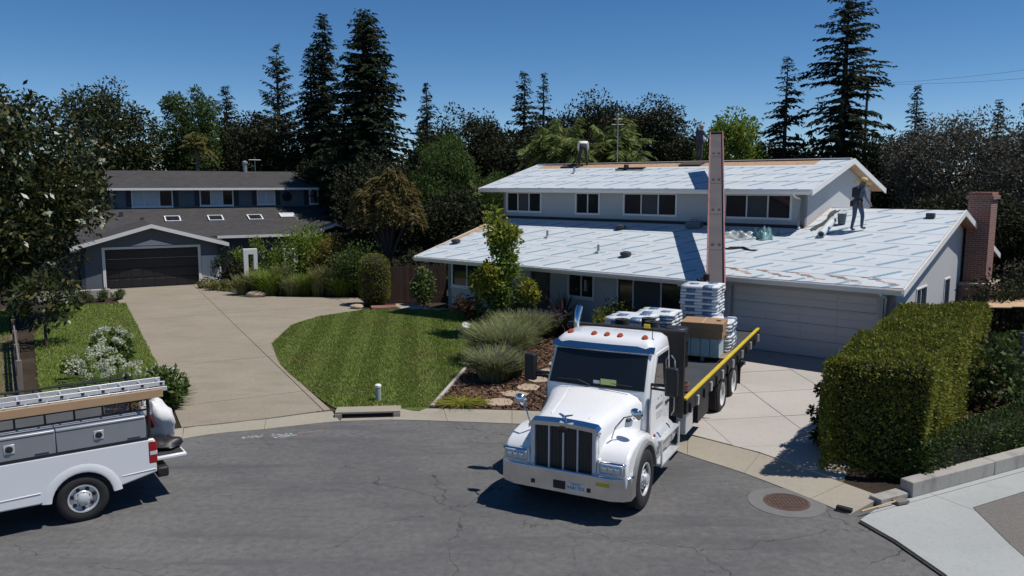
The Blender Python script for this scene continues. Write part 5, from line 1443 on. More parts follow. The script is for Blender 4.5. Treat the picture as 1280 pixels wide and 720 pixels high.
def flower_plant(name, label, loc, rad, h, seed, heads, hr, leafm, straps=True, group=None):
    """leaf clump with round white flower heads, each head a part"""
    rng = np.random.default_rng(seed)
    if straps: root = tuft(name, label, loc, rad, h * .62, leafm, seed, 420, .022, .9, group, 'flower', arch=.9)
    else: root = shrub(name, label, loc, rad, h, leafm, seed, .13, 1500, 18, asp=.62, cat='flower', group=group)
    mb = MB()
    for k in range(heads):
        a, q = rng.random() * 2 * np.pi, np.sqrt(rng.random()) * rad * 1.0
        if straps: c = np.array([np.cos(a) * q, np.sin(a) * q, h * (.8 + .3 * rng.random())])
        else: c = np.array([np.cos(a) * q * .95, np.sin(a) * q * .95, h * (.55 + .45 * (1 - (q / rad) ** 2)) + .04])
        mb.tube([(c[0] * .5, c[1] * .5, .02), (c[0] * .85, c[1] * .85, c[2] * .6), tuple(c)], .007, 4, False)
        np_mesh('flower_head', puffs(rng, c[None], np.array([hr]), 70, hr * .55, .7, shell=.55, flat_=.75), 4, L_WHITE, root)
    mb.build('stalks', leafm, root, fixn=False)
    return root

# --- far conifers
conifer('tall_conifer', 'tallest open branched dark conifer behind the right gable of the pale house', (24.7, 60, 0), 21.2, 4.6, 5.5, 21, .5, 7, .62, .12, .34, 8, gap=.12, top_pow=.62)
conifer('conifer', 'slim dark conifer just left of the tallest open conifer', (21.1, 62, 0), 15.6, 3.0, 5, 22, .45, 6, .55, .1, .4, 8, gap=.1, top_pow=.8)
conifer('conifer', 'broader conifer of the close pair behind the palms', (1.1, 72, 0), 15.9, 2.5, 5, 23, .5, 6, .6, .2, .25, 8, top_pow=.7)
conifer('conifer', 'thinner conifer of the close pair behind the palms', (2.9, 74, 0), 15.9, 1.9, 5, 24, .5, 6, .55, .2, .25, 8, top_pow=.7, gap=.15)
conifer('conifer', 'small far pointed conifer beyond the feathery green tree', (-9.0, 85, 0), 16.3, 2.2, 7, 25, .55, 6, .65, .1, .25, 8)
conifer('conifer', 'sparse conifer with upturned branches behind the dark house flue', (-20.9, 72, 0), 18.2, 3.0, 6, 26, .55, 6, .6, .42, .05, 8, gap=.1, top_pow=.75)
conifer('conifer', 'tall twin topped conifer beside the darkest broad conifer', (-14.9, 64, 0), 19.0, 2.6, 3, 27, .4, 8, .6, .1, .3, 9, top_pow=.6)
conifer('conifer', 'shorter top of the twin topped conifer', (-16.2, 65, 0), 16.8, 2.0, 3, 28, .4, 7, .55, .1, .3, 9, top_pow=.6)
conifer('conifer', 'darkest broad dense conifer between the two houses', (-9.7, 54, 0), 17.1, 3.6, 1.5, 29, .32, 10, .62, .05, .3, 10, top_pow=.5)
conifer('conifer', 'small pointed conifer rising over the grey brown oaks', (37.7, 75, 0), 14.9, 2.4, 5, 30, .5, 6, .6, .1, .3, 8)
conifer('conifer', 'conifer with level branches at the far end of the oaks', (40.6, 62, 0), 13.6, 3.3, 4, 31, .6, 6, .6, .05, .1, 8, gap=.2, top_pow=.6)
conifer('conifer', 'little conifer tip behind the right hand grey brown oak', (45.4, 75, 0), 13.6, 1.8, 6, 32, .5, 6, .55)
conifer('conifer', 'small conifer behind the bushy tree beyond the dark house', (-28.4, 80, 0), 15.4, 2.2, 6, 33, .5, 7, .6, .2, .1, 8, top_pow=.6)
conifer('conifer', 'low conifer tip between the bright green tree and slim conifer', (18.9, 74, 0), 12.0, 1.8, 6, 34, .5, 6, .55)
# --- far broadleaf trees
tree('magnolia_tree', 'flowering magnolia rising behind the dark house', (-30.2, 60, 0), 13.2, 4.0, 4, L_MAG, 41, .34, 8000, 70)
tree('bushy_tree', 'bushy grey green tree behind the dark house palm', (-26.2, 65, 0), 14.6, 3.1, 3.5, L_MID, 42, .3, 8000, 70, top=.55, bias=.55)
tree('dark_oak', 'low dark oak right behind the dark house flue', (-20.6, 67, 0), 11.6, 4.4, 1.5, L_OAK, 43, .34, 8000, 60)
tree('dark_oak', 'dark oak under the twin topped conifer', (-15.0, 69, 0), 11.2, 4.6, 1.5, L_OAK, 44, .34, 8000, 60)
tree('dark_oak', 'dark rounded oak behind the feathery green tree', (-3.6, 67, 0), 12.3, 4.3, 1.5, L_OAK, 45, .34, 8500, 60)
tree('dark_oak', 'dark oak below the pair of conifers', (1.2, 64, 0), 10.4, 4.2, 1.2, L_OAK, 46, .34, 8000, 60)
tree('dark_oak', 'largest dark oak behind the ridge, left half', (6.2, 66, 0), 12.6, 5.0, 1.5, L_OAK, 47, .34, 10000, 80)
tree('dark_oak', 'largest dark oak behind the ridge, right half', (11.6, 67, 0), 13.2, 4.4, 1.5, L_OAK, 48, .34, 10000, 80)
tree('dark_oak', 'dark oak filling the gap left of the largest dark oak', (3.4, 70, 0), 11.4, 4.0, 1.2, L_OAK, 141, .34, 8500, 70)
tree('dark_oak', 'dark oak joining the two halves of the largest oak', (9.0, 71, 0), 13.0, 4.2, 1.2, L_OAK, 142, .34, 9000, 70)
tree('dark_oak', 'dark oak right beside the bright green loose tree', (14.6, 70, 0), 10.6, 3.8, 1.2, L_OAK, 143, .34, 8500, 70)
tree('dark_oak', 'dark oak between the far pointed conifer and the conifer pair', (-1.0, 72, 0), 11.4, 3.8, 1.2, L_OAK, 144, .34, 8500, 70)
tree('dark_oak', 'dark oak behind the flue of the dark house, left of the sparse conifer', (-24.6, 74, 0), 12.4, 4.0, 1.2, L_OAK, 145, .34, 8500, 70)
tree('dark_oak', 'dark oak behind the far pointed conifer', (-7.6, 76, 0), 11.2, 3.8, 1.2, L_OAK, 146, .34, 8500, 70)
tree('bright_tree', 'bright green loose tree behind the conveyor top', (16.6, 60, 0), 11.2, 3.0, 3, L_LIME, 49, .34, 4200, 48, bias=.6)
tree('dark_oak', 'dark oak between slim and tallest conifer', (21.5, 66, 0), 9.6, 4.2, 1, L_OAK, 50, .34, 7000, 60)
tree('grey_oak', 'large grey brown oak behind the brick chimney', (28.6, 52, 0), 10.6, 4.3, 1.0, L_OAKB, 51, .26, 12000, 90)
tree('grey_oak', 'grey brown oak at the far end beyond the hedge', (31.4, 47, 0), 9.6, 4.2, .8, L_OAKB, 52, .26, 12000, 90)
tree('dark_oak', 'dark oak between the grey brown oaks and the tallest conifer', (26.4, 58, 0), 9.2, 4.2, .8, L_OAK, 53, .32, 9000, 70)
tree('dark_oak', 'dark leafy tree close behind the chimney', (21.6, 37, 0), 5.6, 3.2, .4, L_OAK, 54, .22, 9000, 70)
tree('dark_oak', 'dark leafy tree right of the chimney behind the hedge', (24.4, 34, 0), 5.4, 3.0, .4, L_OAK, 55, .22, 9000, 70)
tree('dark_oak', 'dark tree rising behind the yucca', (-8.2, 49, 0), 7.6, 3.2, .5, L_OAK, 56, .26, 9000, 70)
tree('dark_oak', 'dark shady tree behind the redwood gate', (-3.2, 42.5, 0), 5.2, 2.6, .3, L_OAK, 57, .22, 8000, 60)
tree('feathery_tree', 'feathery green weeping tree left of the upper storey', (-4.0, 47.5, 0), 8.9, 2.7, .8, L_PEP, 58, .26, 9000, 70, asp=.25, droop=.9)
tree('feathery_tree', 'shorter feathery green tree close to the pale house corner', (-.6, 44, 0), 6.8, 1.9, .8, L_PEP, 59, .24, 5500, 50, asp=.25, droop=.9)
tree('dark_oak', 'dark tree beside the far corner of the dark house', (-12.6, 57, 0), 8.6, 3.2, .5, L_OAK, 60, .28, 7000, 60)
palm('queen_palm', 'drooping palm behind the ridge, beside the worker in white', (3.0, 47.5, 0), 7.7, 2.9, 46, 61, L_PALM, leaflet=1.05, group=None)
palm('queen_palm', 'drooping palm behind the ridge with fronds touching the roof', (6.4, 48.5, 0), 7.4, 3.1, 46, 62, L_PALM, leaflet=1.05)
palm('fan_palm', 'yellowish palm rising behind the dark house roof', (-22.5, 57, 0), 8.2, 1.6, 34, 63, leafmat('yellow_palm', (.11, .11, .03), (.19, .18, .055), .28, .5, .35, (.28, .25, .09)), leaflet=.6)
palm('yucca_tree', 'branching yucca with shaggy tan rosettes behind the clipped topiary', (-6.3, 40, 0), 5.4, .85, 70, 64, L_YUC, .1, .55, [(-1.1, 0, 5.0), (-.5, .4, 5.6), (.3, 0, 6.0), (.9, .2, 5.3), (.5, -.3, 4.4), (-.4, -.3, 4.2), (1.2, 0, 4.2), (0, -.4, 5.1), (-1.3, 0, 4.3)], 1.3, cat='yucca')
palm('queen_palm', 'slim young palm by the left corner of the upper storey', (-1.9, 45.0, 0), 4.9, 1.5, 14, 65, L_PALM, .09, .5)
# --- big magnolia at the left
mg = tree('magnolia_tree', 'large glossy magnolia with white flowers beside the low timber fence', (-20.4, 30, .1), 10.2, 5.4, .1, L_MAG, 71, .25, 44000, 190, asp=.42, ry=4.4, cr=.2, top=.55, trunk_r=.22)
rngm = np.random.default_rng(5)
dd = unit(rngm.normal(0, 1, (26, 3)) * [1, .6, .8] + [.5, -.6, .1]); Cm = np.c_[dd[:, 0] * 4.9, dd[:, 1] * 4.1, 5.6 + dd[:, 2] * 3.9]
for c in Cm: np_mesh('flower', puffs(rngm, c[None], np.array([.09]), 16, .12, .7, shell=.3), 4, L_WHITE, mg)
tree('young_magnolia', 'young magnolia sapling with big leaves in front of the timber fence', (-15.9, 26.4, .1), 2.7, 1.25, .6, L_MAG, 72, .24, 900, 16, asp=.42, trunk_r=.05, cr=.32)
# --- shrubs in front of the dark house
shrub('lime_shrub', 'bright lime green mounded shrub in front of the dark house porch', (-11.1, 41.0, .1), 2.1, 3.5, L_LIME, 81, .15, 7500, 60, ry=1.4)
shrub('orange_shrub', 'orange tinged shrub right of the lime green mound', (-9.0, 40.2, .1), 1.5, 3.0, L_ORG, 82, .13, 4600, 44)
shrub('olive_shrub', 'olive green shrub between the orange shrub and topiary', (-7.7, 38.8, .1), 1.55, 3.0, L_MID, 83, .13, 5600, 44)
shrub('dark_shrub', 'dark clipped conifer shrub beside the garage wall of the dark house', (-15.2, 42.2, .1), 1.0, 2.3, L_OAK, 84, .12, 3000, 24)
shrub('leafy_shrub', 'leafy shrub behind the dark clipped shrub by the white pillar', (-14.6, 43.4, .1), 1.0, 3.1, L_LIME, 85, .13, 1500, 18)
shrub('leafy_shrub', 'green shrub between the two white pillars', (-12.9, 44.0, .1), .9, 2.4, L_MID, 86, .12, 2200, 20)
for k, (x, y) in enumerate(((-15.6, 40.7), (-14.9, 40.4), (-16.2, 41.6))):
    shrub('low_shrub', 'low pale green mound by the black garage door, %s from the grass row' % ('second', 'first', 'third')[k], (x, y, .1), .6, .6, L_GRS, 90 + k, .09, 900, 12, group='low mounds by the garage')
for k in range(9):
    x = -13.4 + k * .63
    tuft('ornamental_grass', 'tall olive grass clump, %s from the boulder along the long driveway' % ('first', 'second', 'third', 'fourth', 'fifth', 'sixth', 'seventh', 'eighth', 'ninth')[k], (x, 38.95 - .03 * k + .35 * (k % 2), .1), .5 + .12 * (k * 7 % 3), 1.1 + .17 * (k * 5 % 4), (L_GRS, L_LAV, L_LIME)[k * 4 % 3], 100 + k, 620, .02, .5 + .12 * (k % 3), 'grass clumps along the driveway', flower=L_LAV, nfl=30, fl_size=.06)
shrub('dark_shrub', 'dark broad shrub at the foot of the branching yucca', (-6.6, 38.9, .1), 1.3, 2.0, L_OAK, 118, .13, 3000, 28)
shrub('dark_shrub', 'dark broad shrub behind the redwood gate', (-4.6, 38.4, .1), 1.5, 2.6, L_OAK, 119, .13, 3400, 28)
# clipped topiary column
def topiary(name, label, loc, r, h, m, seed, n=5200, leaf=.07):
    rng = np.random.default_rng(seed); root = empty(name, loc)
    MB().lathe([(r * .55, .12), (r * .86, .4), (r * .9, h * .5), (r * .86, h * .82), (r * .5, h * .95), (.05, h * .97)], 18).build('blocking_core', M_CORE, root, smooth=True)  # same added light-blocking core as in the hedges
    a = rng.random(n) * 2 * np.pi; z = rng.random(n) * h; top_ = z > h * .8
    rr = np.where(top_, r * np.sqrt(np.maximum(0, 1 - ((z - h * .8) / (h * .2)) ** 2)), np.where(z < h * .2, r * (.55 + .45 * z / (h * .2)), r)) * (.92 + .12 * rng.random(n))
    P = np.c_[np.cos(a) * rr, np.sin(a) * rr, z]; D = unit(np.c_[np.cos(a), np.sin(a), .4 + top_ * .9] + rng.normal(0, .6, (n, 3)))
    L = leaf * (.7 + .7 * rng.random(n)); np_mesh('foliage', cards(P, D, L, L * .55, rng), 4, m, root)
    MB().tube([(0, 0, -.02), (0, 0, .4)], .05, 8).build('stem', M_BARK, root)
    return tag(root, label, 'shrub')
topiary('topiary_shrub', 'rounded clipped topiary column beside the redwood gate', (-6.25, 35.6, .1), .66, 2.35, L_HEDGE, 120)
shrub('glossy_shrub', 'rounded glossy leaved shrub against the left corner of the pale house', (-3.95, 35.0, .15), .68, 1.95, L_VAR, 121, .15, 1500, 22, asp=.6)
# --- front garden of the pale house
ct_ = tree('yellow_tipped_tree', 'slender green tree with yellow tips before the pale house entrance', (-.35, 27.6, rise(-.35, 27.6) + .1), 4.65, .72, .5, L_LIME, 130, .16, 2600, 46, asp=.55, trunk_r=.045, cr=.42, bias=.75, top=.45, extra=(L_YEL, 60, lambda C: C[:, 2] > 3.3))
shrub('yellow_tipped_shrub', 'yellow tipped dense shrub round the foot of the slender tree', (-.25, 27.9, rise(-.25, 27.9) + .1), 1.25, 2.15, L_MID, 131, .13, 3600, 34)
for x, y, z, r_ in ((-1.15, 27.2, 2.2, .5), (.55, 27.4, 1.9, .42), (-.85, 27.0, 2.55, .35)):
    g_ = np_mesh('yellow_tips', puffs(np.random.default_rng(int(x * 10 + 50)), np.array([[x + .35, y - 27.6, z - .2], [x + .45, y - 27.5, z - .45]]), np.array([r_ * .8, r_ * .8]), 260, .15, .5), 4, L_YEL, ct_)
shrub('burgundy_shrub', 'burgundy leaved shrub at the lawn edge beside the slender tree', (-1.65, 30.2, rise(-1.65, 30.2) + .1), .75, 1.1, L_BURG, 132, .11, 1500, 18)
tuft('lavender_bush', 'largest pale grey green lavender bush in the mulch bed', (-.35, 23.9, rise(-.35, 23.9) + .1), 1.05, 1.3, L_LAV, 140, 2600, .014, .55, flower=L_LAV, nfl=160, fl_size=.04)
tuft('lavender_bush', 'lower grey green lavender bush nearest the flagstones', (-.5, 21.7, rise(-.5, 21.7) + .1), .72, 1.0, L_LAV, 141, 1500, .013, .65, flower=L_PURP, nfl=130, fl_size=.035)
tuft('lavender_bush', 'grey green lavender bush against the slender tree', (.25, 25.9, rise(.25, 25.9) + .1), .95, 1.2, L_LAV, 142, 2200, .014, .55, flower=L_LAV, nfl=110, fl_size=.04)
tuft('lavender_bush', 'purple flowered lavender bush beside the spiky cordyline', (1.0, 27.4, rise(1.0, 27.4) + .1), .95, 1.05, L_LAV, 143, 1500, .013, .6, flower=L_PURP, nfl=330, fl_size=.05)
tuft('green_tuft', 'green leafy tuft beside the lower lavender bush', (-.02, 22.0, rise(0, 22) + .1), .45, .75, L_AGA, 144, 500, .016, .7)
tuft('weed_tuft', 'small yellow weed tuft on the mulch beside the kerb', (-1.3, 19.2, .12), .5, .14, L_YEL, 145, 300, .012, 1.0, ry=.25)
def spiky(name, label, loc, h, n, seed):
    rng = np.random.default_rng(seed); root = empty(name, loc)
    a = rng.random(n) * 2 * np.pi; e = rng.uniform(-.15, 1.45, n); L = h * (.65 + .35 * rng.random(n))
    b = np.tile(np.array([0, 0, h * .32]), (n, 1)); D = np.c_[np.cos(a) * np.cos(e), np.sin(a) * np.cos(e), np.sin(e)]
    S_ = unit(np.cross(D, [0, 0, 1.0])); m_ = b + D * (L * .5)[:, None]; t = b + D * L[:, None] - np.c_[np.zeros((n, 2)), L * .12]
    np_mesh('leaves', np.concatenate([np.stack([b - S_ * .012, b + S_ * .012, m_ + S_ * .026, m_ - S_ * .026], 1), np.stack([m_ - S_ * .026, m_ + S_ * .026, t + S_ * .003, t - S_ * .003], 1)]), 4, L_CORD, root)
    MB().tube([(0, 0, -.02), (0, 0, h * .36)], .05, 8).build('stem', M_BARK, root)
    return tag(root, label, 'shrub')
spiky('cordyline', 'spiky dark burgundy cordyline under the front window', (1.8, 27.4, rise(1.8, 27.4) + .1), 1.4, 130, 150)
shrub('box_ball', 'round clipped green shrub below the patio windows', (3.42, 25.9, rise(3.42, 25.9) + .1), .95, 1.5, L_HEDGE, 151, .09, 4200, 40)
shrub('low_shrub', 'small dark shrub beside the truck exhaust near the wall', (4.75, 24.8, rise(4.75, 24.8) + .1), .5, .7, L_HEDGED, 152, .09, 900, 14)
# --- flowers by the left driveway
for k, (x, y) in enumerate(((-11.3, 20.9), (-10.7, 20.5), (-10.2, 20.2), (-9.7, 20.0), (-10.6, 19.8), (-10.0, 19.6), (-9.3, 19.4), (-8.8, 19.1))):
    flower_plant('agapanthus', 'white agapanthus clump, %s from the timber fence in the driveway bed' % ('first', 'second', 'third', 'fourth', 'fifth', 'sixth', 'seventh', 'eighth')[k], (x, y, .1), .46, .82, 160 + k, 4, .085, L_AGA, True, 'agapanthus clumps')
shrub('seeding_shrub', 'coarse yellow green shrub with dry seed heads at the driveway corner', (-8.65, 18.75, .1), .75, 1.15, L_AGA, 170, .14, 1300, 20)
for k, (x, y, r_, h_) in enumerate(((-12.2, 23.6, .7, 1.15), (-11.9, 22.4, .62, .8), (-12.1, 21.5, .5, .7))):
    flower_plant('hydrangea', ('taller white hydrangea beside the timber fence', 'middle white hydrangea with yellowing leaves beside the fence', 'lowest white hydrangea nearest the kerb by the fence')[k], (x, y, .1), r_, h_, 175 + k, 14, .11, L_AGA if k == 0 else L_LIME, False)
for k, x in enumerate((-20.4, -19.9, -19.3, -18.8)):
    shrub('low_shrub', 'small clipped shrub before the planter wall, %s from the long driveway' % ('fourth', 'third', 'second', 'first')[k], (x, 36.2 + .35 * k, .1), .38, .55, L_HEDGED, 180 + k, .08, 700, 12, group='clipped shrubs by the narrow lawn')

# --- hedges
def hedge(name, label, quad, h, m, seed, dens, leaf, skirt=.1, wob=.07):
    """clipped hedge over a four cornered plan; leaves on top and sides, an added dark core inside to block light"""
    rng = np.random.default_rng(seed); q = np.array(quad, float); c = q.mean(0); root = empty(name, (c[0], c[1], .1)); q = q - c
    inn = q * .84
    MB().hexa([(x, y, 0) for x, y in inn], [(x, y, h - .16) for x, y in inn]).build('blocking_core', M_CORE, root, bevel=.1)  # solid core added behind the leaves so no light passes through
    Ps, Ns = [], []
    def face(a, b, cc, d, nrm):
        A = np.linalg.norm(np.cross(b - a, d - a)); n_ = int(A * dens); u, v = rng.random(n_)[:, None], rng.random(n_)[:, None]
        P = a * (1 - u) * (1 - v) + b * u * (1 - v) + cc * u * v + d * (1 - u) * v
        Ps.append(P); Ns.append(np.tile(nrm, (n_, 1)))
    T = np.c_[q, np.full(4, h)]; B = np.c_[q, np.full(4, skirt)]
    face(T[0], T[1], T[2], T[3], np.array([0, 0, 1.0]))
    for i in range(4):
        j = (i + 1) % 4; e = T[j] - T[i]; nr = np.array([e[1], -e[0], 0]); nr /= np.linalg.norm(nr)
        face(B[i], B[j], T[j], T[i], nr)
    P, N = np.concatenate(Ps), np.concatenate(Ns)
    bum = wob * (np.sin(P[:, 0] * 2.3 + P[:, 2] * 3) + np.sin(P[:, 1] * 2.9 + P[:, 2] * 2 + 1) + .6 * np.sin(P[:, 0] * 6 + P[:, 1] * 5))
    # round the upper edges
    edge = np.minimum(1, np.maximum(0, (h - P[:, 2]) / .12)); 
    P = P + N * (bum * np.where(N[:, 2] > .5, 1.0, .45) - .05 + rng.normal(0, .028, len(P)))[:, None]
    P[:, :2] *= np.where(P[:, 2] > h - .12, .985, 1.0)[:, None]
    D = unit(N * .9 + rng.normal(0, .65, P.shape) + [0, 0, .25]); L = leaf * (.6 + .8 * rng.random(len(P)))
    np_mesh('foliage', cards(P, D, L, L * .55, rng), 4, m, root)
    return tag(root, label, 'hedge')
hedge('tall_hedge', 'tall clipped box hedge with flat sunlit top beside the concrete driveway', [(5.85, 14.5), (7.6, 13.95), (13.0, 21.2), (11.3, 22.2)], 2.18, L_HEDGE, 190, 1900, .065)
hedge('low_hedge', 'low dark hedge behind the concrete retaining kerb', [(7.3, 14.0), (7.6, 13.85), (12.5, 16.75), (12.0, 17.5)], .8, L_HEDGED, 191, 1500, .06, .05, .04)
shrub('side_shrub', 'narrow dark shrub hugging the driveway side of the tall hedge', (6.45, 16.0, .12), .28, 1.5, L_OAK, 192, .09, 900, 16)
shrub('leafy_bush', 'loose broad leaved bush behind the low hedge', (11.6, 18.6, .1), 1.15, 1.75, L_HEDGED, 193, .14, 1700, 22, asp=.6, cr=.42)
shrub('leafy_bush', 'second loose bush behind the low hedge beside the grey fence piece', (13.6, 20.4, .1), 1.1, 2.1, L_MID, 194, .13, 1700, 22, asp=.6)
# dry mulch behind the low hedge
flat('dry_mulch', [(8.0, 14.4), (12.3, 17.2), (18, 22), (14, 22.5), (9.2, 16.0)], .112, M_MULCH)
chips([(8.0, 14.4), (12.3, 17.2), (18, 22), (14, 22.5), (9.2, 16.0)], 9000, .12, 9, M_CHIP, 'coarse reddish bark behind the low hedge', .08)
# --- far wood that closes the view
shrub('dark_shrub', 'dark dense shrub between the chimney and the hedge', (16.6, 26.6, .1), 1.6, 2.3, L_OAK, 196, .14, 4200, 36)
shrub('dark_shrub', 'dark dense shrub under the tree right of the chimney', (19.6, 28.4, .1), 2.0, 3.0, L_OAK, 197, .15, 5200, 40)
shrub('dark_shrub', 'dark dense shrub at the back corner behind the hedge', (16.9, 23.4, .1), 1.5, 1.9, L_HEDGED, 198, .13, 3600, 36)
rw = np.random.default_rng(77); nW = 420
xs_ = rw.uniform(-95, 95, nW); Cw = np.c_[xs_, rw.uniform(82, 96, nW), rw.uniform(.5, 9.6, nW)]
o = np_mesh('woodland', puffs(rw, Cw, np.full(nW, 2.4), 110, .7, .55, shell=.3), 4, L_OAK); tag(o, 'distant dark wood filling the gaps between the trees', 'woodland', kind='stuff')
# ------------------------------------------------------------------ fences, stones and small street things
def hb(u, v, z=0.0):
    """house-aligned coordinates of the pale house to world"""
    a = R(-40.10); return (10.47 + u * math.cos(a) - v * math.sin(a), 20.94 + u * math.sin(a) + v * math.cos(a), z)

def board_fence(name, label, p0, p1, h, bw, m, z=.1, gap=.012, cat='fence', jag=.03, rails=True):
    p0, p1 = Vector((*p0, z)), Vector((*p1, z)); d = p1 - p0; L = d.length; a = math.atan2(d.y, d.x)
    root = empty(name, p0, a); n_ = int(L / bw)
    for k in range(n_): MB().box(k * bw + gap / 2, (k + 1) * bw - gap / 2, -.012, .012, .02, h + RND.uniform(-jag, jag)).build('board', m, root)
    if rails:
        for zz in (.3, h - .25): MB().box(0, L, .013, .055, zz, zz + .09).build('rail', m, root)
        for x in (0, L): MB().box(x - .05, x + .05, .056, .15, 0, h + .06).build('post', m, root)
    return tag(root, label, cat)
gate = board_fence('redwood_gate', 'dark redwood board gate between the topiary and the pale house', (-5.75, 36.2), (-3.1, 36.5), 1.75, .14, M_FENCE, cat='gate')
board_fence('redwood_fence', 'short dark brown board fence at the garage corner of the pale house', hb(-.35, .8)[:2], hb(1.3, .8)[:2], 1.95, .14, M_FENCE)
board_fence('grey_fence', 'weathered grey picket piece among the bushes behind the hedge', (12.7, 19.3), (13.6, 18.7), 1.75, .11, M_GREYWOOD, gap=.03)
board_fence('grey_fence', 'weathered board fence under the big magnolia beside the dark garage', (-26.5, 40.2), (-22.6, 40.6), 1.8, .15, M_GREYWOOD)
board_fence('brown_fence', 'dark brown board fence deep under the big magnolia', (-30, 33), (-24.2, 39.3), 1.8, .15, M_FENCE)
tf = empty('timber_fence', (-12.85, 20.1, .1), math.atan2(8.6, -5.6))
for k in range(4):
    MB().box(k * 2.5 - .06, k * 2.5 + .06, -.06, .06, 0, .95).build('post', M_GREYWOOD, tf, bevel=.01)
    if k < 3:
        for zz in (.25, .55, .8): MB().box(k * 2.5 + .065, k * 2.5 + 2.435, -.02, .02, zz, zz + .13).build('rail', M_GREYWOOD, tf, bevel=.006)
tag(tf, 'low weathered timber rail fence beside the narrow left lawn', 'fence')
flat('dirt_path', [(-13.35, 19.3), (-12.75, 19.2), (-12.9, 20.3), (-18.2, 28.5), (-18.9, 28.2), (-13.55, 20.1)], .134, M_DIRT)
ew = MB()
for k in range(9): ew.box(-.05, .05, k * .47, k * .47 + .465, 0, .09)
ed_ = empty('lawn_edging', (-1.98, 18.95, .1), math.atan2(4.1, .6) - R(90))
for k in range(9): MB().box(-.045, .045, k * .46, k * .46 + .45, -.02, .085).build('edging_stone', M_CONC, ed_, bevel=.008)
tag(ed_, 'pale narrow edging strip between the striped lawn and the mulch bed', 'edging')
def stone(x, y, r_, seed, z=.12, label='', cat='flagstone', group=None, m=None, sx=1.0, rz=0):
    rng = random.Random(seed); poly = [(r_ * sx * rng.uniform(.8, 1.1) * math.cos(a), r_ * rng.uniform(.8, 1.1) * math.sin(a)) for a in [i * 2 * math.pi / 7 + rng.uniform(-.2, .2) for i in range(7)]]
    o = MB().prism(poly, 0, .035).build(cat.replace(' ', '_'), m or M_STONE, None, bevel=.008); o.location = (x, y, z + rise(x, y)); o.rotation_euler = (0, 0, rz)
    return tag(o, label, cat, group)
for k, (x, y, r_) in enumerate(((-.32, 19.35, .42), (.05, 20.1, .36), (.42, 20.8, .36), (.72, 21.6, .34), (1.08, 22.4, .36), (1.4, 23.2, .34), (1.75, 24.1, .34))):
    stone(x, y, r_, 300 + k, .122, ('tan flagstone in the mulch right beside the kerb', 'second tan flagstone from the kerb in the mulch', 'third tan flagstone from the kerb in the mulch', 'fourth tan flagstone from the kerb in the mulch', 'fifth tan flagstone from the kerb in the mulch', 'sixth tan flagstone from the kerb in the mulch', 'seventh tan flagstone from the kerb in the mulch')[k])
for k, (x, y) in enumerate(((-4.6, 33.65), (-4.05, 33.35), (-3.5, 33.05), (-3.0, 32.75))):
    o = MB().box(-.26, .26, -.2, .2, 0, .035).build('stepping_stone', M_CONC, None, bevel=.01); o.location = (x, y, .13 + rise(x, y)); o.rotation_euler = (0, 0, .5)
    tag(o, 'pale square stepping stone behind the striped lawn, %s from the redwood gate' % ('first', 'second', 'third', 'fourth')[k], 'stepping stone', 'stepping stones')
st_ = MB().box(-.6, .6, -.45, .45, 0, .14).build('door_step', M_STONE, None, bevel=.02); st_.location = (-4.6, 34.9, .1); st_.rotation_euler = (0, 0, .2); tag(st_, 'tan stone step in front of the redwood gate', 'step')
fb = MB().box(-.7, .7, -.35, .35, 0, .12).build('brick_step', M_BRICK, None, bevel=.01); fb.location = (-5.55, 34.6, .1); fb.rotation_euler = (0, 0, .25); tag(fb, 'low red brick step beside the clipped topiary', 'step')
for k, (x, y, r_) in enumerate(((-12.6, 38.3, .5), (-6.9, 34.6, .3))):
    o = blob('boulder', (0, 0, 0), (r_, r_ * .7, r_ * .38), M_STONE, 40 + k, amp=.12); o.location = (x, y, .2); tag(o, ('rounded tan boulder at the end of the tall grass row', 'small tan boulder beside the topiary foot')[k], 'boulder')
po = MB().lathe([(0, 0), (.15, 0), (.2, .12), (.21, .24), (.18, .26), (.17, .24), (.0, .2)], 18).build('plant_pot', M_WHITEW, None, smooth=True, angle=40); po.scale = (.8, .8, .8); po.location = (-1.75, 28.7, .14 + rise(-2.05, 28.4)); po.rotation_euler = (.6, .5, 0); tag(po, 'small white pot tipped over on the lawn by the burgundy shrub', 'pot')
# utility marker post on the lawn
um = empty('utility_post', (-3.4, 19.5, .12))
MB().lathe([(.075, 0), (.075, .36), (.06, .37)], 14).build('post', mat('utility_green_grey', (.36, .40, .37), .6), um, smooth=True, angle=40); MB().lathe([(.085, .37), (.085, .42), (.06, .445), (0, .45)], 14).build('cap', M_TRIM, um, smooth=True, angle=40)
tag(um, 'short pale utility marker post at the front edge of the lawn', 'post')
# storm drain inlet in the kerb
sd_ = empty('storm_drain', (-3.48, 18.45, 0), math.atan2(.12, 1.22))
MB().box(-.78, .78, -.02, .45, .115, .17).build('lid', M_KERB, sd_, bevel=.015); MB().box(-.62, .62, .16, .4, -.03, .112).build('dark_throat', M_CHASSIS, sd_); MB().box(-.78, -.62, -.05, .42, -.03, .114).build('side_pier', M_KERB, sd_); MB().box(.62, .78, -.05, .42, -.03, .114).build('side_pier', M_KERB, sd_)
MB().box(-.62, .62, -.2, .14, -.02, .008).build('gutter_sill', M_KERB, sd_)
tag(sd_, 'concrete storm drain inlet with dark slot in the kerb below the lawn', 'drain')
gr_ = empty('drain_grate', (-4.95, 18.62, .10), .35)
MB().box(-.27, .27, -.1, .1, -.02, .012).build('frame', M_CHASSIS, gr_)
for k in range(9): MB().box(-.25 + k * .058, -.222 + k * .058, -.085, .085, .0125, .022).build('bar', M_GREYM, gr_)
tag(gr_, 'small dark drain grate set into the driveway end', 'drain')
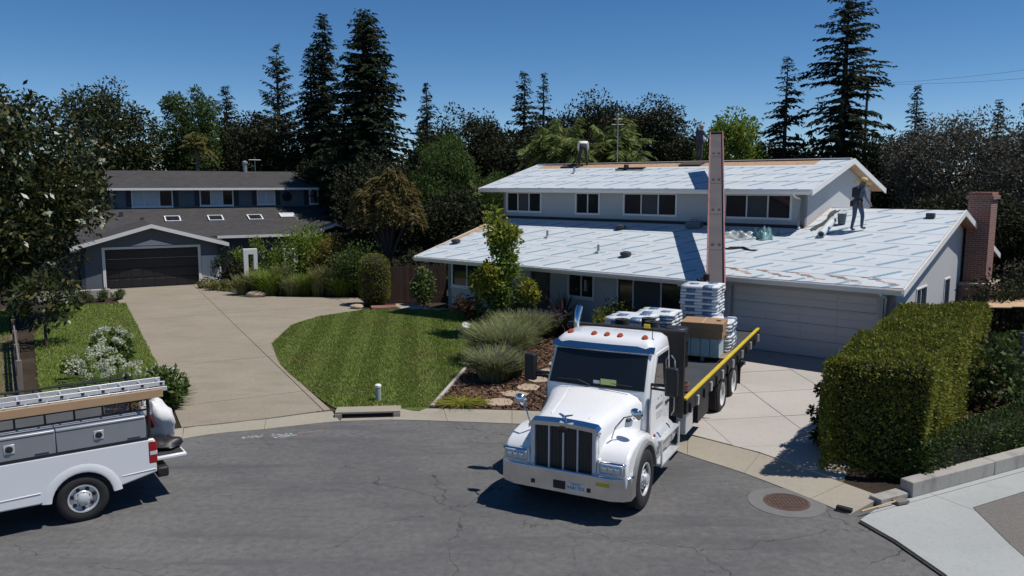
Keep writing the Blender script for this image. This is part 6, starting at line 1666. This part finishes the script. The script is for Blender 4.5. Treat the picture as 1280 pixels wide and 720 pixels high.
# manhole
mh = empty('manhole', (4.87, 13.36, 0))
MB().lathe([(.66, -.01), (.66, .007), (.40, .010), (.40, -.01)], 40).build('collar', mat('tar_patch', (.15, .148, .145), .9, var=.25, scale=4), mh, smooth=True)
MB().lathe([(.40, -.005), (.40, .014), (.345, .016), (.345, 0)], 40).build('ring', mat('rusty_iron', (.10, .062, .05), .8, .2, var=.35, scale=7), mh, smooth=True)
cv = MB().lathe([(.335, 0), (.335, .014), (0, .016)], 40).build('cover', mat('rusty_iron', (.10, .062, .05), .8, .2), mh, smooth=True)
for k in range(-4, 5):
    w_ = math.sqrt(max(0, .31 ** 2 - (k * .066) ** 2))
    for q in range(-4, 5):
        if abs(q * .066) < w_: MB().box(k * .066 - .02, k * .066 + .02, q * .066 - .02, q * .066 + .02, .0162, .022).build('tread', mat('rusty_iron', (.10, .062, .05), .8, .2), cv)
tag(mh, 'rusty round manhole cover in the asphalt near the driveway apron', 'manhole')
# spray painted utility marks on the road
mk = MB(); rk_ = random.Random(3)
for (x, y, n_) in ((-5.98, 16.95, 5), (-5.35, 17.12, 5), (-5.25, 16.98, 5)):
    for k in range(n_):
        xx, yy = x + k * .085, y + k * .028
        for q in range(4): a = rk_.uniform(0, 3.1); l = rk_.uniform(.03, .07); cx, cy = xx + rk_.uniform(-.02, .02), yy + rk_.uniform(-.06, .06); mk.hexa([(cx - l * math.cos(a), cy - l * math.sin(a), .001), (cx + l * math.cos(a), cy + l * math.sin(a), .001), (cx + l * math.cos(a), cy + l * math.sin(a) + .02, .001), (cx - l * math.cos(a), cy - l * math.sin(a) + .02, .001)], [(cx - l * math.cos(a), cy - l * math.sin(a), .004), (cx + l * math.cos(a), cy + l * math.sin(a), .004), (cx + l * math.cos(a), cy + l * math.sin(a) + .02, .004), (cx - l * math.cos(a), cy - l * math.sin(a) + .02, .004)])
o = mk.build('survey_paint', mat('worn_white_paint', (.5, .5, .48), .8, var=.3, scale=20), None); tag(o, 'faded white survey paint marks on the asphalt by the driveway kerb', 'paint mark', kind='stuff')
o = MB().box(0, .55, 0, .03, .001, .004).build('red_survey_paint', mat('worn_red_paint', (.34, .18, .16), .8, var=.3, scale=20), None); o.location = (-4.85, 17.28, 0); o.rotation_euler = (0, 0, .3); tag(o, 'faded red survey paint line on the asphalt near the kerb', 'paint mark')
# low retaining kerb wall under the low hedge
rw_ = empty('retaining_wall', (7.12, 13.42, .05), math.atan2(1.56, 3.02))
for k in range(7): MB().box(k * 2.4 + .004, (k + 1) * 2.4 - .004, 0, .26, -.05, .29).build('wall_block', M_OLDC, rw_, bevel=.02)
MB().box(-.75, -.01, .05, .3, -.05, .1).build('end_slab', M_OLDC, rw_, bevel=.02)
tag(rw_, 'low weathered concrete retaining wall in front of the low hedge', 'wall')
# broom left on the gutter corner
br_ = empty('push_broom', (6.35, 12.93, .075), R(22))
MB().tube([(-.45, 0, .02), (.38, .05, .05)], .014, 8).build('handle', M_PLY, br_, smooth=True); MB().box(.36, .62, -.03, .13, .0, .06).build('bristles', M_GREYWOOD, br_, bevel=.01)
tag(br_, 'tan wooden push broom lying across the sidewalk corner', 'broom')
br2 = MB().box(-.13, .13, -.05, .05, 0, .06).build('dark_block', M_CHASSIS, None, bevel=.01); br2.location = (5.72, 12.95, .03); br2.rotation_euler = (0, 0, -.7); tag(br2, 'small black rubber block in the gutter near the broom', 'block')
# white pillars in the neighbour's courtyard
for k, (x, y, hh) in enumerate(((-14.05, 42.3, 2.05), (-12.25, 43.6, 1.95))):
    p = empty('white_pillar', (x, y, .1), R(28))
    MB().box(-.42, -.18, -.15, .15, 0, hh).build('leg', M_WHITEW, p, bevel=.01); MB().box(-.18, .1, -.15, .15, hh - .3, hh).build('lintel', M_WHITEW, p, bevel=.01); MB().box(.1, .3, -.15, .15, hh * .45 if k == 0 else .0, hh).build('leg', M_WHITEW, p, bevel=.01)
    tag(p, ('white rendered courtyard pillar beside the dark clipped shrub', 'white rendered courtyard pillar beside the lime green shrub')[k], 'pillar')
pw = MB().box(-1.5, 1.6, 0, .25, 0, .45).build('planter_wall', M_CONC, None, bevel=.02); pw.location = (-20.9, 37.1, .1); pw.rotation_euler = (0, 0, .5); tag(pw, 'low pale planter wall at the top of the narrow lawn', 'wall')
# plywood lean-to between hedge and chimney
ls = empty('plywood_shelter', hb(2.0, 7.2), R(-40))
for k in range(3): MB().box(-1.0 + k * .9, -.12 + k * .9, -1.2, 1.2, 1.75 + .03 * k, 1.78 + .03 * k, Matrix.Rotation(R(-5), 4, 'Y')).build('plywood_sheet', M_PLY, ls)
for x in (-.9, 1.5):
    for y in (-1.0, 1.0): MB().box(x, x + .09, y, y + .09, 0, 1.72).build('post', M_FENCE, ls)
tag(ls, 'tan plywood sheets laid over a small frame beside the chimney', 'shelter')
# utility poles and wires beyond the oaks
def pole(x, y, h, label):
    p = empty('utility_pole', (x, y, 0)); MB().tube([(0, 0, 0), (0, 0, h)], [.17, .11], 8).build('shaft', M_BARK, p, smooth=True); MB().box(-1.1, 1.1, -.06, .06, h - .7, h - .58).build('crossarm', M_BARK, p)
    for q in (-1, 1): MB().lathe([(.04, 0), (.06, .06), (.03, .14)], 8, Matrix.Translation((q, 0, h - .58))).build('insulator', M_GREYM, p)
    return tag(p, label, 'utility pole')
pole(32.6, 74, 15.1, 'wooden utility pole behind the tallest conifer'); pole(46, 42, 15.2, 'wooden utility pole far beyond the hedge side of the street')
for q, lab in ((-1, 'upper thin black power line crossing the sky above the oaks'), (1, 'lower thin black power line crossing the sky above the oaks')):
    a, b = Vector((32.6 + q, 74, 14.65)), Vector((46 + q * .9, 42, 14.75 - (0 if q < 0 else 1.0)))
    o = MB().tube([a.lerp(b, t / 10) - Vector((0, 0, 3.2 * (t / 10) * (1 - t / 10))) for t in range(11)], .009, 5).build('power_line', M_CHASSIS, None); tag(o, lab, 'power line')
aa = empty('roof_antenna', hb(-15.2, 9.6, 6.2)); MB().tube([(0, 0, 0), (0, 0, 2.6)], .022, 6).build('mast', M_GREYM, aa)
MB().tube([(-.3, 0, 2.2), (.3, 0, 2.2)], .012, 5).build('element', M_GREYM, aa); MB().tube([(-.2, 0, 2.45), (.2, 0, 2.45)], .012, 5).build('element', M_GREYM, aa)
tag(aa, 'thin antenna mast on the ridge behind the worker in white', 'antenna')

# ------------------------------------------------------------------ things on the roof
A_ = math.atan(SL)
zlr = lambda u, v: 2.75 + SL * v + .014
ro = empty('underlayment_roll', hb(-3.57, 3.98, zlr(-3.57, 3.98) + .12)); 
e0, e1 = Vector(hb(-3.57, 3.98, zlr(0, 3.98) + .12)), Vector(hb(-3.72, 5.6, zlr(0, 5.6) + .12))
MB().tube([(0, 0, 0), e1 - e0], .12, 18).build('roll', M_UNDER, ro, smooth=True); dv_ = (e0 - e1).normalized(); MB().tube([dv_ * .0, dv_ * .006], .085, 14).build('core', M_CHASSIS, ro)
tag(ro, 'white roll of underlayment lying near the worker in the straw hat', 'roll')
bk = empty('bucket', hb(-3.4, 5.5, zlr(0, 5.5) + .02)); MB().lathe([(0, 0), (.12, 0), (.15, .34), (.16, .35), (.145, .35), (.115, .04), (0, .04)], 18).build('pail', mat('blue_grey_pail', (.10, .12, .15), .5), bk, smooth=True, angle=40)
MB().tube([(.15 * math.cos(a), 0, .33 + .17 * math.sin(a)) for a in [i * math.pi / 10 for i in range(11)]], .008, 5).build('handle', M_GREYM, bk); tag(bk, 'dark pail standing beside the roll of underlayment', 'bucket')
def crumple(name, label, c, sx, sy, hgt, m, seed, cat):
    rng = random.Random(seed); ph = [rng.uniform(0, 6) for _ in range(6)]
    def f(s, t):
        x, y = (s - .5) * sx, (t - .5) * sy; e = (1 - (2 * s - 1) ** 4) * (1 - (2 * t - 1) ** 4)
        z = hgt * e * abs(math.sin(9 * s + ph[0] + 4 * t) * .6 + math.sin(13 * t + ph[1] - 5 * s) * .5 + math.sin(21 * s + 17 * t + ph[2]) * .25)
        jx = .08 * math.sin(8 * t + ph[3]); jy = .08 * math.sin(9 * s + ph[4])
        p = hb(c[0] + x + jx, c[1] + y + jy); v = c[1] + y + jy
        return (p[0], p[1], 2.75 + SL * v + .025 + z)
    o = MB(); o.add(*ripple(22, 14, f)); o = o.build(name, m, None, fixn=False); so = o.modifiers.new('thick', 'SOLIDIFY'); so.thickness = .006
    return tag(o, label, cat)
crumple('plastic_wrapper', 'crumpled pale plastic wrapper lying loose behind the conveyor', (-6.45, 3.85), 1.5, .8, .16, mat('clear_wrap', (.42, .46, .46), .35, var=.2), 5, 'wrapper')
crumple('plastic_wrapper', 'crumpled teal printed wrapper on the roof near the conveyor', (-5.5, 3.9), .8, .8, .28, mat('teal_wrap', (.16, .30, .30), .4, var=.6, scale=3), 6, 'wrapper')
crumple('felt_strip', 'dark narrow felt strip lying across the roof by the conveyor', (-5.75, 2.5), 1.2, .09, .05, M_FELT, 7, 'felt strip')
crumple('old_flashing', 'mottled strip of old flashing lying along the upper side wall', (-4.05, 5.9), .22, 2.4, .06, mat('mottled_flashing', (.06, .06, .05), .9, var=1.2, scale=6), 8, 'flashing')
tbx = empty('tool_case', hb(-8.5, 4.55, zlr(0, 4.4) + .02), R(-40)); MB().box(-.3, .3, -.15, .15, 0, .26).build('case', mat('blue_grey_pail', (.10, .12, .15), .5), tbx, bevel=.02); MB().tube([(-.12, 0, .26), (-.12, 0, .33), (.12, 0, .33), (.12, 0, .26)], .014, 6).build('handle', M_CHASSIS, tbx); tag(tbx, 'blue grey tool case against the upper wall beside the conveyor', 'tool case')
for k, u in enumerate((-16.9, -10.6)):
    o = MB().box(-.5, .5, -.3, .3, 0, .05).build('foot_cleat', M_FENCE, None); o.location = hb(u, 8.3, 5.41 + SL * 3.8 + .03); o.rotation_euler = (A_ * .0, 0, R(-40)); o.rotation_euler = (Matrix.Rotation(R(-40.1), 3, 'Z') @ Matrix.Rotation(A_, 3, 'X')).to_euler(); tag(o, ('dark roof jack board under the worker in white', 'dark roof jack board under the worker beside the conveyor top')[k], 'board')

# ------------------------------------------------------------------ workers
M_SKIN = mat('skin', (.36, .21, .14), .6, var=.06); M_JEAN = mat('denim', (.07, .10, .17), .85, var=.25, scale=9); M_BOOT = mat('boots', (.06, .04, .03), .7)
M_PLAID = mat('plaid_shirt', (.16, .18, .23), .85, var=.5, scale=14); M_WSHIRT = mat('white_shirt', (.72, .72, .70), .85, var=.08, scale=8, bmp=.4, bscale=12); M_DPANT = mat('dark_trousers', (.035, .035, .04), .85, var=.25, scale=8); M_NSHIRT = mat('navy_shirt', (.045, .055, .085), .85, var=.3, scale=8)
M_STRAW = mat('straw', (.55, .42, .20), .8, var=.2, scale=12); M_HAIR = mat('dark_hair', (.015, .012, .010), .7); M_CAPG = mat('grey_cap', (.40, .40, .41), .8)
REST = dict(pel=(0, 0, .96), spn=(0, .01, 1.14), che=(0, .0, 1.34), nck=(0, .01, 1.49), hed=(0, .03, 1.60), top=(0, .03, 1.70),
            shl=(-.19, 0, 1.42), ell=(-.25, -.02, 1.14), wrl=(-.25, .1, .92), shr=(.19, 0, 1.42), elr=(.25, -.02, 1.14), wrr=(.25, .1, .92),
            hil=(-.1, 0, .90), knl=(-.11, .03, .50), anl=(-.11, -.02, .09), tol=(-.13, .15, .04), hir=(.1, 0, .90), knr=(.11, .03, .50), anr=(.11, -.02, .09), tor=(.13, .15, .04))
RAD = dict(pel=(.155, .12), spn=(.14, .105), che=(.165, .115), nck=(.058, .058), hed=(.082, .1), top=(.06, .07), sh=(.075, .075), el=(.05, .05), wr=(.034, .036), hi=(.095, .1), kn=(.066, .068), an=(.045, .05), to=(.045, .035))
def person(name, label, loc, rz, pose, shirt, trousers, sleeves=True):
    J = dict(REST); J.update(pose)
    root = empty(name, loc, rz)
    keys = list(J); V = [Vector(J[k]) for k in keys]; idx = {k: i for i, k in enumerate(keys)}; rad = [RAD[k] if k in RAD else RAD[k[:2]] for k in keys]
    zone = {k: ('skin' if k in ('nck', 'hed', 'top') else 'leg' if k[:2] in ('hi', 'kn', 'an') or k == 'pel' else 'boot' if k[:2] == 'to' else 'shirt') for k in keys}
    E_ = [('pel', 'spn'), ('spn', 'che'), ('che', 'nck'), ('nck', 'hed'), ('hed', 'top')]
    for s in 'lr': E_ += [('che', 'sh' + s), ('sh' + s, 'el' + s), ('el' + s, 'wr' + s), ('pel', 'hi' + s), ('hi' + s, 'kn' + s), ('kn' + s, 'an' + s), ('an' + s, 'to' + s)]
    for s, sg in (('l', -1), ('r', 1)):
        w = Vector(J['wr' + s]); d = (w - Vector(J['el' + s])).normalized(); sd = d.cross(Vector((0, 1, 0))); sd = sd.normalized() if sd.length > .1 else Vector((1, 0, 0)); fw = sd.cross(d).normalized()
        V.append(w + d * .07); keys.append('pa' + s); idx['pa' + s] = len(V) - 1; rad.append((.036, .024)); zone['pa' + s] = 'skin'; E_.append(('wr' + s, 'pa' + s))
        for f in range(5):
            if f == 0: b0, b1, a0 = w + d * .05 + fw * .045, w + d * .085 + fw * .06 - sd * sg * .01, 'wr' + s
            else: b0, b1, a0 = w + d * .125 + fw * (.045 - .02 * f), w + d * (.17 - .008 * abs(f - 2)) + fw * (.04 - .018 * f) - sd * sg * .025, 'pa' + s
            for q, b in enumerate((b0, b1)):
                nm = 'f%s%d%d' % (s, f, q); V.append(b); keys.append(nm); idx[nm] = len(V) - 1; rad.append((.010, .010)); zone[nm] = 'skin'; E_.append((a0, nm)); a0 = nm
    me = bpy.data.meshes.new('body'); me.from_pydata(V, [(idx[a], idx[b]) for a, b in E_], []); 
    ob = bpy.data.objects.new('body', me); COL.objects.link(ob)
    sk = ob.modifiers.new('skin', 'SKIN'); sk.use_smooth_shade = True
    for i, v in enumerate(me.skin_vertices[0].data): v.radius = rad[i]; v.use_root = (i == 0)
    su = ob.modifiers.new('sub', 'SUBSURF'); su.levels = 2
    bpy.context.view_layer.update()
    m2 = bpy.data.meshes.new_from_object(ob.evaluated_get(bpy.context.evaluated_depsgraph_get())); bpy.data.objects.remove(ob)
    m2.materials.clear()
    for m in (M_SKIN, shirt, trousers, M_BOOT): m2.materials.append(m)
    segs = []
    for a, b in E_:
        za, zb = zone[a], zone[b]
        segs.append((V[idx[a]], V[idx[b]], za, zb))
    code = dict(skin=0, shirt=1, leg=2, boot=3)
    for p in m2.polygons:
        c = p.center; best = None
        for a, b, za, zb in segs:
            ab = b - a; t = max(0, min(1, (c - a).dot(ab) / max(ab.length_squared, 1e-9))); dd_ = (a + ab * t - c).length
            if best is None or dd_ < best[0]: best = (dd_, za if t < .55 else zb)
        p.material_index = code[best[1]]; p.use_smooth = True
    link(bpy.data.objects.new('body', m2), root)
    return tag(root, label, 'person'), J
def headgear(root, J, kind):
    c = (Vector(J['hed']) + Vector(J['top'])) / 2; ax = (Vector(J['top']) - Vector(J['nck'])).normalized(); Mh = Matrix.Translation(c) @ ax.to_track_quat('Z', 'Y').to_matrix().to_4x4()
    if kind == 'straw': MB().lathe([(.27, .0), (.275, .02), (.16, .035), (.115, .03), (.108, .11), (.08, .15), (0, .145)], 24, Mh).build('straw_hat', M_STRAW, root, smooth=True, angle=60)
    elif kind == 'cap': MB().lathe([(.108, .0), (.112, .03), (.095, .09), (.05, .125), (0, .13)], 18, Mh).box(-.07, .07, .06, .19, .0, .015, Mh).build('cap', M_CAPG, root, smooth=True, angle=50)
    else: MB().lathe([(.10, -.04), (.108, .03), (.09, .09), (.05, .12), (0, .125)], 18, Mh).build('hair', M_HAIR, root, smooth=True, angle=60)
    # face: nose, eyes and ears
    f = Vector((0, 1, 0)) - ax * ax.y; f = f.normalized() if f.length > .2 else Vector((0, 0, -1)); s_ = f.cross(ax)
    h = Vector(J['hed']); MB().tube([h + f * .085 + ax * .03, h + f * .115 - ax * .005], [.008, .016], 6).build('nose', M_SKIN, root, smooth=True)
    for q in (-1, 1):
        MB().tube([h + f * .088 + s_ * q * .032 + ax * .028, h + f * .092 + s_ * q * .032 + ax * .028], .010, 8).build('eye', M_HAIR, root); MB().tube([h + s_ * q * .085 + ax * .02, h + s_ * q * .097 - ax * .02], .016, 6).build('ear', M_SKIN, root, smooth=True)
    MB().tube([h + f * .088 - s_ * .025 - ax * .04, h + f * .088 + s_ * .025 - ax * .04], .007, 6).build('mouth', M_BOOT, root)
w1, J1 = person('person', 'person in straw hat, plaid shirt and jeans walking on the lower roof', hb(-2.72, 4.85, zlr(0, 4.85) + .005), R(-72),
    dict(anl=(-.11, -.1, .06), tol=(-.12, .06, .02), knl=(-.11, .0, .48), anr=(.11, .12, .10), tor=(.13, .28, .10), knr=(.11, .14, .52), spn=(0, .05, 1.14), che=(0, .09, 1.33), nck=(0, .14, 1.47), hed=(0, .19, 1.57), top=(0, .21, 1.66), shl=(-.19, .09, 1.41), shr=(.19, .09, 1.41), ell=(-.25, .12, 1.14), wrl=(-.24, .26, .96), elr=(.25, .1, 1.13), wrr=(.25, .26, .93)), M_PLAID, M_JEAN)
headgear(w1, J1, 'straw')
MB().lathe([(.175, -.05), (.185, 0), (.18, .05)], 20, Matrix.Translation((0, .01, 1.0)) @ Matrix.Diagonal((1, .78, 1, 1))).build('tool_belt', M_BOOT, w1, smooth=True)
MB().cbox((.17, -.05, .9), (.09, .16, .2)).build('tool_pouch', M_BOOT, w1, bevel=.02); MB().cbox((-.17, -.05, .9), (.09, .16, .2)).build('tool_pouch', M_BOOT, w1, bevel=.02)
MB().cbox((0, -.1, 1.27), (.28, .1, .34)).build('harness_pad', M_CHASSIS, w1, bevel=.04)
w2, J2 = person('person', 'person in white shirt and dark trousers bending over on the upper ridge', hb(-16.35, 8.4, 5.41 + SL * 3.9 + .03), R(-5),
    dict(pel=(0, -.1, .93), hil=(-.1, -.08, .87), hir=(.1, -.08, .87), knl=(-.15, .02, .48), knr=(.15, .02, .48), anl=(-.19, -.04, .09), anr=(.19, -.04, .09), tol=(-.22, .12, .04), tor=(.22, .12, .04), spn=(0, .06, 1.07), che=(0, .27, 1.12), nck=(0, .42, 1.06), hed=(0, .52, 1.0), top=(0, .61, .96), shl=(-.19, .31, 1.1), shr=(.19, .31, 1.1), ell=(-.24, .42, .84), elr=(.24, .42, .84), wrl=(-.15, .5, .62), wrr=(.15, .5, .62)), M_WSHIRT, M_DPANT)
headgear(w2, J2, 'hair')
w3, J3 = person('person', 'person in dark clothes and grey cap standing beside the conveyor top', hb(-10.75, 9.2, 5.41 + SL * 3.9 + .0), R(-60),
    dict(ell=(-.24, .14, 1.2), wrl=(-.2, .36, 1.12), elr=(.24, .14, 1.2), wrr=(.2, .36, 1.12), che=(0, .04, 1.34), nck=(0, .06, 1.49), hed=(0, .1, 1.59), top=(0, .12, 1.68)), M_NSHIRT, M_DPANT)
headgear(w3, J3, 'cap')
import OpenImageIO as oiio,sys
b=oiio.ImageBuf('/workdir/render_main.png')
for n,(x,y) in dict(skytop=(512,5),sky60=(512,60),sky90=(512,90),road=(300,500),road2=(700,540),driveA=(200,350),driveB=(760,400),roof=(900,240),roofU=(600,180),lawn=(400,350),wallB=(560,200),gable=(935,300),hood=(590,400),walk=(960,520),mulch=(520,370),garage=(800,330)).items():
    s=[0,0,0]
    for dx in range(-3,4):
        for dy in range(-3,4):
            p=b.getpixel(x+dx,y+dy); s=[a+q for a,q in zip(s,p)]
    print(n,[int(255*v/49) for v in s])
